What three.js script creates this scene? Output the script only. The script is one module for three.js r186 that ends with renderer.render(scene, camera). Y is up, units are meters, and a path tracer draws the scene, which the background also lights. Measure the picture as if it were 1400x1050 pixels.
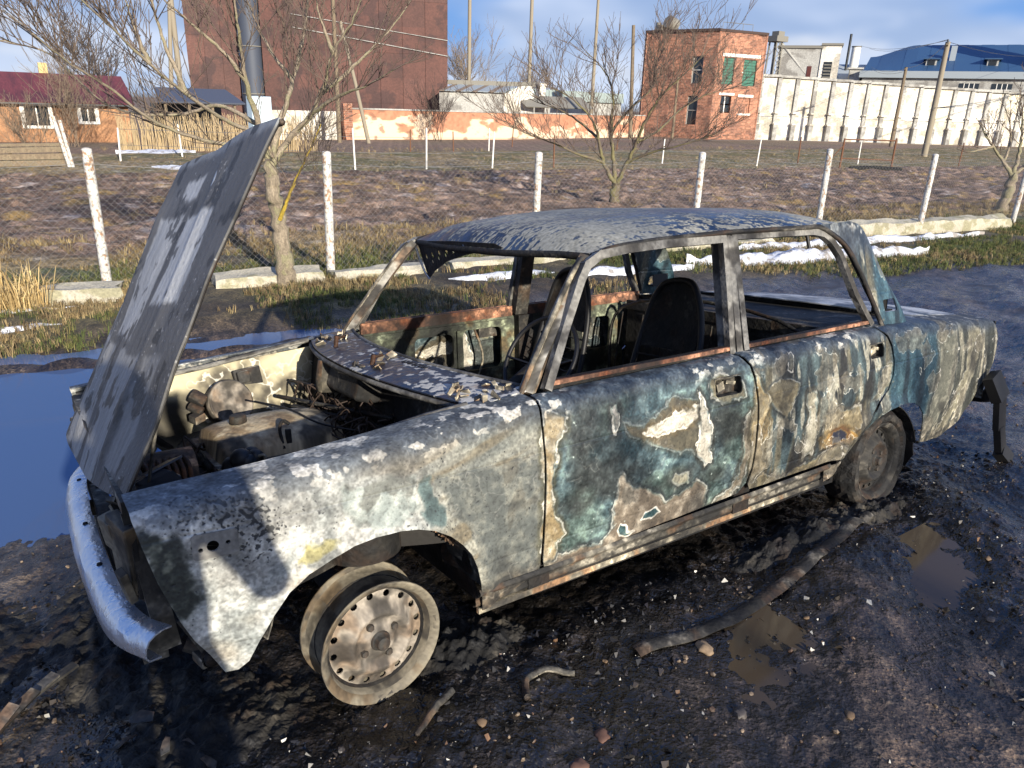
import * as THREE from 'three';
import { mergeGeometries, mergeVertices, toCreasedNormals } from 'three/addons/utils/BufferGeometryUtils.js';
import { RoundedBoxGeometry } from 'three/addons/geometries/RoundedBoxGeometry.js';
import { MarchingCubes } from 'three/addons/objects/MarchingCubes.js';

// ---------------------------------------------------------------- camera, sky, sun, exposure
const scene = new THREE.Scene();
const camera = new THREE.PerspectiveCamera(54.13, 4 / 3, 0.05, 1500);
camera.rotation.order = 'YXZ';
camera.position.set(-0.7147, 1.7263, 2.3087);
camera.rotation.set(-0.35375, -0.61102, 0.03216);
scene.add(camera);
const renderer = new THREE.WebGLRenderer({ antialias: true });
renderer.toneMapping = THREE.LinearToneMapping;
renderer.toneMappingExposure = 1.56;
renderer.shadowMap.enabled = true;

// noise
function mulberry(a) { return () => { a |= 0; a = a + 0x6D2B79F5 | 0; let t = Math.imul(a ^ a >>> 15, 1 | a); t = t + Math.imul(t ^ t >>> 7, 61 | t) ^ t; return ((t ^ t >>> 14) >>> 0) / 4294967296; }; }
const PERM = new Float32Array(65536); { const r = mulberry(7); for (let i = 0; i < 65536; i++) PERM[i] = r(); }
function vn(x, y) {              // value noise 0..1
  const xi = Math.floor(x), yi = Math.floor(y); let fx = x - xi, fy = y - yi;
  fx = fx * fx * (3 - 2 * fx); fy = fy * fy * (3 - 2 * fy);
  const a = (yi & 255) << 8, b = ((yi + 1) & 255) << 8, c = xi & 255, d = (xi + 1) & 255;
  const p = PERM[a | c], q = PERM[a | d], s = PERM[b | c], t = PERM[b | d];
  return p + (q - p) * fx + (s - p + (p - q - s + t) * fx) * fy;
}
function fbm(x, y, o = 4) { let s = 0, a = .5, n = 0; for (let i = 0; i < o; i++) { s += a * vn(x, y); n += a; a *= .5; const t = x * 1.62 + y * 1.18 + 13.7; y = y * 1.62 - x * 1.18 + 5.3; x = t; } return s / n; }
const clamp = (x, a = 0, b = 1) => x < a ? a : x > b ? b : x;
const sm = (a, b, x) => { const t = clamp((x - a) / (b - a)); return t * t * (3 - 2 * t); };
const lerp = (a, b, t) => a + (b - a) * t;
const mix3 = (a, b, t) => [a[0] + (b[0] - a[0]) * t, a[1] + (b[1] - a[1]) * t, a[2] + (b[2] - a[2]) * t];
const V = (x, y, z) => new THREE.Vector3(x, y, z);
const s2l = c => { c /= 255; return c <= .04045 ? c / 12.92 : Math.pow((c + .055) / 1.055, 2.4); };

// sun: low winter sun behind the photographer
const SUN_AZ = 5.5 * Math.PI / 180, SUN_EL = 18.3 * Math.PI / 180;
const sunDir = V(-Math.sin(SUN_AZ) * Math.cos(SUN_EL), Math.sin(SUN_EL), Math.cos(SUN_AZ) * Math.cos(SUN_EL));
const sun = new THREE.DirectionalLight(new THREE.Color(1, .92, .79), 5.0);
sun.position.copy(sunDir).multiplyScalar(60); sun.castShadow = true;
sun.shadow.mapSize.set(4096, 4096); sun.shadow.radius = 1.1;
Object.assign(sun.shadow.camera, { left: -20, right: 30, top: 25, bottom: -25, near: 1, far: 160 });
scene.add(sun, sun.target);

// sky: blue winter air with broken cloud
{
  const W = 1024, H = 512, d = new Float32Array(W * H * 4);
  for (let j = 0; j < H; j++) for (let i = 0; i < W; i++) {
    const el = ((j + .5) / H - .5) * Math.PI, az = ((i + .5) / W - .5) * 2 * Math.PI;
    const x = Math.cos(el) * Math.cos(az), y = Math.sin(el), z = Math.cos(el) * Math.sin(az);
    const h = Math.max(0, y), k = Math.pow(1 - h, 3.2);
    let c = mix3([.040, .125, .40], [.17, .32, .58], k);
    if (y > -.02) {
      const q = 1 / (h + .13), px = x * q, pz = z * q;
      const n = fbm(px * .95 + 3.1, pz * .95 + 7.7, 6), n2 = fbm(px * 2.2 + 11, pz * 2.2 + 1.7, 5);
      let cov = sm(.46, .64, n + (n2 - .5) * .22);
      const band = sm(.34, .02, y) * sm(.36, .62, fbm(az * 3.4 + 4, y * 15 + 2, 5));
      const thick = sm(.52, .8, n);
      const cc = mix3([.58, .60, .64], [.30, .35, .45], thick);
      c = mix3(c, cc, cov * lerp(.45, .85, sm(.7, .2, y)));
      c = mix3(c, mix3([.54, .58, .66], [.30, .36, .48], sm(.4, .7, fbm(az * 5 + 9, y * 22, 4))), band * .75 * (1 - cov));
    } else c = [.16, .15, .14];
    const s = Math.max(0, x * sunDir.x + y * sunDir.y + z * sunDir.z), g = Math.pow(s, 24) * .6 + Math.pow(s, 5) * .15;
    if (y > -.02) c = [c[0] + g * 1, c[1] + g * .93, c[2] + g * .8];
    const o = (j * W + i) * 4; d[o] = c[0]; d[o + 1] = c[1]; d[o + 2] = c[2]; d[o + 3] = 1;
  }
  const t = new THREE.DataTexture(d, W, H, THREE.RGBAFormat, THREE.FloatType);
  t.mapping = THREE.EquirectangularReflectionMapping; t.magFilter = THREE.LinearFilter; t.minFilter = THREE.LinearFilter; t.needsUpdate = true;
  scene.background = t; scene.environment = t; scene.backgroundIntensity = 1; scene.environmentIntensity = 1;
}

// ---------------------------------------------------------------- helpers
const used = {};
const numbered = n => { used[n] = (used[n] || 0) + 1; return used[n] === 1 ? n : n + '_' + String(used[n] - 1).padStart(3, '0'); };
function shadowAll(o) { o.traverse(m => { if (m.isMesh) { m.castShadow = true; m.receiveShadow = true; } }); return o; }
function part(name, geo, mat, parent) {
  if (Array.isArray(geo)) geo = mg(geo);
  const m = new THREE.Mesh(geo, mat); m.name = name; m.castShadow = m.receiveShadow = true; parent.add(m); return m;
}
function thing(name, label, category, pos = [0, 0, 0], group) {
  const g = new THREE.Group(); g.name = numbered(name); g.position.set(...pos); g.userData = { label, category }; if (group) g.userData.group = group; scene.add(g); return g;
}
function single(name, geo, mat, label, category, group) { const m = part(numbered(name), geo, mat, scene); m.userData = { label, category }; if (group) m.userData.group = group; return m; }
function structure(name, geo, mat, label) { const m = part(numbered(name), geo, mat, scene); m.userData = { kind: 'structure', label: label || name.replace(/_/g, ' ') }; return m; }
function strip(g) { const r = g.index ? g.toNonIndexed() : g; for (const k of Object.keys(r.attributes)) if (!['position', 'normal', 'uv'].includes(k)) r.deleteAttribute(k); if (!r.attributes.normal) r.computeVertexNormals(); if (!r.attributes.uv) r.setAttribute('uv', new THREE.BufferAttribute(new Float32Array(r.attributes.position.count * 2), 2)); r.morphAttributes = {}; return r; }
function mg(list) { return list.length === 1 ? list[0] : mergeGeometries(list.map(strip)); }
function uvBox(g) {              // uv in metres by the main direction of each face
  g = g.index ? g.toNonIndexed() : g; const p = g.attributes.position, uv = new Float32Array(p.count * 2);
  const a = V(), b = V(), c = V(), n = V();
  for (let i = 0; i < p.count; i += 3) {
    a.fromBufferAttribute(p, i); b.fromBufferAttribute(p, i + 1); c.fromBufferAttribute(p, i + 2);
    n.copy(b).sub(a).cross(c.clone().sub(a)); const ax = Math.abs(n.x), ay = Math.abs(n.y), az = Math.abs(n.z);
    [a, b, c].forEach((q, k) => { const o = (i + k) * 2; if (ay >= ax && ay >= az) { uv[o] = q.x; uv[o + 1] = q.z; } else if (ax >= az) { uv[o] = q.z; uv[o + 1] = q.y; } else { uv[o] = q.x; uv[o + 1] = q.y; } });
  }
  g.setAttribute('uv', new THREE.BufferAttribute(uv, 2)); return g;
}
function box(w, h, d, x = 0, y = 0, z = 0, rx = 0, ry = 0, rz = 0, bev = 0) {
  const g = bev ? new RoundedBoxGeometry(w, h, d, 2, bev) : new THREE.BoxGeometry(w, h, d);
  if (rx) g.rotateX(rx); if (ry) g.rotateY(ry); if (rz) g.rotateZ(rz); g.translate(x, y, z); return uvBox(g);
}
function boxTo(x0, x1, y0, y1, z0, z1, bev = 0) { return box(x1 - x0, y1 - y0, z1 - z0, (x0 + x1) / 2, (y0 + y1) / 2, (z0 + z1) / 2, 0, 0, 0, bev); }
function tube(pts, r0, r1 = r0, sides = 6, cap = true) {     // tapered tube through points
  const n = pts.length, pos = [], nor = [], uv = [], idx = []; let up = V(0, 1, 0), len = 0;
  for (let i = 0; i < n; i++) {
    const t = V().subVectors(pts[Math.min(n - 1, i + 1)], pts[Math.max(0, i - 1)]).normalize();
    if (i) len += pts[i].distanceTo(pts[i - 1]);
    if (Math.abs(t.dot(up)) > .95) up = Math.abs(t.x) < .8 ? V(1, 0, 0) : V(0, 0, 1);
    const s = V().crossVectors(t, up).normalize(), u = V().crossVectors(s, t).normalize(); up = u;
    const r = Array.isArray(r0) ? r0[i] : lerp(r0, r1, n > 1 ? i / (n - 1) : 0);
    for (let k = 0; k <= sides; k++) { const a = k / sides * Math.PI * 2, c = Math.cos(a), d = Math.sin(a); const nx = s.x * c + u.x * d, ny = s.y * c + u.y * d, nz = s.z * c + u.z * d; pos.push(pts[i].x + nx * r, pts[i].y + ny * r, pts[i].z + nz * r); nor.push(nx, ny, nz); uv.push(k / sides * 2 * Math.PI * (Array.isArray(r0) ? r0[0] : r0), len); }
  }
  const w = sides + 1;
  for (let i = 0; i < n - 1; i++) for (let k = 0; k < sides; k++) { const a = i * w + k; idx.push(a, a + w, a + 1, a + 1, a + w, a + w + 1); }
  if (cap) for (const e of [0, n - 1]) { const c = pos.length / 3; const d = V().subVectors(pts[e], pts[e ? e - 1 : 1]).normalize(); pos.push(pts[e].x, pts[e].y, pts[e].z); nor.push(d.x, d.y, d.z); uv.push(0, 0); for (let k = 0; k < sides; k++) { const a = e * w + k; if (e) idx.push(a + 1, a, c); else idx.push(a, a + 1, c); } }
  const g = new THREE.BufferGeometry(); g.setAttribute('position', new THREE.Float32BufferAttribute(pos, 3)); g.setAttribute('normal', new THREE.Float32BufferAttribute(nor, 3)); g.setAttribute('uv', new THREE.Float32BufferAttribute(uv, 2)); g.setIndex(idx); return g;
}
const pv = a => a.map(p => V(...p));
function smooth(a, n) { return new THREE.CatmullRomCurve3(pv(a)).getPoints(n || a.length * 5); }
function bar(a, b, w, h, up = [0, 1, 0]) {      // rectangular bar from a to b
  const A = V(...a), B = V(...b), d = V().subVectors(B, A), L = d.length(); d.normalize(); const s = V().crossVectors(d, V(...up)).normalize(), u = V().crossVectors(s, d);
  const g = new THREE.BoxGeometry(w, h, L); g.applyMatrix4(new THREE.Matrix4().makeBasis(s, u, d.clone().negate())); g.translate((A.x + B.x) / 2, (A.y + B.y) / 2, (A.z + B.z) / 2); return uvBox(g);
}
function grid(nu, nv, f, uvf) {      // indexed surface f(u,v), u,v in 0..1
  const pos = [], uv = [], idx = [];
  for (let j = 0; j <= nv; j++) for (let i = 0; i <= nu; i++) { const p = f(i / nu, j / nv); pos.push(p[0], p[1], p[2]); const t = uvf ? uvf(i / nu, j / nv, p) : [p[0], p[2]]; uv.push(t[0], t[1]); }
  for (let j = 0; j < nv; j++) for (let i = 0; i < nu; i++) { const a = j * (nu + 1) + i; idx.push(a, a + 1, a + nu + 1, a + 1, a + nu + 2, a + nu + 1); }
  const g = new THREE.BufferGeometry(); g.setAttribute('position', new THREE.Float32BufferAttribute(pos, 3)); g.setAttribute('uv', new THREE.Float32BufferAttribute(uv, 2)); g.setIndex(idx); g.computeVertexNormals(); return g;
}
function shell(g, th) {          // give an indexed sheet a thickness (towards minus normal)
  const p = g.attributes.position, n = g.attributes.normal, uv = g.attributes.uv, N = p.count, ix = g.index.array;
  const pos = [], uvs = [], idx = [...ix];
  for (let i = 0; i < N; i++) { pos.push(p.getX(i), p.getY(i), p.getZ(i)); uvs.push(uv.getX(i), uv.getY(i)); }
  for (let i = 0; i < N; i++) { pos.push(p.getX(i) - n.getX(i) * th, p.getY(i) - n.getY(i) * th, p.getZ(i) - n.getZ(i) * th); uvs.push(uv.getX(i), uv.getY(i)); }
  const e = new Map();
  for (let i = 0; i < ix.length; i += 3) { idx.push(ix[i] + N, ix[i + 2] + N, ix[i + 1] + N); for (let k = 0; k < 3; k++) { const a = ix[i + k], b = ix[i + (k + 1) % 3], key = a < b ? a * 1e6 + b : b * 1e6 + a; e.has(key) ? e.set(key, null) : e.set(key, [a, b]); } }
  const rim = [];
  for (const v of e.values()) if (v) { const [a, b] = v; rim.push(a, a + N, b, b, a + N, b + N); }
  const o = new THREE.BufferGeometry(); o.setAttribute('position', new THREE.Float32BufferAttribute(pos, 3)); o.setAttribute('uv', new THREE.Float32BufferAttribute(uvs, 2));
  const r = o.clone(); o.setIndex(idx); o.computeVertexNormals(); r.setIndex(rim); const rr = r.toNonIndexed(); rr.computeVertexNormals();
  return mergeGeometries([o.toNonIndexed(), rr]);
}
// planar triangulation of outlines with holes: boundary samples + inner points, Delaunay, trimmed
function resample(poly, h) { const o = []; for (let i = 0; i < poly.length; i++) { const a = poly[i], b = poly[(i + 1) % poly.length], L = Math.hypot(b[0] - a[0], b[1] - a[1]), n = Math.max(1, Math.round(L / h)); for (let k = 0; k < n; k++) o.push([lerp(a[0], b[0], k / n), lerp(a[1], b[1], k / n)]); } return o; }
function inside(p, poly) { let c = false; for (let i = 0, j = poly.length - 1; i < poly.length; j = i++) { const a = poly[i], b = poly[j]; if ((a[1] > p[1]) !== (b[1] > p[1]) && p[0] < (b[0] - a[0]) * (p[1] - a[1]) / (b[1] - a[1]) + a[0]) c = !c; } return c; }
function delaunay(pts) {
  const n = pts.length, P = pts.map(p => [p[0], p[1]]), ord = [...P.keys()].sort((a, b) => P[a][0] - P[b][0]);
  let x0 = 1e9, x1 = -1e9, y0 = 1e9, y1 = -1e9; for (const p of P) { x0 = Math.min(x0, p[0]); x1 = Math.max(x1, p[0]); y0 = Math.min(y0, p[1]); y1 = Math.max(y1, p[1]); }
  const dm = Math.max(x1 - x0, y1 - y0) * 20, mx = (x0 + x1) / 2, my = (y0 + y1) / 2;
  P.push([mx - dm, my - dm], [mx, my + dm], [mx + dm, my - dm]);
  const cc = (i, j, k) => { const [ax, ay] = P[i], [bx, by] = P[j], [cx, cy] = P[k], d = 2 * (ax * (by - cy) + bx * (cy - ay) + cx * (ay - by)); const a = ax * ax + ay * ay, b = bx * bx + by * by, c = cx * cx + cy * cy, x = (a * (by - cy) + b * (cy - ay) + c * (ay - by)) / d, y = (a * (cx - bx) + b * (ax - cx) + c * (bx - ax)) / d; return { i, j, k, x, y, r: (ax - x) * (ax - x) + (ay - y) * (ay - y) }; };
  let open = [cc(n, n + 1, n + 2)]; const closed = [];
  for (const c of ord) {
    const ed = new Map(), keep = [];
    for (const t of open) {
      const dx = P[c][0] - t.x; if (dx > 0 && dx * dx > t.r) { closed.push(t); continue; }
      const dy = P[c][1] - t.y; if (dx * dx + dy * dy - t.r > 1e-12) { keep.push(t); continue; }
      for (const [a, b] of [[t.i, t.j], [t.j, t.k], [t.k, t.i]]) { const k = a < b ? a * 1e5 + b : b * 1e5 + a; ed.has(k) ? ed.set(k, null) : ed.set(k, [a, b]); }
    }
    open = keep; for (const e of ed.values()) if (e) open.push(cc(e[0], e[1], c));
  }
  const out = []; for (const t of closed.concat(open)) if (t.i < n && t.j < n && t.k < n) { const [a, b, c] = [P[t.i], P[t.j], P[t.k]]; const s = (b[0] - a[0]) * (c[1] - a[1]) - (b[1] - a[1]) * (c[0] - a[0]); if (Math.abs(s) > 1e-9) out.push(s > 0 ? [t.i, t.j, t.k] : [t.i, t.k, t.j]); }
  return out;
}
function panel(outline, f, { holes = [], h = .03, th = .006, flip = false, uvf = (u, v) => [u, v] } = {}) {
  const B = [resample(outline, h), ...holes.map(q => resample(q, Math.min(h, .02)))], pts = [];
  const rnd = mulberry(Math.round(outline.length * 977 + outline[0][0] * 1000 + 5000)), cell = new Map(), key = (x, y) => Math.floor(x / h) * 100003 + Math.floor(y / h);
  const put = p => { pts.push(p); const k = key(p[0], p[1]); cell.has(k) ? cell.get(k).push(p) : cell.set(k, [p]); };
  for (const b of B) for (const p of b) put([p[0] + (rnd() - .5) * 1e-5, p[1] + (rnd() - .5) * 1e-5]);
  let x0 = 1e9, x1 = -1e9, y0 = 1e9, y1 = -1e9; for (const p of B[0]) { x0 = Math.min(x0, p[0]); x1 = Math.max(x1, p[0]); y0 = Math.min(y0, p[1]); y1 = Math.max(y1, p[1]); }
  const ok = p => inside(p, B[0]) && !B.slice(1).some(q => inside(p, q));
  for (let y = y0, r = 0; y < y1; y += h * .87, r++) for (let x = x0 + (r & 1) * h / 2; x < x1; x += h) {
    const p = [x + (rnd() - .5) * h * .1, y + (rnd() - .5) * h * .1]; if (!ok(p)) continue; let near = false;
    for (let a = -1; a <= 1 && !near; a++) for (let b = -1; b <= 1 && !near; b++) for (const q of cell.get((Math.floor(p[0] / h) + a) * 100003 + Math.floor(p[1] / h) + b) || []) if (Math.hypot(q[0] - p[0], q[1] - p[1]) < h * .6) { near = true; break; }
    if (!near) put(p);
  }
  const tri = delaunay(pts).filter(t => ok([(pts[t[0]][0] + pts[t[1]][0] + pts[t[2]][0]) / 3, (pts[t[0]][1] + pts[t[1]][1] + pts[t[2]][1]) / 3]));
  const pos = [], uv = []; for (const p of pts) { pos.push(...f(p[0], p[1])); uv.push(...uvf(p[0], p[1])); }
  const g = new THREE.BufferGeometry(); g.setAttribute('position', new THREE.Float32BufferAttribute(pos, 3)); g.setAttribute('uv', new THREE.Float32BufferAttribute(uv, 2));
  g.setIndex(tri.flatMap(t => flip ? [t[0], t[2], t[1]] : t)); g.computeVertexNormals(); return th ? shell(g, th) : g;
}
function rrect(x0, x1, y0, y1, r, n = 4) { const o = []; for (const [cx, cy, a] of [[x1 - r, y0 + r, -90], [x1 - r, y1 - r, 0], [x0 + r, y1 - r, 90], [x0 + r, y0 + r, 180]]) for (let k = 0; k <= n; k++) { const t = (a + 90 * k / n) * Math.PI / 180; o.push([cx + r * Math.cos(t), cy + r * Math.sin(t)]); } return o; }
function circle(cx, cy, r, n = 14) { return Array.from({ length: n }, (_, i) => [cx + r * Math.cos(i / n * 6.2832), cy + r * Math.sin(i / n * 6.2832)]); }

// textures: fn(x, y) in metres over [x0,x1]x[y0,y1] -> { c:[r,g,b] sRGB 0..255, r: roughness, b: bump 0..1 }
function tex(W, H, x0, x1, y0, y1, fn, { rough = true, bump = true, wrap = false } = {}) {
  const C = new Uint8Array(W * H * 4), R = rough && new Uint8Array(W * H * 4), B = bump && new Uint8Array(W * H * 4);
  for (let j = 0; j < H; j++) for (let i = 0; i < W; i++) {
    const q = fn(lerp(x0, x1, (i + .5) / W), lerp(y0, y1, (j + .5) / H), i, j), o = (j * W + i) * 4;
    C[o] = clamp(q.c[0], 0, 255); C[o + 1] = clamp(q.c[1], 0, 255); C[o + 2] = clamp(q.c[2], 0, 255); C[o + 3] = 255;
    if (R) { const v = clamp(q.r * 255, 0, 255); R[o] = R[o + 1] = R[o + 2] = v; R[o + 3] = 255; }
    if (B) { const v = clamp(q.b * 255, 0, 255); B[o] = B[o + 1] = B[o + 2] = v; B[o + 3] = 255; }
  }
  const mk = (d, srgb) => { const t = new THREE.DataTexture(d, W, H, THREE.RGBAFormat); if (srgb) t.colorSpace = THREE.SRGBColorSpace; t.wrapS = t.wrapT = wrap ? THREE.RepeatWrapping : THREE.ClampToEdgeWrapping; t.magFilter = THREE.LinearFilter; t.minFilter = THREE.LinearMipmapLinearFilter; t.generateMipmaps = true; t.repeat.set(1 / (x1 - x0), 1 / (y1 - y0)); t.offset.set(-x0 / (x1 - x0), -y0 / (y1 - y0)); t.needsUpdate = true; return t; };
  return { map: mk(C, true), rough: R && mk(R), bump: B && mk(B) };
}
// seamless noise over a tile of size T metres
function tn(x, y, T, f, o = 4) { let s = 0, a = .5, n = 0; for (let k = 0; k < o; k++) { const F = Math.round(f * T); s += a * wn(x / T * F, y / T * F, F, k * 57); n += a; a *= .5; f *= 2; } return s / n; }
function wn(x, y, F, off) { const xi = Math.floor(x), yi = Math.floor(y); let fx = x - xi, fy = y - yi; fx = fx * fx * (3 - 2 * fx); fy = fy * fy * (3 - 2 * fy); const m = (v) => ((v % F) + F) % F; const g = (a, b) => PERM[((m(b) + off) & 255) << 8 | ((m(a) + off * 3) & 255)]; const p = g(xi, yi), q = g(xi + 1, yi), s = g(xi, yi + 1), t = g(xi + 1, yi + 1); return p + (q - p) * fx + (s - p + (p - q - s + t) * fx) * fy; }
function stdmat(t, o = {}) { const { bs = .003, ...r } = o; const p = { map: t.map, roughness: t.rough ? 1 : .85, metalness: 0, ...r }; if (t.rough) p.roughnessMap = t.rough; if (t.bump) { p.bumpMap = t.bump; p.bumpScale = bs; } return new THREE.MeshStandardMaterial(p); }
const flat = (r, g, b, rough = .85, metal = 0) => new THREE.MeshStandardMaterial({ color: new THREE.Color().setRGB(s2l(r), s2l(g), s2l(b)), roughness: rough, metalness: metal });
// ---------------------------------------------------------------- ground
const vf = x => -5.55 + .143 * x;              // fence line
const vb = x => -3.97 + .17 * x;               // edge of the grass verge
function hNear(x, z) {
  const zz = z > .95 ? .95 + (z - .95) * .1 : z;
  let n = .128 - .02 * clamp(x, -1.2, 3.6) + .119 * (zz - .72);
  const edge = sm(-1.0, -2.6, z);
  const lowSide = -.075 + .055 * sm(1.0, 3.2, x) + .05 * sm(-.6, -3.5, x);
  n = lerp(n, lowSide, edge);
  n = lerp(n, .0, sm(4.2, 7.5, x)); n = lerp(n, 0.0, sm(-3.5, -6.5, x)); n = lerp(n, .004, sm(2.6, 4.6, z));
  const b = vb(x); n = lerp(n, .02 + .02 * fbm(x * 2, z * 2, 3), sm(b + .25, b - .25, z));
  return n;
}
function mudDetail(x, z) {
  const b = vb(x), mud = sm(b - .3, b + .3, z);
  let d = (fbm(x * 2.3 + 9, z * 2.3, 3) - .5) * .045 + (fbm(x * 9, z * 9 + 4, 3) - .5) * .03;
  const fine = fbm(x * 30 + 3, z * 30, 2); d += (fine - .5) * .022; { const pr = x * .74 + z * .67 + (fbm(x * .9, z * .9 + 4, 2) - .5) * .5; d += .022 * sm(.7, 1.3, z + x * .25) * Math.sin(pr * 9.5 + 1.2); }
  d += Math.pow(Math.max(0, fbm(x * 55, z * 55 + 9, 2) - .58), 1.0) * .025;
  // tyre ruts on the right, running along the road
  const rd = sm(2.6, 4, x - z * .4); const s = (z + .55 * x) * 1.0; d += rd * .02 * Math.sin(s * 7 + fbm(x, z, 2) * 5);
  const pud = Math.exp(-Math.pow((x - .2) / 2.6, 2)) * sm(-1.5, -2.0, z) * sm(b - .2, b + .5, z);
  d *= lerp(1, .22, pud);
  // ridges of mud standing in the puddle
  const wob = fbm(x * 1.5 + 2, z * .7, 2) * .22;
  d += pud * (.075 * Math.exp(-Math.pow((z + 3.38 - .18 * x + wob - .1) / .06, 2)) + .05 * Math.exp(-Math.pow((z + 3.78 - .18 * x + wob - .1) / .05, 2)));
  // shallow hollows holding water beside the car
  for (const [cx, cz, rx, rz, ang, dp] of HOLLOWS) { const dx = x - cx, dz = z - cz, u = dx * Math.cos(ang) + dz * Math.sin(ang), w = -dx * Math.sin(ang) + dz * Math.cos(ang); const k = Math.exp(-(u * u / rx / rx + w * w / rz / rz)); d = d * (1 - .8 * k) - dp * k; }
  return mud * d + (1 - mud) * (fbm(x * 6, z * 6, 3) - .5) * .05;
}
const HOLLOWS = [[2.0, 1.25, .3, .13, -.35, .035], [1.55, 1.42, .26, .12, -.3, .025], [.75, 1.15, .5, .25, -.2, .02], [1.2, 1.68, .4, .16, -.3, .018], [4.2, .9, 1.3, .35, -.35, .02]];
const hG = (x, z) => hNear(x, z) + mudDetail(x, z);
function axis(a, b, fa, fb, h0, grow) { const o = [fa]; let x = fa, h = h0; while (x < fb) { x += h0; o.push(x); } while (x < b) { h *= grow; x += h; o.push(Math.min(x, b)); } x = fa; h = h0; const p = []; while (x > a) { h *= grow; x -= h; p.push(Math.max(x, a)); } return p.reverse().concat(o); }
function sheet(xs, zs, f, col) {
  const nx = xs.length, nz = zs.length, pos = new Float32Array(nx * nz * 3), c = new Float32Array(nx * nz * 3), uv = new Float32Array(nx * nz * 2), idx = new Uint32Array((nx - 1) * (nz - 1) * 6);
  for (let j = 0, k = 0; j < nz; j++) for (let i = 0; i < nx; i++, k++) { const y = f(xs[i], zs[j]); pos[k * 3] = xs[i]; pos[k * 3 + 1] = y; pos[k * 3 + 2] = zs[j]; uv[k * 2] = xs[i]; uv[k * 2 + 1] = zs[j]; const q = col(xs[i], zs[j], y); c[k * 3] = s2l(q[0]); c[k * 3 + 1] = s2l(q[1]); c[k * 3 + 2] = s2l(q[2]); }
  for (let j = 0, k = 0; j < nz - 1; j++) for (let i = 0; i < nx - 1; i++) { const a = j * nx + i; idx[k++] = a; idx[k++] = a + nx; idx[k++] = a + 1; idx[k++] = a + 1; idx[k++] = a + nx; idx[k++] = a + nx + 1; }
  const g = new THREE.BufferGeometry(); g.setAttribute('position', new THREE.BufferAttribute(pos, 3)); g.setAttribute('uv', new THREE.BufferAttribute(uv, 2)); g.setAttribute('color', new THREE.BufferAttribute(c, 3)); g.setIndex(new THREE.BufferAttribute(idx, 1)); g.computeVertexNormals(); return g;
}
// soot mass on the ground around the wreck
function sootAt(x, z) {
  const cx = clamp(x, -.55, 3.1), cz = clamp(z, -.8, .85), d = Math.hypot((x - cx), (z - cz) * .8) + (fbm(x * 2.2, z * 2.2 + 8, 4) - .5) * .9;
  return sm(1.2, .05, d);
}
function nearColor(x, z, y) {
  const b = vb(x);
  const n = fbm(x * 3 + 1, z * 3 + 6, 4), f = fbm(x * 22, z * 22, 3), g = fbm(x * 60 + 5, z * 60, 2);
  const pr = x * .74 + z * .67 + (fbm(x * .9, z * .9 + 4, 2) - .5) * .5, band = sm(.35, .8, .5 + .5 * Math.sin(pr * 9.5 + 1.2)) * sm(.7, 1.3, z + x * .25);
  let mud = mix3([56, 46, 37], [118, 97, 77], sm(.3, .72, n * .5 + f * .4 + (band - .4) * .25));
  mud = mix3(mud, [150, 128, 104], sm(.60, .76, g) * .65 * (.5 + .5 * band));
  if (x < -.5) mud = mix3(mud, mix3([92, 80, 66], [168, 152, 126], f), sm(-.6, -.95, x) * .7);  // paler tan mud at the left, with sunlit brightness painted in too
  const road = sm(3.2, 5.5, x - z * .3); mud = mix3(mud, mix3([46, 42, 42], [88, 80, 76], f * .6 + n * .4), road * .85);
  const s = sootAt(x, z) * (1 - .6 * sm(-.7, -1.0, x)); mud = mix3(mud, mix3([13, 12, 11], [46, 40, 34], sm(.35, .75, f * .6 + g * .4)), s * .94);
  // verge
  const v = fbm(x * 1.3 + 20, z * 1.6, 4); let gr = mix3([78, 68, 46], [82, 88, 46], sm(.35, .6, v)); gr = mix3(gr, [120, 104, 70], sm(.55, .75, fbm(x * 4, z * 4 + 3, 3)) * .6);
  gr = mix3(gr, [52, 40, 30], sm(.5, .7, fbm(x * 1.1 + 4, z * 2.1, 3)) * .7);
  return mix3(gr, mud, sm(b - .45, b + .35, z + (n - .5) * .7));
}
// fine grain: bump and albedo variation, tile of one metre
const grain = tex(1024, 1024, 0, 1, 0, 1, (x, y) => { const a = tn(x, y, 1, 12, 4), b = tn(x, y, 1, 70, 3), c = tn(x + .37, y + .2, 1, 160, 2); const v = 150 + (a - .5) * 150 + (b - .5) * 130 + (c - .5) * 70; const st = c > .72 ? 30 : 0; return { c: [v + st, v + st, v + st], r: 1, b: a * .35 + b * .45 + c * .2 }; }, { rough: false, wrap: true });
const wet = tex(1024, 640, -4, 12, -5, 5, (x, z) => {
  const n = fbm(x * 1.7 + 3, z * 1.7 + 2, 4), f = fbm(x * 13, z * 13, 3); let r = .66 - .3 * sm(.4, .65, n);
  const right = sm(1.3, 2.8, x + z * .25) ; r = lerp(r, .13 + .26 * sm(.4, .75, f), right * sm(.25, .5, n + .08));
  const left = sm(-.4, -.8, x); r = lerp(r, .22 + .35 * f, left * sm(.35, .6, n));
  const s = sootAt(x, z); r = lerp(r, .34 + .4 * (f - .4), s * .9);
  r = lerp(r, .95, sm(vb(x) + .1, vb(x) - .3, z));
  return { c: [255, 255, 255], r: clamp(r, .14, .97), b: 0 };
}, { bump: false });
const mudMat = new THREE.MeshPhysicalMaterial({ ior: 1.6, vertexColors: true, map: grain.map, bumpMap: grain.bump, bumpScale: .015, roughness: 1, roughnessMap: wet.rough });
mudMat.color.setRGB(2.4, 2.4, 2.4);
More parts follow.
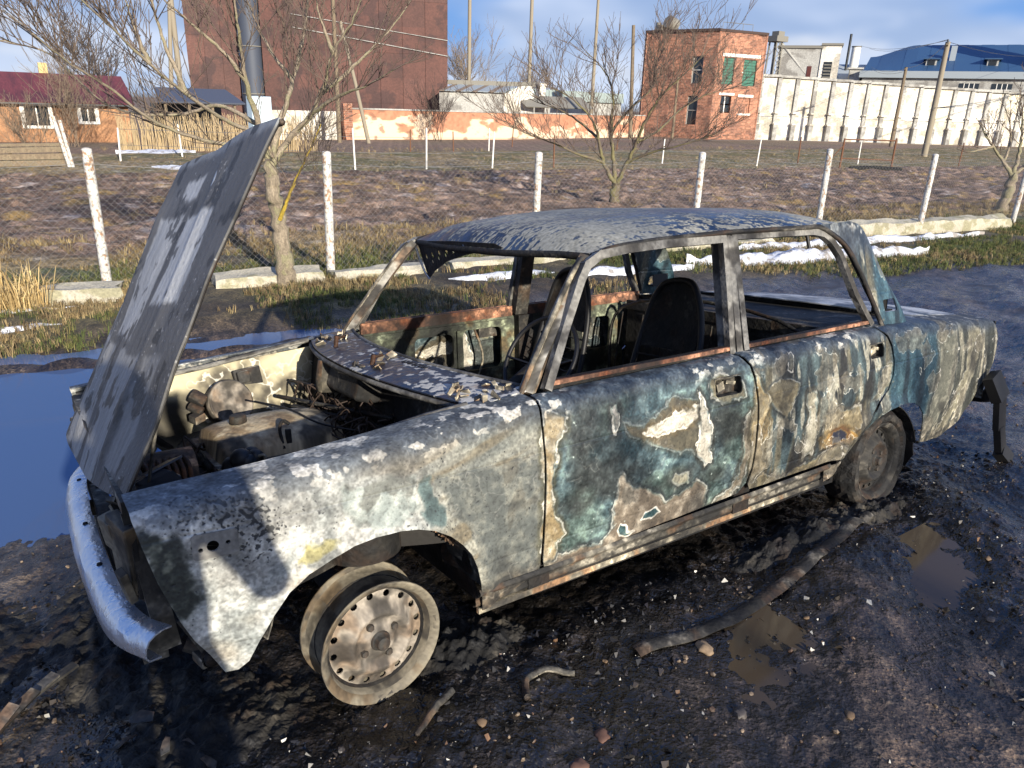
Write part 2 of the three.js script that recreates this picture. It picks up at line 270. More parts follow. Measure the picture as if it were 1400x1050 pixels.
structure('muddy_track', sheet(axis(-9, 22, -1.7, 3.2, .0135, 1.022), axis(-6.6, 5.2, -.2, 1.95, .0135, 1.022), hG, nearColor), mudMat, 'wet soot-blackened muddy track round the wreck');
// wide ground to the horizon (lies under the track, the field lies on it)
{
  const xs = axis(-500, 600, -12, 60, 1.5, 1.25), zs = axis(-600, 300, -60, 6, 1.5, 1.25);
  const g = sheet(xs, zs, (x, z) => (x > -10 && x < 22.5 && z > -6.4 && z < 5.4) ? -.35 : (z > -7.5 && z < 7 && x > -12 && x < 25 ? -.03 : -.03), (x, z) => { const n = fbm(x * .35, z * .35, 4), f = fbm(x * 1.7 + 8, z * 1.7, 3); return mix3(mix3([118, 94, 76], [150, 124, 102], f), [120, 108, 78], sm(.5, .68, n) * .5); });
  const m = new THREE.MeshStandardMaterial({ vertexColors: true, map: grain.map, roughness: .95 }); m.color.setRGB(2.2, 2.2, 2.2);
  structure('ground', g, m, 'open dry grass and bare soil reaching to the horizon');
}
// dry grass strip + ploughed field
function lineMix(x, z) { return z - vf(x); }
function fieldH(x, z) { const s = lineMix(x, z), p = sm(-1.5, -2.2, s) * sm(-12.2, -11.2, s); const rows = Math.sin((s + fbm(x * .5, z * .5, 2) * .5) * 9) * .025; return .012 + p * (.05 + rows + (fbm(x * 3, z * 3, 4) - .45) * .17) + (1 - p) * (fbm(x * 2.5, z * 2.5, 3) - .3) * .06; }
function fieldC(x, z) {
  const s = lineMix(x, z), n = fbm(x * 1.2, z * 1.2, 4), f = fbm(x * 5, z * 5 + 2, 3), e = (fbm(x * .8, z * .8 + 9, 3) - .5) * 1.2;
  const p = sm(-1.5, -2.3, s + e) * sm(-12.4, -11.4, s + e * .6);
  let soil = mix3([88, 69, 56], [150, 124, 104], sm(.3, .7, n * .4 + f * .6)); soil = mix3(soil, [176, 166, 158], sm(.60, .72, f) * sm(.48, .62, fbm(x * .9 + 31, z * 2.2, 3)) * .75); soil = mix3(soil, [150, 122, 70], sm(.66, .74, fbm(x * 2.3 + 7, z * 2.3, 3)) * .8);
  let gr = mix3([128, 108, 74], [160, 138, 98], f); gr = mix3(gr, [86, 98, 46], sm(-1.4, -.2, s + e * .6) * sm(.35, .55, n)); gr = mix3(gr, [98, 94, 52], sm(-11, -13, s) * sm(.45, .6, n) * .7);
  gr = mix3(gr, [188, 184, 178], sm(.62, .75, fbm(x * 3 + 3, z * 5, 3)) * .5 * sm(-.6, -1.4, s));
  return mix3(gr, soil, p);
}
{
  const m = new THREE.MeshStandardMaterial({ vertexColors: true, map: grain.map, bumpMap: grain.bump, bumpScale: .02, roughness: .95 }); m.color.setRGB(2.4, 2.4, 2.4);
  structure('ploughed_field', sheet(axis(-26, 70, -6, 26, .085, 1.012), axis(-24, -2.6, -17, -4.6, .085, 1.02), (x, z) => fieldH(x, z) - sm(-.55, -.1, lineMix(x, z)) * .25, fieldC), m, 'ploughed brown field with straw and thin frost beyond the wire fence');
}
// standing water
function waterPatch(x0, x1, z0, z1, y, label, mat) { structure('puddle', sheet(axis(x0, x1, x0, x1, .5, 1), axis(z0, z1, z0, z1, .5, 1), () => y, () => [255, 255, 255]), mat, label); }
const water = new THREE.MeshPhysicalMaterial({ color: new THREE.Color().setRGB(.07, .115, .22), roughness: .035, metalness: 0, ior: 1.33, specularIntensity: 1 });  // sky reflection is partly put into the blue base colour
const muddyWater = new THREE.MeshPhysicalMaterial({ color: new THREE.Color().setRGB(.06, .045, .03), roughness: .08, ior: 1.33 });
waterPatch(-4.5, 3.2, -4.4, -1.3, -.056, 'sky-mirroring puddle with extra sky blue painted in beyond the raised hood', water);
waterPatch(1.25, 2.5, 1.0, 1.75, hNear(1.9, 1.3) - .030, 'small brown puddle beside the sill', muddyWater);
waterPatch(.3, 1.25, .95, 2.0, hNear(.75, 1.3) - .024, 'shallow dark puddle in front of the door', muddyWater);
// ---------------------------------------------------------------- burnt car: textures
const PATCH = {
  edgeF: [[0.51, 0.82], [0.56, 0.81], [0.61, 0.78], [0.60, 0.73], [0.56, 0.71], [0.55, 0.63], [0.54, 0.56], [0.56, 0.47], [0.60, 0.40], [0.57, 0.37], [0.57, 0.32], [0.51, 0.31], [0.50, 0.38]],
  drop: [[0.77, 0.79], [0.80, 0.79], [0.81, 0.76], [0.81, 0.71], [0.79, 0.69], [0.78, 0.73]],
  halo: [[0.83, 0.72], [0.91, 0.70], [0.97, 0.73], [1.05, 0.76], [1.17, 0.74], [1.19, 0.54], [1.06, 0.57], [0.95, 0.63], [0.85, 0.68]],
  smear: [[0.91, 0.67], [0.97, 0.68], [1.01, 0.70], [1.05, 0.71], [1.14, 0.71], [1.17, 0.72], [1.17, 0.67], [1.12, 0.65], [1.03, 0.65], [0.97, 0.65], [0.92, 0.66]],
  drip: [[1.18, 0.76], [1.21, 0.72], [1.24, 0.61], [1.24, 0.50], [1.21, 0.49], [1.17, 0.54], [1.18, 0.61]],
  tri: [[1.06, 0.47], [1.08, 0.49], [1.14, 0.47], [1.14, 0.44], [1.09, 0.44]],
  low: [[0.80, 0.43], [0.80, 0.54], [0.82, 0.57], [0.85, 0.52], [0.88, 0.49], [0.94, 0.48], [0.99, 0.44], [1.03, 0.40], [1.11, 0.41], [1.19, 0.44], [1.25, 0.39], [1.24, 0.31], [1.30, 0.28], [1.42, 0.34], [1.42, 0.30], [1.31, 0.23], [0.98, 0.25], [0.62, 0.26], [0.52, 0.29], [0.58, 0.33], [0.67, 0.33], [0.75, 0.32], [0.79, 0.35]],
  hole1: [[0.93, 0.36], [0.95, 0.38], [0.99, 0.38], [1.01, 0.36], [0.98, 0.34]],
  hole2: [[0.82, 0.34], [0.83, 0.36], [0.89, 0.33], [0.91, 0.32], [0.84, 0.32]],
  edgeR: [[1.44, 0.65], [1.47, 0.61], [1.47, 0.46], [1.44, 0.36], [1.36, 0.31], [1.26, 0.29], [1.24, 0.30], [1.34, 0.34], [1.41, 0.40], [1.42, 0.49], [1.42, 0.62]],
  hand: [[1.23, 0.81], [1.30, 0.81], [1.40, 0.79], [1.42, 0.71], [1.33, 0.70], [1.25, 0.73]],
  edgeR2: [[1.48, 0.71], [1.53, 0.68], [1.56, 0.60], [1.54, 0.46], [1.58, 0.34], [1.51, 0.35], [1.48, 0.46], [1.48, 0.61]],
  rd1: [[1.78, 0.66], [1.84, 0.66], [1.85, 0.58], [1.88, 0.46], [1.86, 0.39], [1.80, 0.39], [1.80, 0.47], [1.81, 0.56]],
  rd2: [[1.54, 0.71], [1.63, 0.75], [1.74, 0.70], [1.71, 0.64], [1.67, 0.57], [1.55, 0.67]],
  rd3: [[1.91, 0.55], [1.99, 0.56], [2.17, 0.54], [2.18, 0.47], [2.10, 0.39], [1.93, 0.40]],
  heat: [[1.99, 0.46], [2.05, 0.47], [2.10, 0.44], [2.10, 0.40], [2.01, 0.40]],
  heat0: [[1.91, 0.43], [1.98, 0.47], [2.06, 0.47], [2.14, 0.44], [2.17, 0.40], [2.11, 0.38], [1.99, 0.39]],
  rdbot: [[1.49, 0.34], [1.56, 0.37], [1.68, 0.33], [1.88, 0.36], [2.05, 0.39], [2.11, 0.35], [2.01, 0.25], [1.75, 0.25], [1.49, 0.28]],
  edgeRD: [[1.47, 0.81], [1.53, 0.71], [1.56, 0.67], [1.54, 0.61], [1.51, 0.53], [1.58, 0.39], [1.49, 0.37], [1.46, 0.54], [1.47, 0.70]],
  edgeQ: [[2.33, 0.71], [2.37, 0.70], [2.37, 0.62], [2.33, 0.56], [2.23, 0.55], [2.29, 0.59], [2.34, 0.63]],
  q1: [[2.76, 0.79], [2.94, 0.78], [2.96, 0.62], [2.96, 0.45], [2.87, 0.32], [2.75, 0.26], [2.77, 0.42], [2.79, 0.58]],
  q2: [[3.05, 0.78], [3.22, 0.77], [3.23, 0.66], [3.21, 0.51], [3.08, 0.36], [3.00, 0.29], [2.88, 0.26], [2.97, 0.38], [3.07, 0.56]],
  fdark: [[-0.57, 0.72], [-0.54, 0.70], [-0.51, 0.66], [-0.49, 0.60], [-0.48, 0.54], [-0.50, 0.49], [-0.53, 0.50], [-0.54, 0.57], [-0.57, 0.64]],
  fyel: [[-0.24, 0.57], [-0.22, 0.60], [-0.18, 0.61], [-0.14, 0.60], [-0.14, 0.57], [-0.20, 0.55], [-0.24, 0.55]],
  fsp: [[-0.49, 0.78], [-0.41, 0.78], [-0.31, 0.74], [-0.27, 0.68], [-0.30, 0.60], [-0.36, 0.59], [-0.39, 0.63], [-0.48, 0.70]],
  fteal: [[0.09, 0.70], [0.14, 0.70], [0.14, 0.63], [0.18, 0.60], [0.17, 0.55], [0.12, 0.56], [0.09, 0.60], [0.09, 0.65]],
  fgrey: [[-0.12, 0.73], [-0.01, 0.74], [0.09, 0.72], [0.09, 0.61], [0.02, 0.59], [-0.08, 0.60], [-0.13, 0.67]],
  frear: [[0.14, 0.70], [0.51, 0.69], [0.51, 0.30], [0.31, 0.25], [0.29, 0.37], [0.25, 0.52], [0.18, 0.59]],
};
for (const k in PATCH) { const p = PATCH[k], b = [1e9, 1e9, -1e9, -1e9]; for (const q of p) { b[0] = Math.min(b[0], q[0]); b[1] = Math.min(b[1], q[1]); b[2] = Math.max(b[2], q[0]); b[3] = Math.max(b[3], q[1]); } p.bb = b; }
function sdist(p, x, y, m = .05) {        // signed distance to a patch outline, negative inside
  const b = p.bb; if (x < b[0] - m || y < b[1] - m || x > b[2] + m || y > b[3] + m) return 1;
  let d = 1e9, c = false;
  for (let i = 0, j = p.length - 1; i < p.length; j = i++) {
    const ax = p[j][0], ay = p[j][1], ex = p[i][0] - ax, ey = p[i][1] - ay, t = clamp(((x - ax) * ex + (y - ay) * ey) / (ex * ex + ey * ey)), qx = x - ax - ex * t, qy = y - ay - ey * t;
    d = Math.min(d, qx * qx + qy * qy);
    if ((p[i][1] > y) !== (ay > y) && x < -ex * (y - p[i][1]) / -ey + p[i][0]) c = !c;
  }
  return (c ? -1 : 1) * Math.sqrt(d);
}
const beltPts = [[-.7, .757], [-.585, .765], [.5, .845], [1.4, .857], [2.3, .857], [2.75, .835], [3.45, .765], [3.6, .75]];
function pw(P, x) { if (x <= P[0][0]) return P[0][1]; for (let i = 1; i < P.length; i++) if (x <= P[i][0]) return lerp(P[i - 1][1], P[i][1], (x - P[i - 1][0]) / (P[i][0] - P[i - 1][0])); return P[P.length - 1][1]; }
const belt = x => pw(beltPts, x);
function sidePaint(x, y) {
  const wx = (fbm(x * 16, y * 16 + 3, 3) - .5) * .034, wy = (fbm(x * 16 + 40, y * 16, 3) - .5) * .034, X = x + wx, Y = y + wy;
  const n = fbm(x * 7, y * 7, 4), f = fbm(x * 40 + 2, y * 40, 3), g = fbm(x * 150, y * 150, 2), vs = fbm(x * 24 + 7, y * 3.2, 4), v = vs;
  const bl = belt(x); let r = .82, b = f * .6 + g * .3;
  // base coats
  let c = [0, 0, 0]; if (x < .512) { c = mix3([150, 153, 148], [206, 205, 196], sm(.3, .68, n)); c = mix3(c, [116, 122, 120], sm(.56, .74, fbm(x * 11 + 6, y * 9, 4)) * .6); c = mix3(c, [128, 112, 88], sm(.55, .75, fbm(x * 5 + 60, y * 8 + 2, 4)) * .45); }
  if (x > -.05 && x < .512) { const t = sm(.02, .25, X + (n - .5) * .3); let q = mix3([92, 96, 92], [152, 150, 136], sm(.28, .72, fbm(x * 3.5, (y - x * .25) * 9, 4))); q = mix3(q, [104, 90, 66], sm(.5, .75, fbm(x * 4 + 9, (y - x * .3) * 26, 3)) * .6); c = mix3(c, q, t); }
  const dr = sm(.507, .512, x);
  if (dr > 0) {
    let t = mix3([46, 64, 70], [106, 126, 128], sm(.25, .75, n * .5 + f * .5)); t = mix3(t, [122, 146, 140], sm(.60, .72, f) * sm(.4, .6, n) * .8); t = mix3(t, [104, 116, 92], sm(.5, .7, fbm(x * 5 + 3, y * 5, 3)) * .35); t = mix3(t, [46, 44, 40], sm(.54, .74, fbm(x * 3 + 19, y * 4, 4)) * .65);
    c = t; r = .52;
    if (x > 1.46) { let u = mix3([36, 46, 50], [100, 118, 118], sm(.3, .7, v * .6 + n * .4)); u = mix3(u, [112, 100, 76], sm(.5, .66, fbm(x * 22 + 3, y * 4 + x * 6, 4)) * .7); u = mix3(u, [28, 27, 27], sm(.55, .7, fbm(x * 9 + 31, y * 2.6, 4)) * .8); u = mix3(u, [178, 172, 152], sm(.62, .70, fbm(x * 26 + 3, y * 9 + x * 14, 4)) * .8); c = mix3(c, u, sm(1.46, 1.56, X)); r = .6; }
    if (x > 2.3) { let u = mix3([36, 60, 72], [78, 106, 114], sm(.3, .7, n * .5 + v * .5)); u = mix3(u, [26, 36, 44], sm(.5, .66, fbm(x * 14 + 3, y * 2, 3)) * .7); c = mix3(c, u, sm(2.33, 2.40, X)); r = .5; }
    if (x > 2.7) { const d = sm(2.72, 2.80, x + (y - .5) * -.04 + (v - .5) * .12); let u = mix3([72, 74, 66], [186, 178, 154], sm(.36, .62, fbm(x * 30 + y * 5, y * 2 + 4, 4))); u = mix3(u, [44, 48, 46], sm(.55, .68, fbm(x * 20 + y * 4 + 30, y * 2.2, 4)) * .8); c = mix3(c, u, d); r = lerp(r, .8, d); }
  }
  // patches with their own outline
  const w2 = (fbm(x * 55 + 8, y * 55, 3) - .5) * .022, lv = sm(.34, .58, fbm(x * 22 + 5, y * 22 + 40, 3)), tone = fbm(x * 15 + 90, y * 11, 4);
  const ash = (k, lo, hi, line, halo) => {
    const d = sdist(PATCH[k], X + w2, Y - w2); if (d > .03) return; line *= lv;
    if (d > 0) { if (halo) c = mix3(c, halo, sm(.026, .004, d) * .75); }
    else { const c0 = c; const band = .5 + .5 * Math.sin(d * 330 + n * 9); c = mix3(lo, hi, clamp(.1 + .35 * band * sm(.05, 0, -d) + (f - .5) * 1.2 + (tone - .45) * 1.6)); c = mix3(c, lo.map(v => v * .72), sm(.56, .7, g) * .45); c = mix3(c, [64, 62, 56], sm(.60, .68, tone) * .45); c = mix3(c0, c, sm(-.004, .013, -d)); r = .9; b += .25; }
    if (line) { c = mix3(c, [232, 226, 210], sm(.0055, .002, Math.abs(d)) * line); b += sm(.006, 0, Math.abs(d)) * .6; }
  };
  ash('fgrey', [150, 158, 152], [196, 200, 190], 0);
  ash('frear', [94, 98, 94], [152, 149, 134], 0);
  ash('fteal', [70, 84, 84], [112, 128, 124], .1);
  ash('fyel', [186, 178, 124], [222, 214, 164], .2);
  ash('halo', [86, 82, 68], [128, 118, 98], .25, [62, 70, 68]);
  ash('edgeF', [140, 122, 88], [212, 204, 184], .7, [74, 72, 56]);
  ash('drop', [206, 200, 186], [230, 226, 216], .9, [48, 50, 48]);
  ash('smear', [204, 196, 176], [228, 222, 206], .8, [96, 84, 62]);
  ash('drip', [176, 170, 154], [222, 216, 200], .9, [52, 52, 46]);
  ash('tri', [150, 146, 124], [196, 188, 164], .4, [54, 58, 56]);
  ash('low', [118, 106, 90], [206, 196, 176], .6, [48, 54, 54]);
  ash('edgeR', [112, 102, 84], [206, 198, 180], .6, [58, 56, 48]);
  ash('edgeR2', [150, 128, 90], [196, 180, 146], .3, [90, 74, 44]);
  ash('hand', [88, 82, 66], [196, 186, 150], .5, [50, 54, 52]);
  ash('rd2', [104, 94, 72], [166, 156, 128], .4, [46, 50, 50]);
  ash('rd1', [150, 144, 124], [206, 200, 184], .5, [60, 56, 46]);
  ash('rd3', [112, 100, 74], [186, 174, 144], .5, [54, 50, 42]);
  ash('heat0', [150, 112, 50], [176, 140, 84], 0, [96, 76, 44]);
  ash('heat', [24, 28, 48], [44, 50, 78], 0, [80, 50, 26]);
  ash('rdbot', [92, 84, 64], [158, 146, 114], .35, [44, 42, 38]);
  ash('edgeRD', [126, 108, 72], [206, 192, 158], .3, [70, 64, 46]);
  ash('edgeQ', [112, 110, 92], [206, 200, 176], .3);
  ash('q1', [104, 104, 92], [176, 170, 150], .3, [54, 58, 56]);
  ash('q2', [138, 132, 110], [206, 198, 170], .5, [62, 62, 54]);
  for (const k of ['hole1', 'hole2']) { const d = sdist(PATCH[k], X, Y); if (d < 0) { c = mix3([44, 66, 70], [84, 112, 112], f); r = .5; } c = mix3(c, [230, 224, 208], sm(.005, .002, Math.abs(d))); }
  { const d = sdist(PATCH.fdark, X, Y); if (d < .03) c = mix3(c, mix3([54, 58, 52], [104, 106, 92], sm(.4, .7, f)), sm(.025, -.01, d + (f - .5) * .05)); }
  // blisters and pinholes
  const sp = sdist(PATCH.fsp, x, y); let dens = lerp(.14, .32, sm(.4, .65, fbm(x * 6 + 77, y * 6, 3))); if (sp < .05) dens = lerp(dens, .62, sm(.05, -.04, sp)); if (x > .2) dens -= .05;
  const sp1 = vn(X * 150 + y * 60 + 5, y * 150 - x * 60) * .75 + vn(x * 320, y * 320) * .25, sp2 = vn(x * 62 + Y * 44, Y * 62 - x * 44 + 3) * .8 + g * .2;
  if (x < .5) { const k = Math.max(sm(1 - dens * .62, 1 - dens * .62 + .08, sp1), sm(1 - dens * .5, 1 - dens * .5 + .07, sp2)); c = mix3(c, [44, 46, 48], k * .85); b -= k * .5; }
  else { const k = sm(.86, .92, sp2) * sm(.45, .6, n); c = mix3(c, [176, 186, 178], k * .8); const k2 = sm(.87, .92, sp1); c = mix3(c, [30, 30, 30], k2 * .7); }
  // belt: smoked band with flakes; over the fender top it also paints in shade
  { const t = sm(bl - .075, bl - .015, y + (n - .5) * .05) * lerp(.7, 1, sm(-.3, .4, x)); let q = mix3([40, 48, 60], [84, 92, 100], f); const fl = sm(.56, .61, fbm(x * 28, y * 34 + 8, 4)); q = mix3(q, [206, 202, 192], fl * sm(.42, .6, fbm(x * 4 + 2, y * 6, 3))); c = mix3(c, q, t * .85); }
  // sooted, browned lower edge
  { const t = sm(.36, .25, y + (n - .5) * .09) * (x > .28 && x < 2.2 ? 1 : .5); c = mix3(c, mix3([46, 40, 34], [122, 104, 82], sm(.4, .7, f)), t * .85); }
  // soot streaks, which also paint soft branch shadows onto the door
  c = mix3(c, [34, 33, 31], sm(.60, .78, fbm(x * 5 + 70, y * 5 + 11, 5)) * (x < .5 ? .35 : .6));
  { const q = fbm(X * 9 + 200, Y * 9 + 31, 4), e = sm(.012, .004, Math.abs(q - .60)) * (x > 1.47 ? .8 : .2) * lv; c = mix3(c, [214, 208, 194], e); if (q > .61 && x > 1.47) c = mix3(c, mix3([92, 86, 74], [150, 142, 124], f), .6 * sm(.61, .63, q)); }
  b -= .7 * Math.exp(-Math.pow((y - .693) / .0035, 2)) + (x < 2.1 ? .5 * Math.exp(-Math.pow((y - .385) / .004, 2)) : 0); b += .18 * sm(.692, .688, y);
  const k = .90 + (g - .5) * .5 + (f - .5) * .3; c = [c[0] * k, c[1] * k, c[2] * k];
  return { c, r: clamp(r + (f - .5) * .4, .3, 1), b: clamp(b) };
}
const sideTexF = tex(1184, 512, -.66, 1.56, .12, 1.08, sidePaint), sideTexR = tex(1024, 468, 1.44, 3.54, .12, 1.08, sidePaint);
const M = {};
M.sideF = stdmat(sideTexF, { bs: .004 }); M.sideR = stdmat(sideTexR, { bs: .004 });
for (const k of ['sideF', 'sideR']) M[k].side = THREE.DoubleSide;
// general burnt steel, tile of 0.8 m
const burntTile = tex(768, 768, 0, .8, 0, .8, (x, y) => {
  const n = tn(x, y, .8, 5, 4), f = tn(x + .2, y, .8, 28, 3), g = tn(x, y + .3, .8, 110, 2); let c = mix3([52, 50, 46], [128, 122, 108], sm(.3, .7, n * .5 + f * .5)); c = mix3(c, [176, 168, 150], sm(.58, .68, f) * sm(.45, .6, n)); c = mix3(c, [112, 76, 48], sm(.58, .72, tn(x + .5, y + .1, .8, 8, 4)) * .6); c = mix3(c, [24, 23, 22], sm(.55, .7, tn(x + .1, y + .6, .8, 6, 4)) * .8); const k = .85 + (g - .5) * .5; return { c: c.map(v => v * k), r: .6 + .4 * f, b: f * .6 + g * .4 };
}, { wrap: true });
M.burnt = stdmat(burntTile, { bs: .004 }); M.ash = stdmat(burntTile, { bs: .003 }); M.ash.color.setRGB(2.6, 2.5, 2.25); M.soot = stdmat(burntTile, { bs: .006 }); M.soot.color.setRGB(.16, .155, .16); M.smoke = stdmat(burntTile, { bs: .004 }); M.smoke.color.setRGB(.42, .42, .44); M.gutter = stdmat(burntTile, { bs: .003 }); M.gutter.color.setRGB(.95, .95, .93);
const paleTile = (a, b, d, seed) => tex(384, 384, 0, .6, 0, .6, (x, y) => { const n = tn(x, y, .6, 6, 4), f = tn(x + .2, y + seed, .6, 34, 3), g = tn(x, y + .3, .6, 120, 2); let c = mix3(a, b, clamp(n * .6 + f * .5 - .05)); c = mix3(c, d, sm(.54, .7, tn(x + .4, y + .1 + seed, .6, 10, 4)) * .75); c = mix3(c, [40, 37, 33], sm(.56, .72, tn(x + .1 + seed, y + .5, .6, 10, 4)) * .75); const k = .84 + g * .32; return { c: c.map(v => v * k), r: .6 + .35 * f, b: f * .6 + g * .4 }; }, { wrap: true });
M.rust = stdmat(burntTile, { bs: .003 }); M.rust.color.setRGB(1.45, .78, .58); M.inner = stdmat(burntTile, { bs: .003 }); M.inner.color.setRGB(.82, 1.0, .86); M.rim = stdmat(paleTile([116, 108, 98], [172, 162, 146], [118, 98, 78], .1), { bs: .002 }); M.rimBarrel = stdmat(paleTile([88, 82, 70], [142, 133, 113], [84, 68, 48], .3), { bs: .002 }); M.cover = stdmat(paleTile([160, 142, 112], [206, 192, 162], [120, 98, 70], .5), { bs: .003 });
M.pillar = stdmat(paleTile([140, 134, 120], [208, 202, 186], [122, 92, 66], .7), { bs: .003 }); M.gutter = stdmat(paleTile([84, 83, 80], [164, 160, 150], [52, 50, 48], .9), { bs: .003 });
for (const k in M) M[k].side = THREE.DoubleSide;
// roof: blue-black steel under flaking ash
M.roof = stdmat(tex(832, 704, .7, 2.45, -.72, .72, (x, z) => {
  const n = fbm(x * 2.2 + 2, z * 2.2, 4), f = fbm(x * 24 + z * 9, z * 70 - x * 14, 4), g = fbm(x * 110, z * 110, 3); let c = mix3([20, 25, 36], [54, 66, 84], sm(.3, .7, fbm(x * 5, z * 5, 3)));
  const fl = sm(.46, .55, f * .42 + g * .24 + n * .40 + sm(.8, 1.3, x) * .04 - sm(1.0, .8, x) * .09); c = mix3(c, mix3([116, 114, 102], [184, 180, 164], g), fl * .92); c = mix3(c, [112, 84, 62], sm(.62, .72, fbm(x * 6 + 9, z * 9, 4)) * .5 * sm(1.2, .85, x)); const b2 = sm(.6, .64, fbm(x * 8 + 3, z * 11 + 30, 4)); c = mix3(c, [36, 58, 92], b2 * (1 - fl) * .5);
  return { c, r: lerp(.28, .92, fl), b: fl * .5 + g * .4 };
}), { bs: .003, side: THREE.DoubleSide });
// hood: charcoal with three long greyed fields; u = width, v = length
M.hood = stdmat(tex(640, 640, -.66, .66, -.14, 1.06, (z, s) => {
  const n = fbm(z * 5, s * 5, 4), st = fbm(z * 60, s * 5 + 3, 3), g = fbm(z * 90, s * 90, 2), e = (fbm(z * 12, s * 12, 4) - .5) * .05; let c = mix3([58, 57, 56], [104, 102, 99], n * .6 + st * .4), r = .58;
  const field = (z0, z1, s0, s1, k) => { const d = Math.max(z0 - z, z - z1, s0 - s, s - s1) + e; const t = sm(.012, -.012, d) * k; c = mix3(c, mix3([140, 140, 138], [204, 203, 198], st * .75 + g * .25), t); r = lerp(r, .5, t); };
  field(.08, .38, .46, .76, 1); field(-.22, .03, .34, .77, .85); field(-.48, -.27, .3, .75, .9); field(-.42, -.12, -.1, .31, .6); field(-.04, .24, -.12, .30, .6); field(.3, .44, -.05, .3, .4);
  const patch = (cz, cs, rz, rs, col) => { const d = Math.hypot((z - cz) / rz, (s - cs) / rs) + e * 8; c = mix3(c, col, sm(1.1, .9, d)); };
  field(-.09, .08, .83, .90, 1); patch(.25, .86, .035, .028, [186, 190, 190]); patch(.33, .87, .015, .02, [130, 132, 134]);
  if (s > .94) c = mix3(c, [142, 146, 148], sm(.955, .99, s + e) * .7);
  c = mix3(c, [26, 24, 22], sm(.6, .7, fbm(z * 18 + 4, s * 14, 4)) * .6); c = mix3(c, [206, 204, 198], sm(.86, .92, vn(z * 130 + s * 40, s * 100)) * sm(.45, .6, fbm(z * 6, s * 6 + 9, 3)) * .5);
  return { c, r, b: st * .4 + g * .5 };
}), { bs: .003, side: THREE.DoubleSide });
M.cowl = stdmat(tex(640, 256, -.8, .8, .1, .75, (z, x) => { const f = fbm(z * 9, x * 26, 4), g = fbm(z * 45, x * 45, 3), n = fbm(z * 3 + 4, x * 5, 3); let c = mix3([22, 28, 40], [52, 62, 80], f), r = .3; const fl = sm(.60, .65, g * .6 + n * .4 + sm(.3, .7, z) * .08); c = mix3(c, [200, 196, 186], fl * .85); c = mix3(c, [84, 62, 52], sm(.66, .78, fbm(z * 7 + 9, x * 9, 4)) * .4); return { c, r: lerp(.3, .9, fl), b: g }; }), { bs: .004, side: THREE.DoubleSide });
M.wing = stdmat(tex(512, 300, -.6, .6, .2, .9, (x, y) => { const n = fbm(x * 5, y * 5 + 3, 4), f = fbm(x * 30, y * 30, 3); let c = mix3([78, 73, 62], [166, 156, 128], sm(.35, .65, n * .6 + f * .4)); c = mix3(c, [212, 206, 190], sm(.50, .52, fbm(x * 14, y * 14 + 2, 4)) * sm(.56, .54, fbm(x * 14, y * 14 + 2, 4)) * .9); c = mix3(c, [206, 196, 160], sm(.52, .66, fbm(x * 4 + 3, y * 6, 4)) * .7); c = mix3(c, [24, 22, 20], sm(.5, .7, fbm(x * 4 + 30, y * 5, 4)) * .8); c = mix3(c, [30, 28, 26], sm(.55, .4, y) * .9); return { c, r: .85, b: f }; }), { bs: .003, side: THREE.DoubleSide });
M.alu = new THREE.MeshStandardMaterial({ color: new THREE.Color().setRGB(.62, .66, .72), roughness: .36, metalness: .85, roughnessMap: burntTile.rough, bumpMap: burntTile.bump, bumpScale: .002 });
M.char = flat(22, 21, 22, .55); M.charRough = flat(18, 17, 17, .9); M.copper = stdmat(burntTile, { bs: .003 }); M.copper.color.setRGB(1.5, 1.0, .72); M.chrome = flat(150, 150, 150, .35, .8); M.wire = flat(52, 40, 32, .7);
// ---------------------------------------------------------------- burnt car: body
const car = thing('burnt_sedan', 'burnt-out four-door sedan with raised hood and bare steel wheel on muddy ground', 'car');
car.rotation.set(-0.118246, 0, -0.020003);
const prof = [[.1, .71], [.16, .735], [.22, .752], [.30, .772], [.40, .788], [.50, .798], [.60, .804], [.685, .806], [.70, .802], [.76, .796], [.82, .787], [.9, .772]];
function S(x, y) {
  let z = pw(prof, y) * .5 + (pw(prof, y - .025) + pw(prof, y + .025)) * .25;
  z -= .045 * Math.pow(sm(-.12, -.62, x), 1.3) + .05 * Math.pow(sm(2.75, 3.5, x), 1.4);
  const lip = (cx, cy, R, k) => { const d = Math.hypot(x - cx, y - cy) - R; if (y > cy - .1) z += k * Math.exp(-Math.pow(d / .035, 2)); };
  lip(-.01, .24, .335, .016); lip(2.38, .14, .36, .022);
  // heat-warped skin
  z += (fbm(x * 3.1 + 5, y * 3.3, 2) - .5) * .009 + (x > 2.72 ? Math.sin(x * 38 + y * 6) * .003 * sm(2.72, 2.85, x) : 0) + (x > .55 && x < 2.2 ? (fbm(x * 7, y * 7, 2) - .5) * .006 : 0);
  return z;
}
const RS = .04;
function fSide(x, v, s = 1) {
  const t = belt(x) - RS; if (v <= t) return [x, v, s * S(x, v)];
  const z0 = S(x, t), a = (v - t) / RS; if (a < Math.PI / 2) return [x, t + RS * Math.sin(a), s * (z0 - RS * (1 - Math.cos(a)))];
  const e = (v - t) - RS * Math.PI / 2; return [x, t + RS + e * .12, s * (z0 - RS - e)];
}
const topLine = (x0, x1, d, n = 6) => Array.from({ length: n + 1 }, (_, i) => { const x = lerp(x0, x1, i / n); return [x, belt(x) + d]; });
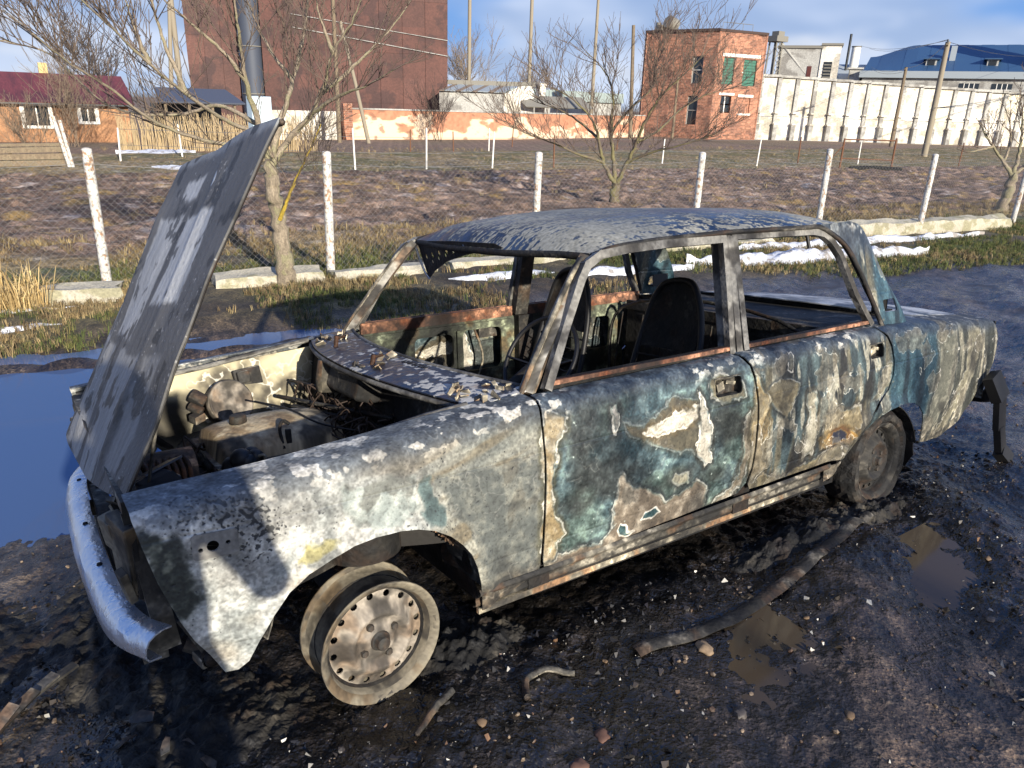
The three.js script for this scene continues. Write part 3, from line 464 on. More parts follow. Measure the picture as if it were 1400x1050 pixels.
const fenderOutline = [...topLine(-.585, .504, .105), [.506, .80], [.508, .70], [.510, .5], [.512, .295], [.43, .255], [.305, .222], [.30, .27], [.29, .33], [.272, .39], [.25, .44], [.22, .48], [.18, .52], [.13, .552], [.08, .571], [.03, .58], [-.04, .582], [-.1, .575], [-.16, .556], [-.22, .53], [-.27, .492], [-.31, .44], [-.35, .375], [-.375, .325], [-.40, .305], [-.43, .307], [-.46, .37], [-.49, .42], [-.515, .48], [-.55, .59], [-.572, .69], [-.583, .75]];
const frontDoorOutline = [...topLine(.52, 1.395, .048), [1.42, .842], [1.447, .815], [1.463, .77], [1.476, .70], [1.487, .60], [1.49, .50], [1.485, .42], [1.468, .36], [1.43, .325], [1.0, .308], [.56, .298], [.528, .302], [.522, .33], [.519, .5], [.516, .7], [.514, .82]].reverse();
const rearDoorOutline = [...topLine(1.425, 2.26, .048), [2.30, .842], [2.34, .812], [2.368, .77], [2.384, .71], [2.384, .64], [2.362, .585], [2.31, .545], [2.255, .50], [2.20, .43], [2.14, .355], [2.10, .325], [1.9, .322], [1.6, .322], [1.50, .325], [1.484, .35], [1.497, .42], [1.502, .5], [1.499, .6], [1.488, .7], [1.475, .77], [1.458, .82], [1.435, .85]].reverse();
const quarterOutline = [...topLine(2.275, 3.40, .125), [3.42, .74], [3.45, .69], [3.455, .62], [3.44, .54], [3.40, .46], [3.30, .41], [3.26, .35], [3.18, .285], [3.07, .25], [2.95, .232], [2.82, .24], [2.73, .26], [2.745, .31], [2.74, .36], [2.715, .41], [2.67, .45], [2.61, .478], [2.54, .494], [2.46, .50], [2.38, .49], [2.31, .46], [2.23, .405], [2.16, .345], [2.08, .28], [2.0, .232], [1.99, .30], [2.105, .312], [2.15, .35], [2.21, .425], [2.265, .495], [2.318, .537], [2.372, .578], [2.396, .64], [2.396, .712], [2.38, .775], [2.35, .82], [2.308, .85]];
const ccw = P => { let s = 0; for (let i = 0; i < P.length; i++) { const a = P[i], b = P[(i + 1) % P.length]; s += a[0] * b[1] - b[0] * a[1]; } return s > 0 ? P : P.slice().reverse(); };
function skin(name, outline, mat, s, o = {}) { return part(name, panel(ccw(outline), (u, v) => fSide(u, v, s), { flip: s < 0, th: .005, h: .026, ...o }), mat, car); }
const doors = {};
for (const s of [1, -1]) {
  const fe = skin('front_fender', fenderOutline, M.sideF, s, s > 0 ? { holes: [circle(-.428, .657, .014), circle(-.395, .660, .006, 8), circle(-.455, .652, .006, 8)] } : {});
  if (s > 0) part('indicator_bracket', panel(rrect(-.472, -.372, .628, .69, .008), (u, v) => [u, v, S(u, v) + .0035], { holes: [circle(-.428, .657, .0135), circle(-.395, .660, .0055, 8), circle(-.455, .652, .0055, 8)], h: .02, th: .003 }), M.gutter, fe);
  const hole = rrect(1.262, 1.398, .728, .79, .014), holeR = rrect(2.215, 2.315, .735, .793, .012);
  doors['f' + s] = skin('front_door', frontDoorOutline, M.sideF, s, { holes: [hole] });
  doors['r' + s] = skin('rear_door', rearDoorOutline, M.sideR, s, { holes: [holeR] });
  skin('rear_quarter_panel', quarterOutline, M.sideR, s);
  // door handle recess: shallow pan with torn latch
  for (const [k, x0, x1, y0, y1] of [['f', 1.258, 1.402, .724, .794], ['r', 2.211, 2.319, .731, .797]]) {
    const zc = S((x0 + x1) / 2, (y0 + y1) / 2);
    const pan = [box(x1 - x0, y1 - y0, .004, (x0 + x1) / 2, (y0 + y1) / 2, s * (zc - .036)), box(x1 - x0, .004, .036, (x0 + x1) / 2, y0, s * (zc - .022)), box(x1 - x0, .004, .036, (x0 + x1) / 2, y1, s * (zc - .022)), box(.004, y1 - y0, .036, x0, (y0 + y1) / 2, s * (zc - .022)), box(.004, y1 - y0, .036, x1, (y0 + y1) / 2, s * (zc - .022))];
    part('handle_recess', pan, M.smoke, doors[k + s]);
    part('handle_latch', [box(.035, .03, .02, x0 + .045, (y0 + y1) / 2, s * (zc - .024), 0, 0, .3), box(.05, .012, .014, x1 - .045, (y0 + y1) / 2 + .008, s * (zc - .022), 0, 0, -.2)], M.ash, doors[k + s]);
  }
  // sill with two pressed ribs
  const sillF = (u, v) => { const x = lerp(.29, 2.03, u), a = v * Math.PI * .9; return [x, .298 - .075 * v + .01 * u, s * (.772 - .022 * v * v * 2 + .010 * Math.sin(v * 9))]; };
  const sg = grid(40, 8, sillF, (u, v) => [u * 1.7, v * .1]); part('sill', shell(s > 0 ? sg : sg, .004 * (s > 0 ? -1 : 1)), M.burnt, car);
  part('sill_seam', bar([.30, .214, s * .742], [2.0, .222, s * .742], .012, .02), M.ash, car);
  // inner body side closing the gaps
  part('door_jamb', [boxTo(.48, .56, .23, .84, s > 0 ? .60 : -.755, s > 0 ? .755 : -.60), boxTo(1.44, 1.53, .23, .83, s > 0 ? .66 : -.755, s > 0 ? .755 : -.66), boxTo(.5, 2.1, .20, .29, s > 0 ? .62 : -.745, s > 0 ? .745 : -.62)], M.soot, car);
}
// inner door panels, seen through the openings
const WZ = y => .722 - (y - .85) * .215;       // plane of the side windows
function innerDoor(parent, x0, x1, s, holes) { const o = rrect(x0, x1, .33, .84, .03); return part('inner_panel', panel(o, (u, v) => [u, v, s * (.705 + .006 * Math.sin(u * 60) * Math.sin(v * 50) * .3)], { holes, h: .03, th: .012, flip: s > 0 }), M.inner, parent); }
for (const s of [1, -1]) {
  const a = innerDoor(doors['f' + s], .56, 1.44, s, [rrect(.86, 1.075, .60, .77, .03), rrect(1.13, 1.36, .57, .78, .03), rrect(.70, .78, .42, .5, .02), rrect(.9, 1.3, .40, .50, .02)]);
  part('window_regulator', [tube(smooth([[.70, .70, s * .69], [.90, .62, s * .675], [1.12, .56, s * .69]], 12), .008), box(.09, .07, .012, .97, .63, s * .69, 0, 0, .4), tube(pv([[.95, .625, s * .685], [.95, .625, s * .66]]), .022, .022, 12)], M.ash, a); part('regulator_cable', tube(smooth([[1.2, .8, s * .72], [1.24, .62, s * .70], [1.16, .45, s * .72]], 10), .006), M.ash, a);
  part('panel_rib', [bar([.58, .80, s * .698], [1.42, .80, s * .698], .012, .03), bar([1.10, .36, s * .698], [1.10, .79, s * .698], .012, .02, [1, 0, 0])], M.inner, a);
  innerDoor(doors['r' + s], 1.53, 2.2, s, [rrect(1.62, 1.82, .58, .76, .03), rrect(1.9, 2.1, .58, .76, .03)]);
  // scorched red belt rail
  for (const [k, x0, x1] of [['f', .585, 1.42], ['r', 1.50, 2.31]]) { part('belt_rail', bar([x0, .872, s * .722], [x1, .874, s * .722], .012, .014), M.rust, doors[k + s]); part('belt_rail_inner', bar([x0, .852, s * .700], [x1, .854, s * .700], .02, .05), s < 0 ? M.rust : M.soot, doors[k + s]); }
}
// window frames of the doors
const wp = (x, y, s, o = 0) => [x, y, s * (WZ(y) + o)];
function frame(parent, pts, s, w, mat, o = 0) { const g = []; const P = pts.map(([x, y]) => wp(x, y, s, o)); for (let i = 0; i < P.length - 1; i++) { const A = V(...P[i]), B = V(...P[i + 1]), e = B.clone().sub(A).normalize().multiplyScalar(w * .3); g.push(bar(A.clone().sub(e).toArray(), B.clone().add(e).toArray(), .028, w, [P[i][0] > 9 ? 1 : 0, .2, s])); } return part('window_frame', g, mat, parent); }
for (const s of [1, -1]) {
  frame(doors['f' + s], [[.584, .86], [.682, 1.03], [.765, 1.165], [.80, 1.21], [.86, 1.238], [.98, 1.25], [1.15, 1.257], [1.452, 1.26], [1.438, 1.05], [1.42, .86]], s, .026, M.gutter);
  frame(doors['r' + s], [[1.498, .86], [1.502, 1.05], [1.504, 1.268], [1.98, 1.264], [2.05, 1.252], [2.10, 1.222], [2.15, 1.165], [2.225, 1.0], [2.315, .865]], s, .026, M.gutter);
  part('window_stub', tube(pv([wp(1.95, 1.25, s), wp(1.955, 1.20, s)]), .008), M.char, doors['r' + s]);
}
// pillars
for (const s of [1, -1]) {
  const aP = [[.528, .845, s * .690], [.60, .945, s * .668], [.70, 1.075, s * .64], [.79, 1.185, s * .617], [.832, 1.226, s * .609]];
  const g = []; for (let i = 0; i < aP.length - 1; i++) g.push(bar(aP[i], V(...aP[i + 1]).add(V(...aP[i + 1]).sub(V(...aP[i])).multiplyScalar(.08)).toArray(), .03, .046, [.6, -.3, s]));
  const ap = part('a_pillar', g, M.pillar, car);
  part('pillar_flange', tube(smooth(aP.map(p => [p[0] - .024, p[1] + .006, p[2] + s * .008]), 16), .009, .009, 6), M.ash, ap);
  part('b_pillar', [bar([1.460, .84, s * .690], [1.478, 1.27, s * .610], .05, .075, [1, 0, 0]), bar([1.459, .84, s * .728], [1.478, 1.27, s * .638], .016, .03, [1, 0, 0])], s > 0 ? M.gutter : M.smoke, car);
  // C pillar
  const cp = ccw([[2.03, 1.29], [2.241, 1.297], [2.30, 1.285], [2.35, 1.263], [2.40, 1.215], [2.448, 1.147], [2.505, 1.065], [2.561, .979], [2.61, .895], [2.642, .832], [2.375, .845], [2.325, .959], [2.28, 1.045], [2.224, 1.14], [2.175, 1.20], [2.113, 1.245]]);
  const cpm = part('c_pillar', panel(cp, (x, y) => { const e = Math.max(0, (x - (2.645 - (y - .832) * .60)) + .12) / .12; return [x, y, s * (WZ(y) + .006 - .035 * e * e * e + .012 * Math.exp(-Math.pow((y - .9) / .08, 2)))]; }, { holes: [rrect(2.412, 2.512, .905, .958, .012)], flip: s < 0, h: .025, th: .006, uvf: (x, y) => [x, y * .7] }), M.sideR, car);
  part('vent_recess', [box(.12, .07, .004, 2.462, .933, s * .672, 0, 0, 0), box(.1, .006, .03, 2.462, .905, s * .69)], M.char, cpm);
  part('pillar_trim', bar([2.38, .834, s * .738], [2.65, .828, s * .705], .012, .014), M.burnt, cpm);
}
// roof
const edgeY = x => pw([[.80, 1.222], [.84, 1.238], [.88, 1.252], [.94, 1.264], [1.12, 1.277], [1.46, 1.288], [1.90, 1.288], [2.0, 1.287], [2.15, 1.285], [2.25, 1.275], [2.35, 1.25]], x);
const roofX0 = w => .852 - .055 * (1 - w * w) , roofX1 = w => 2.25 + .12 * (1 - w * w);
function roofP(u, w) { const aw = Math.abs(w), x = lerp(roofX0(w), roofX1(w), u), e = edgeY(x), c = .078 * Math.pow(Math.sin(Math.PI * clamp(.10 + .86 * u)), .45); const lat = 1 - Math.pow(aw, 4.2); const front = -.03 * Math.pow(1 - clamp(u / .10), 2); const dent = -.012 * Math.exp(-Math.pow((x - 1.3) / .3, 2) - Math.pow((w - .2) / .4, 2)); return [x, e + (c + dent) * lat + front * lat + (fbm(x * 4, w * 4, 2) - .5) * .008 * lat, w * .632 * (1 - .025 * Math.pow(1 - u, 2))]; }
{
  const g = grid(60, 40, (u, v) => roofP(u, 1 - 2 * v), (u, v, p) => [p[0], p[2]]);
  const roof = part('roof', shell(g, .006), M.roof, car);
  for (const s of [1, -1]) { const P = []; for (let i = 0; i <= 20; i++) { const p = roofP(i / 24, s); if (p[0] > 2.06) break; P.push([p[0], p[1] - .004, p[2] + s * .012]); } P.push([2.113, 1.241, s * .655], [2.175, 1.20, s * .665], [2.224, 1.14, s * .678], [2.28, 1.045, s * .70], [2.325, .959, s * .717], [2.382, .845, s * .742]); part('drip_rail', tube(smooth(P, 60), .0105, .0105, 6), M.smoke, roof); }
  const F = []; for (let i = 0; i <= 20; i++) { const w = 1 - 2 * i / 20, p = roofP(0, w * .97); F.push(V(p[0] + .006, p[1] - .012, p[2])); } part('windscreen_header', tube(F, .014, .014, 6), M.soot, roof);
  const K = []; for (let i = 0; i <= 20; i++) { const w = 1 - 2 * i / 20, p = roofP(1, w * .97); K.push(V(p[0] - .006, p[1] - .012, p[2])); } part('rear_header', tube(K, .014, .014, 6), M.soot, roof);
  for (const x of [1.15, 1.5, 1.85]) part('roof_bow', [grid(16, 1, (u, v) => { const w = 1 - 2 * u, p = roofP((x - .8) / 1.4, w * .95); return [p[0] + (v - .5) * .05, p[1] - .02, p[2]]; })], M.soot, roof);
  // torn header plate hanging from the windscreen edge, with round holes
  const P0 = [[-.60, 1.235], [-.45, 1.245], [-.2, 1.255], [.12, 1.258], [.17, 1.243], [-.1, 1.205], [-.3, 1.165], [-.46, 1.115], [-.565, 1.072], [-.585, 1.10], [-.60, 1.18]]; const holes = [];
  for (let i = 0; i < 6; i++) { holes.push(circle(-.53 + i * .083, 1.172 + i * .0125, .0115, 10)); if (i > 0) holes.push(circle(-.55 + i * .083, 1.135 + i * .019, .0095, 10)); if (i < 3) holes.push(circle(-.36 + i * .085, 1.222 + i * .004, .009, 10)); }
  part('header_plate', panel(ccw(P0), (z, y) => [.845 + (1.25 - y) * .25 - .05 * (1 - z * z / .36), y, z], { holes, h: .025, th: .003 }), M.soot, roof);
  part('header_plate_edge', tube(pv([[.83, 1.235, -.602], [.855, 1.16, -.60], [.872, 1.10, -.588], [.885, 1.068, -.566]]), .005), M.alu, roof);
}
// cowl between hood and windscreen
{
  const cw = (u, v) => { const w = 1 - 2 * u, z = w * .70; const x0 = .335 - .105 * (1 - w * w) + .02 * w * w, x1 = .545 - .13 * (1 - w * w); const x = lerp(x0, x1, v); return [x, .842 + .016 * (1 - w * w) + .012 * v - .012 * Math.pow(1 - v, 3), z]; };
  const cowl = part('cowl_panel', shell(grid(40, 10, cw, (u, v, p) => [p[2], p[0]]), .005), M.cowl, car);
  const E = []; for (let i = 0; i <= 24; i++) { const p = cw(i / 24, 0); E.push(V(p[0] - .004, p[1] - .012, p[2])); } part('cowl_lip', tube(E, .009, .009, 6), M.gutter, cowl);
  const E2 = []; for (let i = 0; i <= 24; i++) { const p = cw(i / 24, 1); E2.push(V(p[0] + .004, p[1] + .004, p[2])); } part('windscreen_channel', tube(E2, .008, .008, 6), M.gutter, cowl);
  const r = mulberry(5), fl = []; for (let i = 0; i < 46; i++) { const k = i < 16 ? .06 : i < 26 ? .45 : .88; const p = cw(clamp(k + (r() - .5) * .12), r() * .8 + .1); fl.push(box(.012 + r() * .03, .004, .01 + r() * .02, p[0], p[1] + .006 + r() * .008, p[2], r() * 2, r() * 3, r() * 2)); } part('molten_flakes', fl, M.ash, cowl).userData.kind = 'stuff';
  for (const [wz, h] of [[-.33, .05], [.08, .04]]) { const p = cw((1 - wz / .7) / 2, .35); part('wiper_spindle', [tube(pv([[p[0], p[1], p[2]], [p[0] + .005, p[1] + h, p[2] + .01]]), .009), tube(pv([[p[0], p[1] + h * .7, p[2]], [p[0] + .03, p[1] + h, p[2] + .03]]), .006)], M.copper, cowl); }
  // grille slots
  const sl = []; for (let i = 0; i < 9; i++) { const p = cw(.30 + i * .012, .85); sl.push(box(.03, .004, .005, p[0], p[1] + .005, p[2], 0, .4, 0)); } part('vent_slot', sl, M.char, cowl);
}
// hood, hinged at the nose and standing open
{
  const e = V(.465, .89, 0).normalize(), nrm = V(-e.y, e.x, 0), o = V(-.59, .74, 0);
  const hp = (u, v) => { const z = .58 - 1.19 * u, t = z / .585; let s = lerp(-.037 + .045 * t * t, 1.003, v); s += .1 * (z - .58) * lerp(.85, 1, v); const fb = Math.max(0, -z - .28), d = .006 * Math.sin(v * Math.PI) - lerp(.32, .55, v) * fb * fb - .12 * Math.pow(Math.max(0, z - .3), 2) + (fbm(z * 4, v * 5, 2) - .5) * .012 + .005 * Math.sin(z * 9 + v * 4) + .012 * Math.exp(-Math.pow((Math.abs(z) - .27) / .035, 2)) * sm(0, .1, v) * sm(1, .92, v); return [o.x + e.x * s + nrm.x * d, o.y + e.y * s + nrm.y * d, z, s]; };
  const g = grid(48, 44, (u, v) => hp(1 - u, v), (u, v, p) => { return [.58 - 1.19 * (1 - u), lerp(-.1, 1.0, v)]; });
  const hood = part('hood', shell(g, .005), M.hood, car);
  for (const u of [0.004, .996]) { const P = []; for (let i = 0; i <= 20; i++) { const p = hp(u, i / 20); P.push(V(p[0] + .006, p[1] - .003, p[2])); } part('hood_flange', tube(P, .0045, .0045, 5), M.smoke, hood); }
  { const P = []; for (let i = 0; i <= 20; i++) { const p = hp(i / 20, .995); P.push(V(p[0] + .01, p[1] - .006, p[2])); } part('hood_rear_edge', tube(P, .009, .009, 5), M.ash, hood); }
  part('prop_rod', tube(smooth([[-.50, .60, .30], [-.46, .80, .33], [-.40, 1.02, .36]], 10), .005), M.burnt, car);
}
// trunk lid and rear end
{
  const tl = (u, v) => { const w = 1 - 2 * v, x = lerp(2.70 - .06 * (1 - w * w), 3.43, u); return [x, belt(x) + .012 + .022 * (1 - Math.pow(Math.abs(w), 3)) - .02 * Math.pow(u, 8), w * .625]; };
  M.trunk = stdmat(tex(512, 512, 2.5, 3.5, -.7, .7, (x, z) => { const f = fbm(x * 8, z * 8, 4), g = fbm(x * 50, z * 50, 3); let c = mix3([96, 100, 104], [190, 190, 186], sm(.3, .65, f * .7 + g * .3)); c = mix3(c, [50, 62, 76], sm(.55, .68, fbm(x * 5 + 8, z * 6, 4)) * .8); return { c, r: .55, b: g }; }), { bs: .002, side: THREE.DoubleSide });
  part('trunk_lid', shell(grid(24, 24, tl), .005), M.trunk, car);
  part('tail_panel', shell(grid(20, 10, (u, v) => { const w = 1 - 2 * u; return [3.455 - .03 * w * w - .05 * v * v, lerp(.76, .36, v), w * .745]; }, (u, v, p) => [p[2], p[1]]), .005), M.burnt, car);
  for (const s of [1, -1]) part('tail_lamp_socket', [box(.02, .16, .36, 3.452, .63, s * .48, 0, s * .05, 0, .006), box(.03, .11, .3, 3.456, .63, s * .48, 0, s * .05, 0, .006)], M.char, car);
  part('parcel_shelf', grid(6, 6, (u, v) => [lerp(2.16, 2.72, u), .822 + .02 * u, lerp(-.64, .64, v)]), M.smoke, car);
  part('shelf_edge', [bar([2.16, .825, -.62], [2.16, .825, .62], .02, .05), bar([2.70, .848, -.62], [2.70, .848, .62], .02, .02)], M.smoke, car);
  // rear bumper fallen on one end
  part('rear_bumper', [tube(smooth([[3.36, .42, .80], [3.44, .36, .74], [3.50, .33, .4], [3.51, .33, -.5], [3.40, .35, -.78]], 24), .035, .035, 6), bar([3.33, .50, .80], [3.37, .38, .84], .05, .11, [1, 0, 0]), bar([3.36, .40, .84], [3.375, .22, .85], .03, .075, [1, 0, 0]), bar([3.375, .23, .85], [3.39, .10, .865], .035, .055, [1, 0, 0]), bar([3.385, .11, .86], [3.44, .045, .885], .05, .075, [1, 0, 0])], M.char, car);
  part('mud_flap', panel(ccw([[0, 0], [.13, 0], [.14, -.12], [.09, -.2], [.02, -.18]]), (u, v) => [2.78 + .02 * Math.sin(v * 20), .30 + v, .60 + u], { h: .03, th: .006 }), M.char, car);
}
// floor, firewall, rear seat wall, inner wings
{
  part('floor_pan', [boxTo(.45, 2.2, .16, .18, -.66, .66), boxTo(.5, 2.1, .18, .30, -.11, .11)], M.soot, car);
  part('firewall', shell(grid(16, 12, (u, v) => [.36 - .06 * Math.sin(v * 3), lerp(.18, .815, v), lerp(-.66, .66, u)], (u, v, p) => [p[2], p[1]]), .005), M.smoke, car);
  part('rear_seat_wall', shell(grid(12, 10, (u, v) => [2.12 + .04 * v, lerp(.2, .82, v), lerp(-.62, .62, u)], (u, v, p) => [p[2], p[1]]), .005), M.smoke, car);
  part('rear_seat_frame', [0, 1, 2, 3, 4, 5, 6, 7].map(i => tube(smooth([[1.72, .38, -.55 + i * .157], [1.95, .40, -.55 + i * .157], [2.02, .60, -.55 + i * .157], [2.06, .8, -.55 + i * .157]], 10), .004, .004, 4)).concat([tube(smooth([[2.0, .42, -.6], [2.07, .80, -.6], [2.07, .80, .6], [2.0, .42, .6]], 20), .009)]), M.smoke, car);
  for (const s of [1, -1]) {
    part('inner_wing', shell(grid(24, 12, (u, v) => { const x = lerp(-.54, .36, u), bulge = Math.exp(-Math.pow((x - .02) / .22, 2)); return [x, lerp(lerp(.64, .40, sm(-.50, -.2, x)), belt(x) - .02, v), s * (.655 - .13 * bulge * sm(1, .55, v))]; }, (u, v, p) => [p[0], p[1]]), s * .004), M.wing, car);
    part('wing_gutter', tube(pv([[-.57, .745, s * .650], [-.1, .785, s * .655], [.2, .825, s * .66], [.33, .838, s * .67]]), .011), M.gutter, car);
    part('wheel_arch_liner', shell(grid(24, 6, (u, v) => { const a = lerp(.1, Math.PI - .35, u); const dn = (fbm(a * 6, v * 3, 3) - .5) * .05; return [-.01 + (.345 + dn) * Math.cos(a), .24 + (.345 + dn) * Math.sin(a), s * lerp(.50, .745, v)]; }, (u, v) => [u, v * .3]), .004), M.burnt, car);
    part('rear_arch_liner', shell(grid(24, 6, (u, v) => { const a = lerp(.3, Math.PI - .2, u); return [2.40 + .355 * Math.cos(a), .15 + .35 * Math.sin(a), s * lerp(.42, .76, v)]; }, (u, v) => [u, v * .3]), .004), M.soot, car);
  }
  // dash frame
  part('dash_frame', [tube(smooth([[.50, .80, -.66], [.52, .80, 0], [.50, .80, .66]], 12), .018), tube(smooth([[.56, .66, -.66], [.60, .62, 0], [.56, .66, .66]], 12), .014), box(.05, .14, .36, .60, .72, .34, 0, 0, .2), tube(pv([[.55, .70, .05], [.6, .40, .05]]), .012)], M.soot, car);
}
// ---------------------------------------------------------------- burnt car: wheels, engine bay, cabin, bumper
function lathe(prof, seg = 48) { const g = new THREE.LatheGeometry(prof.map(p => new THREE.Vector2(p[0], p[1])), seg); g.rotateX(Math.PI / 2); return uvBox(g); }   // axis along +z
const dish = r => -.046 + .006 * sm(.152, .143, r) + .034 * sm(.122, .088, r) - .020 * sm(.082, .066, r) + .010 * sm(.056, .04, r);
const faceGeo = panel(circle(0, 0, .150, 56), (x, y) => [x, y, dish(Math.hypot(x, y))], { holes: Array.from({ length: 16 }, (_, i) => circle(.131 * Math.cos(i / 16 * 6.2832 + .1), .131 * Math.sin(i / 16 * 6.2832 + .1), .0105, 9)), h: .014, th: .004 });
const barrelGeo = mg([lathe([[.148, -.046], [.152, -.030], [.158, -.012], [.166, -.006], [.172, .0], [.181, .004], [.183, .0], [.181, -.006], [.174, -.008], [.170, -.012], [.163, -.018], [.160, -.03], [.160, -.034], [.158, -.098], [.160, -.100], [.164, -.125], [.170, -.136], [.181, -.140], [.183, -.145], [.180, -.149], [.168, -.145], [.160, -.135], [.155, -.105], [.134, -.09], [.132, -.06], [.148, -.046]])]);
const hubGeo = mg([lathe([[0, .030], [.017, .030], [.020, .026], [.021, .012], [.027, .010], [.030, .004], [.033, .0], [.036, -.004], [.036, -.03], [0, -.03]], 24)]);
const boltGeo = mg([new THREE.CylinderGeometry(.0105, .0125, .016, 6).rotateX(Math.PI / 2)].map(uvBox));
function wheel(x, y, z, s, camber, tyre) {
  const w = new THREE.Group(); w.name = 'wheel'; w.position.set(x, y, z); w.rotation.set(camber, s > 0 ? .045 : Math.PI, 0); car.add(w);
  part('rim', barrelGeo, tyre ? M.smoke : M.rimBarrel, w); part('wheel_disc', faceGeo, tyre ? M.smoke : M.rim, w); const h = part('hub', hubGeo, M.burnt, w); h.position.z = -.020; part('rim_well', lathe([[.1615, -.022], [.1605, -.03], [.143, -.040], [.139, -.062], [.141, -.085], [.1605, -.098]], 48), M.soot, w);
  for (let i = 0; i < 4; i++) { const b = part('bolt', boltGeo, M.burnt, w); const a = i * Math.PI / 2 + .5; b.position.set(.054 * Math.cos(a), .054 * Math.sin(a), -.022); }
  const d = part('brake_drum', lathe([[0, -.05], [.10, -.05], [.118, -.06], [.118, -.10], [0, -.11]], 28), M.smoke, w); void d;
  if (tyre) part('charred_tyre', (() => { const P = []; for (let i = 0; i <= 14; i++) { const a = lerp(-2.2, 2.2, i / 14); P.push([.205 + .040 * Math.cos(a), -.07 + .085 * Math.sin(a)]); } const g = lathe(P, 56), p = g.attributes.position; for (let i = 0; i < p.count; i++) { const r = Math.hypot(p.getX(i), p.getY(i)), n = .006 * (fbm(p.getX(i) * 30 + 5, p.getY(i) * 30 + p.getZ(i) * 20, 3) - .5) * 4; let Y = p.getY(i) * (1 + n / r); if (Y < -.18) { p.setZ(i, p.getZ(i) * (1 + (-.18 - Y) * 4)); Y = -.18 + (Y + .18) * .45; } p.setY(i, Y); p.setX(i, p.getX(i) * (1 + n / r)); } g.computeVertexNormals(); return g; })(), M.soot, w);
  return w;
}
wheel(-.015, .2295, .752, 1, .026, false); wheel(2.452, .218, .748, 1, 0, true); wheel(-.015, .235, -.752, -1, 0, true); wheel(2.452, .225, -.748, -1, 0, true);
part('front_suspension', [tube(pv([[-.01, .23, .66], [-.01, .25, -.66]]), .035, .035, 10), bar([.0, .22, .66], [.05, .2, .30], .06, .04), bar([.0, .33, .62], [.04, .36, .35], .05, .03), tube(pv([[.02, .22, .55], [.03, .52, .50]]), .035, .035, 10)], M.soot, car); part('rear_axle', tube(pv([[2.45, .22, .66], [2.45, .22, -.66]]), .04, .04, 10), M.soot, car);
part('coil_spring', tube(Array.from({ length: 90 }, (_, i) => V(.02 + .055 * Math.cos(i * .42), .24 + i * .0032, .52 + .055 * Math.sin(i * .42))), .008, .008, 6), M.copper, car);
part('charred_liner_flakes', (() => { const r = mulberry(9), g = []; for (let i = 0; i < 60; i++) { const a = .6 + r() * .7; g.push(box(.008 + r() * .014, .004, .008 + r() * .012, -.01 + .325 * Math.cos(a), .24 + .325 * Math.sin(a), .60 + r() * .1, r() * 3, r() * 3, r() * 3)); } return g; })(), M.copper, car).userData.kind = 'stuff';
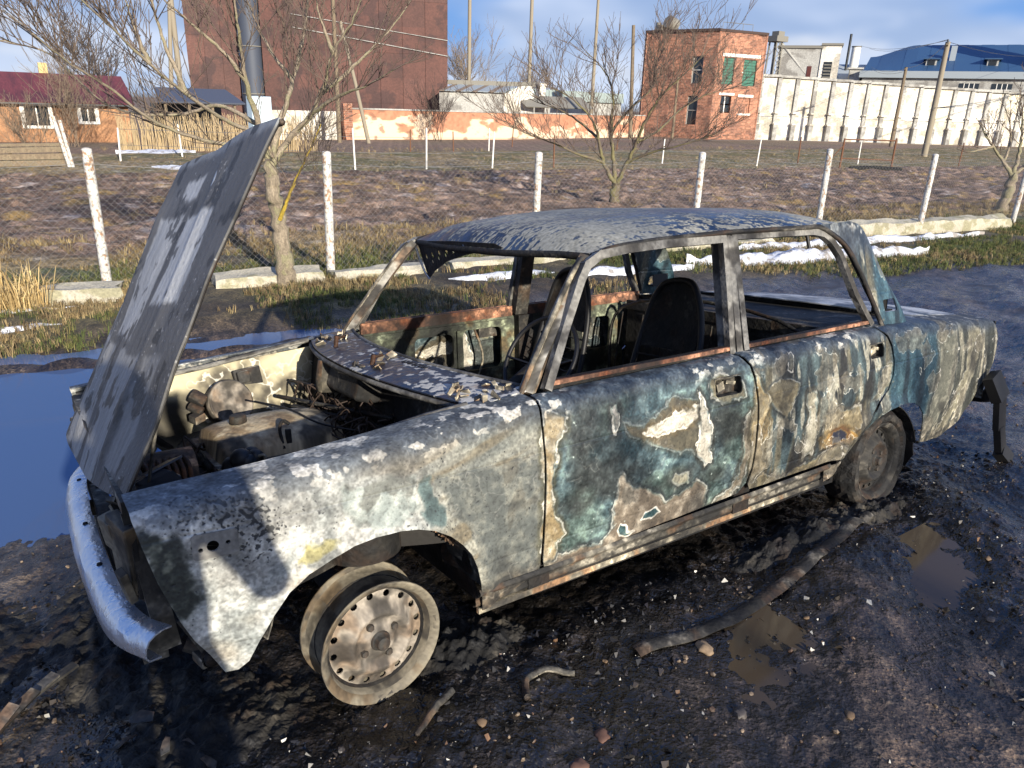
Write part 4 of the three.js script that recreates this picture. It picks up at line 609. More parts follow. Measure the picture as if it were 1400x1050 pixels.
// engine
{
  const eng = new THREE.Group(); eng.name = 'engine'; car.add(eng);
  part('engine_block', [boxTo(-.26, .22, .22, .575, -.26, -.02, .02), boxTo(-.2, .2, .28, .5, -.02, .07, .02), box(.1, .16, .2, -.30, .44, -.14, 0, 0, 0, .02), tube(pv([[-.34, .45, -.13], [-.26, .45, -.13]]), .09, .09, 20), tube(pv([[-.33, .34, .06], [-.25, .34, .06]]), .055, .055, 16)], M.soot, eng);
  // rocker cover: long rounded cap
  const cvr = part('rocker_cover', shell(grid(30, 14, (u, v) => { const x = lerp(-.235, .215, u), a = lerp(0, Math.PI, v), e = Math.pow(Math.max(0, Math.sin(Math.PI * u)), .14); return [x, .575 + .10 * Math.pow(Math.max(0, Math.sin(a)), .6) * e, -.16 + .185 * Math.cos(a) * (0.8 + .2 * e)]; }, (u, v, p) => [p[0], p[2]]), .004), M.cover, eng);
  part('cover_flange', [boxTo(-.25, .23, .572, .584, -.36, .04, .004)], M.burnt, cvr);
  part('cover_stay', [tube(smooth([[-.02, .60, .02], [-.02, .67, -.01], [0, .685, -.03], [.02, .67, -.035]], 14), .006), box(.018, .08, .012, .0, .625, .014)], M.soot, cvr);
  part('oil_cap', [lathe([[0, .02], [.026, .02], [.03, .012], [.03, -.01], [0, -.01]], 18).rotateX(-Math.PI / 2).translate(-.12, .678, -.16)], M.burnt, cvr);
  part('dipstick', tube(smooth([[-.14, .40, .12], [-.14, .56, .12], [-.14, .615, .12], [-.135, .632, .135], [-.122, .632, .14], [-.118, .62, .14]], 24), .0055, .0055, 6), M.ash, eng);
  part('melted_cap', (() => { const r = mulberry(3), g = []; for (let i = 0; i < 16; i++) g.push(new THREE.IcosahedronGeometry(.018 + r() * .022, 1).translate(-.21 + r() * .07, .56 + r() * .07, .06 + r() * .07)); return g; })(), M.char, eng);
  part('alternator_windings', (() => { const g = [tube(pv([[-.46, .56, -.06], [-.30, .56, -.06]]), .085, .085, 20)]; for (let i = 0; i < 14; i++) g.push(tube(smooth([[-.455 + (i % 7) * .02, .63, -.02 + (i > 6 ? .03 : 0)], [-.45 + (i % 7) * .02, .61, .035], [-.45 + (i % 7) * .02, .54, .045]], 8), .008, .008, 5)); return g; })(), M.copper, eng);
  part('radiator_remains', [box(.03, .30, .5, -.50, .44, -.05, 0, 0, .05), boxTo(-.52, -.47, .60, .63, -.34, .26)], M.soot, eng);
  // hoses, wires
  const r = mulberry(21), hoses = [], wires = [];
  for (let i = 0; i < 16; i++) { const x = -.3 + r() * .62, z = -.05 + r() * .5; hoses.push(tube(smooth([[x, .42 + r() * .12, z], [x + (r() - .5) * .2, .5 + r() * .1, z + (r() - .5) * .2], [x + (r() - .5) * .3, .42 + r() * .12, z + (r() - .5) * .3], [x + (r() - .5) * .3, .34, z + (r() - .5) * .3]], 14), .007 + r() * .012, .012, 7)); }
  for (let i = 0; i < 40; i++) { const x = -.5 + r() * .35, z = -.3 + r() * .75, y = .5 + r() * .12; wires.push(tube(smooth([[x, y, z], [x + (r() - .5) * .1, y + r() * .06, z + (r() - .5) * .14], [x + (r() - .5) * .16, y - .05 * r(), z + (r() - .5) * .2], [x + (r() - .5) * .16, y - .15 * r(), z + (r() - .5) * .2]], 10), .003 + r() * .004, .004, 4)); }
  for (let i = 0; i < 90; i++) { const x = .18 + r() * .14, z = -.40 + r() * .62, y = .58 + r() * .12; wires.push(tube(smooth([[x, y, z], [x + (r() - .5) * .09, y + r() * .05, z + (r() - .5) * .12], [x + (r() - .5) * .12, y - .05 * r(), z + (r() - .5) * .15], [x + (r() - .5) * .12, y - .15 * r(), z + (r() - .5) * .15]], 12), .0025 + r() * .003, .003, 4)); }
  part('hoses', hoses, M.soot, eng); part('scorched_wires', wires, M.wire, eng).userData.kind = 'stuff';
  part('fuel_line', tube(smooth([[-.02, .70, -.30], [.06, .69, -.15], [.12, .66, .0], [.24, .63, .10]], 14), .004), M.char, eng);
}
{
  // far inner wing: round cover, bracket, relay
  part('round_cover', [lathe([[0, .016], [.075, .016], [.082, .022], [.090, .020], [.092, .0], [.084, -.05], [.0, -.06]], 36).rotateX(-.35).rotateY(.25).translate(-.06, .655, -.52)], M.rim, car);
  part('wing_bracket', [box(.11, .075, .02, .04, .73, -.60, -.2, 0, .1, .006), box(.05, .05, .03, .02, .735, -.585, -.2, 0, .1, .006), tube(pv([[-.19, .70, -.55], [-.15, .67, -.52]]), .028, .028, 12), tube(pv([[-.2, .66, -.54], [-.17, .64, -.5]]), .02, .02, 10), box(.05, .035, .04, -.19, .62, -.5, .3, .5, .2, .005)], M.burnt, car);
  part('washer_bottle_remains', [lathe([[.0, .07], [.035, .07], [.05, .0], [.052, -.05], [0, -.05]], 20).rotateX(-Math.PI / 2).translate(.26, .76, -.26)], M.ash, car);
  part('spring_tower', [lathe([[0, .1], [.06, .1], [.09, .08], [.11, 0], [.115, -.2], [.1, -.2]], 28).rotateX(-Math.PI / 2).translate(.02, .63, .56)], M.soot, car);
  part('heater_box', [box(.14, .10, .36, .31, .76, -.12, 0, 0, -.3, .02)], M.smoke, car);
  part('linkage_rods', [tube(pv([[.12, .66, -.48], [.31, .69, .20]]), .008), tube(pv([[.2, .70, -.55], [.34, .72, .12]]), .007), bar([.14, .64, -.36], [.33, .66, .34], .02, .015)], M.smoke, car);
}
// nose: crossmember, headlamp frames, brackets
part('nose_crossmember', [bar([-.565, .735, -.62], [-.565, .735, .62], .045, .03), bar([-.56, .40, -.66], [-.56, .40, .66], .05, .05), bar([-.555, .30, -.55], [-.555, .30, .55], .06, .04), bar([-.565, .72, .60], [-.53, .36, .64], .05, .025, [0, 0, 1]), bar([-.565, .72, -.60], [-.53, .36, -.64], .05, .025, [0, 0, 1])], M.burnt, car);
for (const s of [1, -1]) part('headlamp_frame', [...[.50, .56, .68].map(y => bar([-.572, y, s * .28], [-.572, y, s * .62], .012, .012)), ...[.28, .45, .62].map(z => bar([-.572, .50, s * z], [-.572, .69, s * z], .012, .012, [0, 0, 1])), box(.02, .15, .30, -.535, .59, s * .45)], M.soot, car);
part('headlamp_bucket', [lathe([[.0, -.05], [.06, -.045], [.085, -.02], [.092, .0], [.086, .004]], 28).rotateY(-Math.PI / 2 + .2).translate(-.52, .60, .44), box(.16, .006, .14, -.48, .665, .40, .3, .2, .25), box(.12, .006, .10, -.45, .685, .22, -.3, .4, .2), box(.10, .05, .08, -.46, .66, .30, .3, .5, .2, .01)], new THREE.MeshStandardMaterial({ color: 0x2a2d33, roughness: .3, metalness: .3 }), car);
part('nose_bracket', [box(.035, .20, .10, -.585, .60, .565, .25, .25, .12, .006), box(.05, .09, .06, -.597, .645, .52, .2, .3, .2, .006), box(.02, .12, .03, -.60, .53, .60, .5, .2, .3, .003)], M.rimBarrel, car); part('bumper_stay', tube(pv([[-.585, .50, .56], [-.545, .47, .62]]), .01), M.burnt, car); part('valance_bracket', [tube(pv([[-.5, .37, .67], [-.43, .33, .70]]), .018, .018, 10), box(.05, .035, .05, -.46, .34, .70, .3, .3, .1, .006)], M.burnt, car);
part('hood_hinge', [bar([-.575, .70, .50], [-.60, .73, .52], .03, .012), bar([-.588, .71, .50], [-.55, .60, .56], .035, .01)], M.burnt, car); part('hood_hinge', bar([-.575, .68, -.50], [-.60, .69, -.52], .03, .012), M.burnt, car);
part('fender_corner_bracket', [bar([-.50, .46, .70], [-.44, .33, .715], .035, .01, [0, 0, 1]), bar([-.54, .58, .69], [-.49, .43, .71], .02, .008, [0, 0, 1]), tube(pv([[-.455, .345, .70], [-.455, .345, .735]]), .022, .022, 12)], M.smoke, car);
// aluminium front bumper: a bent channel hanging loose ahead of the nose
{
  const c = new THREE.CatmullRomCurve3(pv([[-.56, .445, .735], [-.608, .430, .60], [-.632, .422, .35], [-.640, .42, .0], [-.635, .425, -.35], [-.612, .44, -.58], [-.575, .455, -.68]]));
  const sec = [[.034, .010], [.012, .012], [-.010, .008], [-.026, -.002], [-.034, -.018], [-.036, -.036], [-.028, -.046], [.0, -.048]];       // x outwards(-), y
  const g = grid(48, sec.length - 1, (u, v) => { const i = v * (sec.length - 1), a = Math.floor(Math.min(i, sec.length - 2)), f = i - a, p = c.getPoint(u), t = c.getTangent(u); const nx = -t.z, nz = t.x, k = nx > 0 ? 1 : -1; const q = [lerp(sec[a][0], sec[a + 1][0], f), lerp(sec[a][1], sec[a + 1][1], f)]; return [p.x + nx * k * q[0] + (fbm(u * 14, v * 3, 2) - .5) * .006, p.y + q[1] + (fbm(u * 12 + 9, v * 3, 2) - .5) * .006, p.z + nz * k * q[0]]; }, (u, v) => [u * 1.4, v * .2]);
  const b = part('front_bumper', toCreasedNormals(shell(g, -.004), .6), M.alu, car);
  part('bumper_bolt', [.4, .56, .8].map((u, i) => { const p = c.getPoint(u); return tube(pv([[p.x + .008, p.y + .010, p.z], [p.x + .008, p.y + .019, p.z]]), .009, .007, 10); }), M.soot, b);
  part('bumper_bracket', [bar([-.60, .38, .42], [-.54, .38, .42], .03, .05), bar([-.60, .38, -.42], [-.54, .38, -.42], .03, .05)], M.smoke, b);
}
// cabin: steering wheel and column, seat frames
{
  const w = new THREE.Group(); w.name = 'steering_wheel'; w.position.set(.845, .848, .33); w.rotation.set(0, -Math.PI / 2, 0); w.rotation.order = 'YXZ'; w.rotation.set(-.55, -Math.PI / 2 + .12, .1); car.add(w);
  part('wheel_rim', new THREE.TorusGeometry(.168, .0085, 8, 56), M.char, w); part('spokes', [bar([-.165, 0, 0], [-.03, -.02, -.03], .025, .006), bar([.165, 0, 0], [.03, -.02, -.03], .025, .006), bar([0, -.165, 0], [0, -.03, -.03], .025, .006, [1, 0, 0])], M.char, w); part('boss', lathe([[0, .0], [.04, -.005], [.05, -.03], [.03, -.05], [0, -.05]], 20), M.char, w);
  part('steering_column', [tube(pv([[.80, .82, .33], [.52, .66, .34], [.40, .54, .34]]), .02, .02, 10)], M.soot, car);
}
function seat(z, dz) {
  const g = new THREE.Group(); g.name = 'front_seat'; g.position.set(0, 0, z); car.add(g); const b = [];
  const back = [[1.36, .40, -.20], [1.46, .70, -.18], [1.515, .90, -.155], [1.535, 1.01, -.12], [1.545, 1.065, -.07], [1.545, 1.075, .07], [1.535, 1.01, .12], [1.515, .90, .155], [1.46, .70, .18], [1.36, .40, .20]];
  part('back_frame', tube(smooth(back, 60), .013, .013, 8), M.char, g);
  part('back_pan', shell(grid(14, 10, (u, v) => { const t = lerp(.80, 1.07, v), hw = .15 * Math.pow(Math.sin(Math.acos(clamp((t - .9) / .182, -.1, .99))), .7); return [1.465 + (t - .72) * .23 + .02 * Math.sin(u * 3.14), t, lerp(-hw, hw, u)]; }, (u, v, p) => [p[2], p[1]]), .006), M.soot, g);
  const sp = []; for (let i = 0; i < 7; i++) { const y = .45 + i * .052, x = 1.37 + (y - .4) * .31; sp.push(tube(smooth([[x, y, -.2], [x - .012, y + .006, -.1], [x + .012, y, 0], [x - .012, y + .006, .1], [x, y, .2]], 16), .004, .004, 4)); } part('seat_spring', sp, M.smoke, g);
  part('cushion_frame', [tube(smooth([[1.38, .38, -.22], [1.1, .37, -.22], [.93, .40, -.2], [.93, .40, .2], [1.1, .37, .22], [1.38, .38, .22]], 30), .013, .013, 8), ...[0, 1, 2, 3, 4, 5].map(i => tube(smooth([[.97 + i * .07, .375, -.21], [.97 + i * .07, .36, 0], [.97 + i * .07, .375, .21]], 10), .004, .004, 4))], M.char, g);
  part('seat_rail', [bar([.92, .2, -.18], [1.42, .2, -.18], .03, .05), bar([.92, .2, .18], [1.42, .2, .18], .03, .05), ...[[.96, -.18], [.96, .18], [1.36, -.18], [1.36, .18]].map(([x, zz]) => bar([x, .2, zz], [x, .38, zz], .02, .03, [1, 0, 0]))], M.soot, g);
}
seat(.34); seat(-.35);
part('gear_lever', [tube(smooth([[.95, .28, 0], [.93, .45, 0], [.90, .56, .01]], 8), .007), new THREE.SphereGeometry(.016, 10, 8).translate(.9, .565, .01)], M.char, car);

// sooted wheel housing ahead of the front axle
for (const s of [1, -1]) part('wheel_housing', shell(grid(14, 8, (u, v) => { const x = lerp(-.42, .02, u), b = Math.exp(-Math.pow((x - .02) / .22, 2)); return [x, lerp(lerp(.58, .40, sm(-.42, -.2, x)), .62, v), s * (.655 - .11 * b * sm(1, .4, v) + .02 * (fbm(x * 16, v * 5, 2) - .5))]; }, (u, v, p) => [p[0], p[1]]), s * .003), M.soot, car);
// ---------------------------------------------------------------- trees
const LIMBS = {
 old: [
  [[1.59, -0.03, -4.88], [1.59, 0.31, -4.88], [1.56, 0.65, -4.89], [1.52, 0.96, -4.85], [1.51, 1.16, -4.85]],
  [[1.52, 1.14, -4.85], [1.68, 1.37, -4.80], [1.85, 1.61, -4.63], [1.93, 1.86, -4.50], [1.98, 2.11, -4.37], [2.09, 2.35, -4.21], [2.19, 2.62, -4.06]],
  [[1.53, 1.22, -4.85], [1.67, 1.57, -4.91], [1.85, 1.89, -5.06], [2.01, 2.22, -5.21], [2.15, 2.55, -5.38], [2.23, 2.88, -5.45]],
  [[1.50, 1.22, -4.86], [1.40, 1.57, -4.78], [1.31, 1.87, -4.71], [1.27, 2.14, -4.61], [1.23, 2.46, -4.52], [1.21, 2.71, -4.42]],
  [[1.46, 1.41, -4.87], [1.11, 1.54, -4.66], [0.76, 1.74, -4.43], [0.49, 1.94, -4.28], [0.27, 2.13, -4.12], [0.05, 2.31, -3.94], [-0.07, 2.41, -3.86]],
  [[1.48, 1.29, -4.86], [1.12, 1.34, -4.76], [0.77, 1.42, -4.63], [0.46, 1.56, -4.49], [0.20, 1.77, -4.33], [-0.03, 1.90, -4.16], [-0.24, 2.06, -3.97], [-0.40, 2.20, -3.88]],
  [[1.43, 1.51, -4.88], [1.21, 1.65, -5.25], [0.95, 1.57, -5.52], [0.60, 1.56, -5.68], [0.33, 1.65, -5.82], [-0.00, 2.03, -5.96], [-0.25, 2.11, -6.08], [-0.51, 2.15, -6.09]],
  [[1.91, 1.77, -4.56], [2.16, 1.97, -4.51], [2.41, 2.18, -4.51], [2.67, 2.44, -4.50], [2.89, 2.73, -4.49]],
  [[1.56, 0.66, -4.84], [1.62, 0.89, -4.71], [1.69, 1.11, -4.58], [1.75, 1.31, -4.45], [1.82, 1.53, -4.32]],
  [[1.85, 1.89, -5.06], [1.74, 2.14, -5.30], [1.70, 2.40, -5.53], [1.65, 2.72, -5.75]],
  [[1.31, 1.87, -4.71], [1.13, 2.08, -4.65], [0.94, 2.23, -4.60], [0.75, 2.37, -4.54], [0.57, 2.52, -4.47]],
  [[1.85, 1.61, -4.63], [1.98, 1.77, -4.26], [2.10, 1.85, -3.99], [2.23, 1.98, -3.71]],
  [[0.49, 1.94, -4.28], [0.42, 2.17, -4.29], [0.39, 2.36, -4.30]],
  [[0.76, 1.74, -4.43], [0.65, 2.10, -4.46], [0.60, 2.35, -4.46], [0.58, 2.54, -4.47]],
  [[1.98, 2.11, -4.37], [1.90, 2.35, -4.40], [1.86, 2.56, -4.42]],
 ],
 spread: [
  [[9.11, -0.04, -8.49], [9.08, 0.20, -8.52], [9.08, 0.44, -8.52]],
  [[9.08, 0.42, -8.52], [8.83, 0.81, -8.61], [8.67, 1.22, -8.61], [8.47, 1.59, -8.65], [8.08, 1.94, -8.84], [7.64, 2.07, -8.92]],
  [[9.08, 0.42, -8.52], [9.02, 0.90, -8.57], [9.04, 1.34, -8.69], [9.09, 1.97, -8.78], [9.02, 2.35, -8.94], [8.75, 2.7, -9.20]],
  [[9.10, 0.45, -8.50], [9.15, 0.83, -8.31], [9.18, 1.18, -8.15], [9.15, 1.62, -7.90], [9.24, 1.99, -7.68], [9.5, 2.35, -7.43], [9.8, 2.75, -7.20]],
  [[8.83, 0.81, -8.61], [8.27, 0.96, -8.69], [7.72, 1.15, -8.74], [7.19, 1.32, -8.88], [6.87, 1.49, -8.98]],
  [[9.15, 0.83, -8.31], [9.31, 1.03, -7.89], [9.47, 1.16, -7.44], [9.68, 1.30, -7.07], [9.80, 1.43, -6.78]],
  [[9.04, 1.34, -8.69], [9.39, 1.73, -8.64], [9.85, 2.15, -8.55], [10.05, 2.5, -8.75], [10.3, 2.85, -8.77]],
  [[9.18, 1.18, -8.15], [9.58, 1.40, -8.04], [9.98, 1.76, -7.93], [10.41, 2.02, -7.75], [10.85, 2.16, -7.56]],
  [[8.67, 1.22, -8.61], [8.56, 1.52, -9.10], [8.41, 1.69, -9.47], [8.20, 1.81, -9.88]],
 ],
 edge: [
  [[16.23, 0.01, -4.87], [16.25, 0.42, -4.82], [16.25, 0.74, -4.81]],
  [[16.25, 0.72, -4.81], [16.08, 0.98, -4.96], [15.89, 1.27, -5.14], [15.71, 1.54, -5.29], [15.54, 1.80, -5.41]],
  [[16.25, 0.72, -4.81], [16.26, 1.09, -4.79], [16.25, 1.43, -4.82], [16.22, 1.83, -4.88], [16.20, 2.23, -4.94]],
  [[16.25, 0.72, -4.81], [16.41, 0.95, -4.69], [16.56, 1.24, -4.59], [16.71, 1.58, -4.47]],
  [[16.08, 0.98, -4.96], [16.28, 1.28, -5.01], [16.35, 1.62, -5.10], [16.37, 1.96, -5.28]],
  [[15.89, 1.27, -5.14], [15.63, 1.20, -5.24], [15.35, 1.15, -5.35]],
 ],
};
const barkTile = (a, b, li) => tex(256, 512, 0, .5, 0, 1, (x, y) => { const n = tn(x, y, .5, 12, 3), v = tn(x, y * .25, .5, 40, 3), g = tn(x + .2, y, .5, 90, 2); let c = mix3(a, b, clamp(n * .5 + v * .6 - .05)); c = mix3(c, li, sm(.55, .7, tn(x + .1, y + .3, .5, 8, 3)) * .55); const k = .8 + g * .4; return { c: c.map(q => q * k), r: .9, b: v * .6 + g * .4 }; }, { rough: false, wrap: true });
const bark1 = stdmat(barkTile([96, 86, 72], [166, 152, 130], [130, 128, 92]), { bs: .008, roughness: .9 }), bark2 = stdmat(barkTile([70, 62, 52], [124, 112, 92], [124, 120, 72]), { bs: .006, roughness: .9 }), twigMat = flat(102, 88, 76, .85), twigDark = flat(72, 62, 56, .9), twigPale = flat(128, 112, 94, .9);
function growTwigs(rnd, p, dir, len, r, depth, out, minr = .0022, un = 1) {
  const n = Math.max(3, Math.round(len / .12 / un)), pts = [p.clone()]; const d = dir.clone(); let q = p.clone();
  for (let i = 0; i < n; i++) { d.add(V((rnd() - .5) * .35, (rnd() - .5) * .3 + .07, (rnd() - .5) * .35)).normalize(); q = q.clone().addScaledVector(d, len / n); pts.push(q); }
  const r1 = Math.max(minr, r * .45); out.push(tube(pts, Math.max(r, minr), r1, r > .012 ? 5 : 3, false));
  if (depth > 0) { const k = Math.round(len / un * (depth > 1 ? 5 : 6) + rnd() * 2); for (let i = 0; i < k; i++) { const t = .2 + .8 * rnd(), a = Math.min(n - 1, Math.floor(t * n)), b = pts[a].clone().lerp(pts[a + 1], rnd()); const s = d.clone().add(V((rnd() - .5) * 1.9, (rnd() - .5) * 1.3 + .25, (rnd() - .5) * 1.9)).normalize(); growTwigs(rnd, b, s, len * (.35 + .35 * rnd()), r * .55, depth - 1, out, minr, un); } }
}
function bareTree(name, label, limbs, rTrunk, rLimb, seed, mat, tw, dens, minr, group) {
  const t = thing(name, label, 'tree', limbs[0][0], group), off = V(...limbs[0][0]), rnd = mulberry(seed);
  const rel = a => a.map(p => V(...p).sub(off));
  limbs.forEach((L, i) => {
    const c = new THREE.CatmullRomCurve3(rel(L)), pts = c.getPoints(L.length * 5), n = pts.length;
    const r0 = i ? rLimb * (i < 4 ? 1 : .62) : rTrunk, r1 = i ? minr * 1.6 : rTrunk * .72;
    pts.forEach((p, k) => { if (k > 1) p.add(V((rnd() - .5) * r0 * .5, (rnd() - .5) * r0 * .4, (rnd() - .5) * r0 * .5)); });
    const rad = pts.map((p, k) => { const u = k / (n - 1); let r = i ? lerp(r0, r1, Math.pow(u, .75)) : lerp(r0, r1, u); if (!i && u < .25) r *= 1 + .5 * Math.pow(1 - u / .25, 2); return r * (1 + (rnd() - .5) * .12); });
    if (!i) { pts[0].y -= .12; }
    part(i ? 'limb' : 'trunk', tube(pts, rad, 0, i ? 7 : 12), mat, t);
    if (i) { const out = [], L0 = c.getLength(); const k = Math.round(L0 * dens); for (let j = 0; j < k; j++) { const u = .15 + .85 * Math.pow(rnd(), .8), p = c.getPoint(u), d = c.getTangent(u); d.add(V((rnd() - .5) * 2, rnd() * 1.2 - .1, (rnd() - .5) * 2)).normalize(); growTwigs(rnd, p, d, (.25 + rnd() * .5) * Math.min(1.2, L0 * .6), rLimb * .16, 2, out, minr); } const m = part('twigs', out, tw, t); m.userData.kind = 'stuff'; }
  });
  return t;
}
{ const t = bareTree('fruit_tree', 'bare fruit tree with pale smooth trunk behind the raised hood', LIMBS.old, .085, .036, 11, bark1, twigMat, 10, .0022); const l = t.children.filter(c => c.name === 'limb')[7]; l.material = stdmat(barkTile([112, 96, 52], [176, 150, 62], [196, 168, 52]), { roughness: .9, bs: .006 }); l.userData.label = 'limb coated in yellow lichen'; }
bareTree('fruit_tree', 'low spreading bare fruit tree with lichened stems beyond the car roof', LIMBS.spread, .10, .05, 23, bark2, twigMat, 10, .0032);
bareTree('fruit_tree', 'small bare tree leaning beside the last white fence post', LIMBS.edge, .11, .05, 31, bark1, twigMat, 6, .0045);
function shrub(name, label, x, z, h, w, n, seed, mat, minr, group) {
  const t = thing(name, label, 'shrub', [x, 0, z], group), rnd = mulberry(seed), out = [];
  for (let i = 0; i < n; i++) { const a = rnd() * 6.283, s = rnd(); growTwigs(rnd, V((rnd() - .5) * w * .25, -.03, (rnd() - .5) * w * .25), V(Math.cos(a) * s * w / h, 1.2, Math.sin(a) * s * w / h).normalize(), h * (.6 + rnd() * .45), minr * 2.2, 2, out, minr, h * .75); }
  const m = part('stems', out, mat, t); m.userData.kind = 'stuff'; return t;
}
shrub('bare_shrub', 'tangled grey-brown bare shrub in front of the orange house wall', 2.15, -28.5, 2.5, 2.4, 13, 41, twigPale, .0045);
shrub('bare_shrub', 'leafless shrub standing before the brick wall', 18.6, -32.5, 2.2, 1.4, 9, 43, twigDark, .006);
shrub('bare_shrub', 'thin bare shrub between the fruit tree and the brick wall', 5.2, -13.5, 1.9, 1.0, 8, 44, twigDark, .003);
shrub('bare_shrub', 'young reddish bare shrub in the field near the fence', 1.0, -27.2, 1.2, 3.2, 18, 47, twigPale, .0045);
function farTree(label, x, z, h, w, seed, mat, minr) { const t = thing('distant_tree', label, 'tree', [x, 0, z], 'bare trees on the skyline'), rnd = mulberry(seed), out = []; part('trunk', tube([V(0, -.1, 0), V(.05, h * .25, 0), V(0, h * .5, .1)], h * .022, h * .012, 6), twigDark, t); for (let i = 0; i < 20; i++) { const a = rnd() * 6.283; growTwigs(rnd, V(0, h * (.2 + rnd() * .3), 0), V(Math.cos(a) * w / h * 1.2, .8, Math.sin(a) * w / h * 1.2).normalize(), h * (.35 + rnd() * .25), minr * 2, 2, out, minr, h * .42); } const m = part('crown', out, mat, t); m.userData.kind = 'stuff'; return t; }
farTree('rounded bare tree standing behind the red-roofed house', 5.2, -46, 4.6, 3.2, 61, twigDark, .009);
farTree('bare tree beyond the grey shed roof', 41, -66, 7.6, 5, 62, twigPale, .012);
farTree('tall bare tree behind the house gable', -2.0, -48, 6.2, 3.6, 63, twigDark, .009);
farTree('small bare tree beyond the long low roofs', 52, -70, 5.6, 3.5, 64, twigPale, .012);

// ---------------------------------------------------------------- fence, kerb beams, snow, grass
const postTex = tex(192, 640, 0, .3, 0, 1.4, (x, y) => { const n = tn(x, y, .3, 9, 3), f = fbm(x * 30, y * 22, 4); let c = mix3([184, 182, 174], [222, 220, 212], n); c = mix3(c, [146, 104, 70], sm(.58, .78, f + (fbm(x * 4 + 3, y * 3, 2) - .5) * .35) * .85); c = mix3(c, [104, 98, 90], sm(.6, .75, fbm(x * 60, y * 60, 2)) * .5); return { c, r: .7, b: f }; }, { rough: false });
const postMats = [0, .6, 1.3, 2.1].map(o => { const t = { map: postTex.map.clone(), bump: null }; t.map.wrapS = t.map.wrapT = THREE.RepeatWrapping; t.map.offset.set(o, o * .3); t.map.needsUpdate = true; return stdmat(t, { roughness: .7 }); });
const FP = [[-2.25, -5.95, 1.22, 0, 0], [.11, -5.54, 1.25, -.012, .01], [2.13, -5.09, 1.24, .015, 0], [4.71, -5.05, 1.22, 0, .01], [7.19, -4.78, 1.22, 0, 0], [9.34, -4.34, 1.28, .02, 0], [11.43, -3.94, 1.22, -.01, .02], [14.39, -3.84, 1.06, .03, 0], [17.4, -3.6, 1.1, 0, 0]];
const fpNames = ['white fence post with rust streaks left of the raised hood', 'rust-streaked white fence post beyond the hood edge', 'white fence post beside the bare fruit tree trunk', 'white post rising behind the windscreen opening', 'grey-white post behind the middle of the roof', 'white post behind the rear of the roof', 'white post standing at the long concrete beam', 'white post beside the small leaning tree', 'last white post along the track'];
FP.forEach(([x, z, h, lx, lz], i) => { const p = thing('fence_post', fpNames[i], 'fence post', [x, 0, z], 'white fence posts'); p.rotation.set(lz, i * 1.3, lx); part('tube', tube(pv([[0, -.15, 0], [0, h * .5, 0], [0, h, 0]]), .044, .044, 14), postMats[i % 4], p); part('cap', new THREE.SphereGeometry(.045, 14, 6, 0, 6.2832, 0, 1.571).scale(1, .5, 1).translate(0, h, 0), postMats[(i + 1) % 4], p); });
const wireMat = new THREE.MeshStandardMaterial({ color: 0x8c8a86, roughness: .5, metalness: .5 });
for (let i = 0; i < FP.length - 1; i++) {
  const [x0, z0] = FP[i], [x1, z1] = FP[i + 1], L = Math.hypot(x1 - x0, z1 - z0), H = 1.12, p = .062, out = [], rnd = mulberry(i + 70); const at = (u, y) => V(x0 + (x1 - x0) * u / L, y + .04, z0 + (z1 - z0) * u / L + .055 + .025 * Math.sin(u * 2.3 + i) * Math.sin(y * 2));
  for (let c = -H; c < L; c += p) for (const s of [1, -1]) { const a = Math.max(0, s > 0 ? -c : c + H - L), b = Math.min(H, s > 0 ? L - c : c + H); if (b - a < .02) continue; const f = y => s > 0 ? at(c + y, y) : at(c + H - y, y); const P = []; const n = 3; for (let k = 0; k <= n; k++) { const y = lerp(a, b, k / n); P.push(f(y)); } out.push(tube(P, .00095, .00095, 3, false)); }
  out.push(tube(Array.from({ length: 9 }, (_, k) => at(L * k / 8, H - .02 - .05 * Math.sin(k / 8 * Math.PI))), .002, .002, 4, false));
  const m = single('chain_link_mesh', out, wireMat, ['sagging chain-link mesh at the fence end beside dry reeds', 'chain-link mesh between the two posts behind the hood', 'chain-link mesh span behind the windscreen pillar', 'chain-link mesh span behind the car cabin', 'chain-link mesh span behind the roof', 'chain-link mesh span past the roof end', 'chain-link mesh span along the long concrete beam', 'last chain-link mesh span beside the small tree'][i], 'wire fence', 'chain-link fence spans'); m.userData.label = m.userData.label;
}
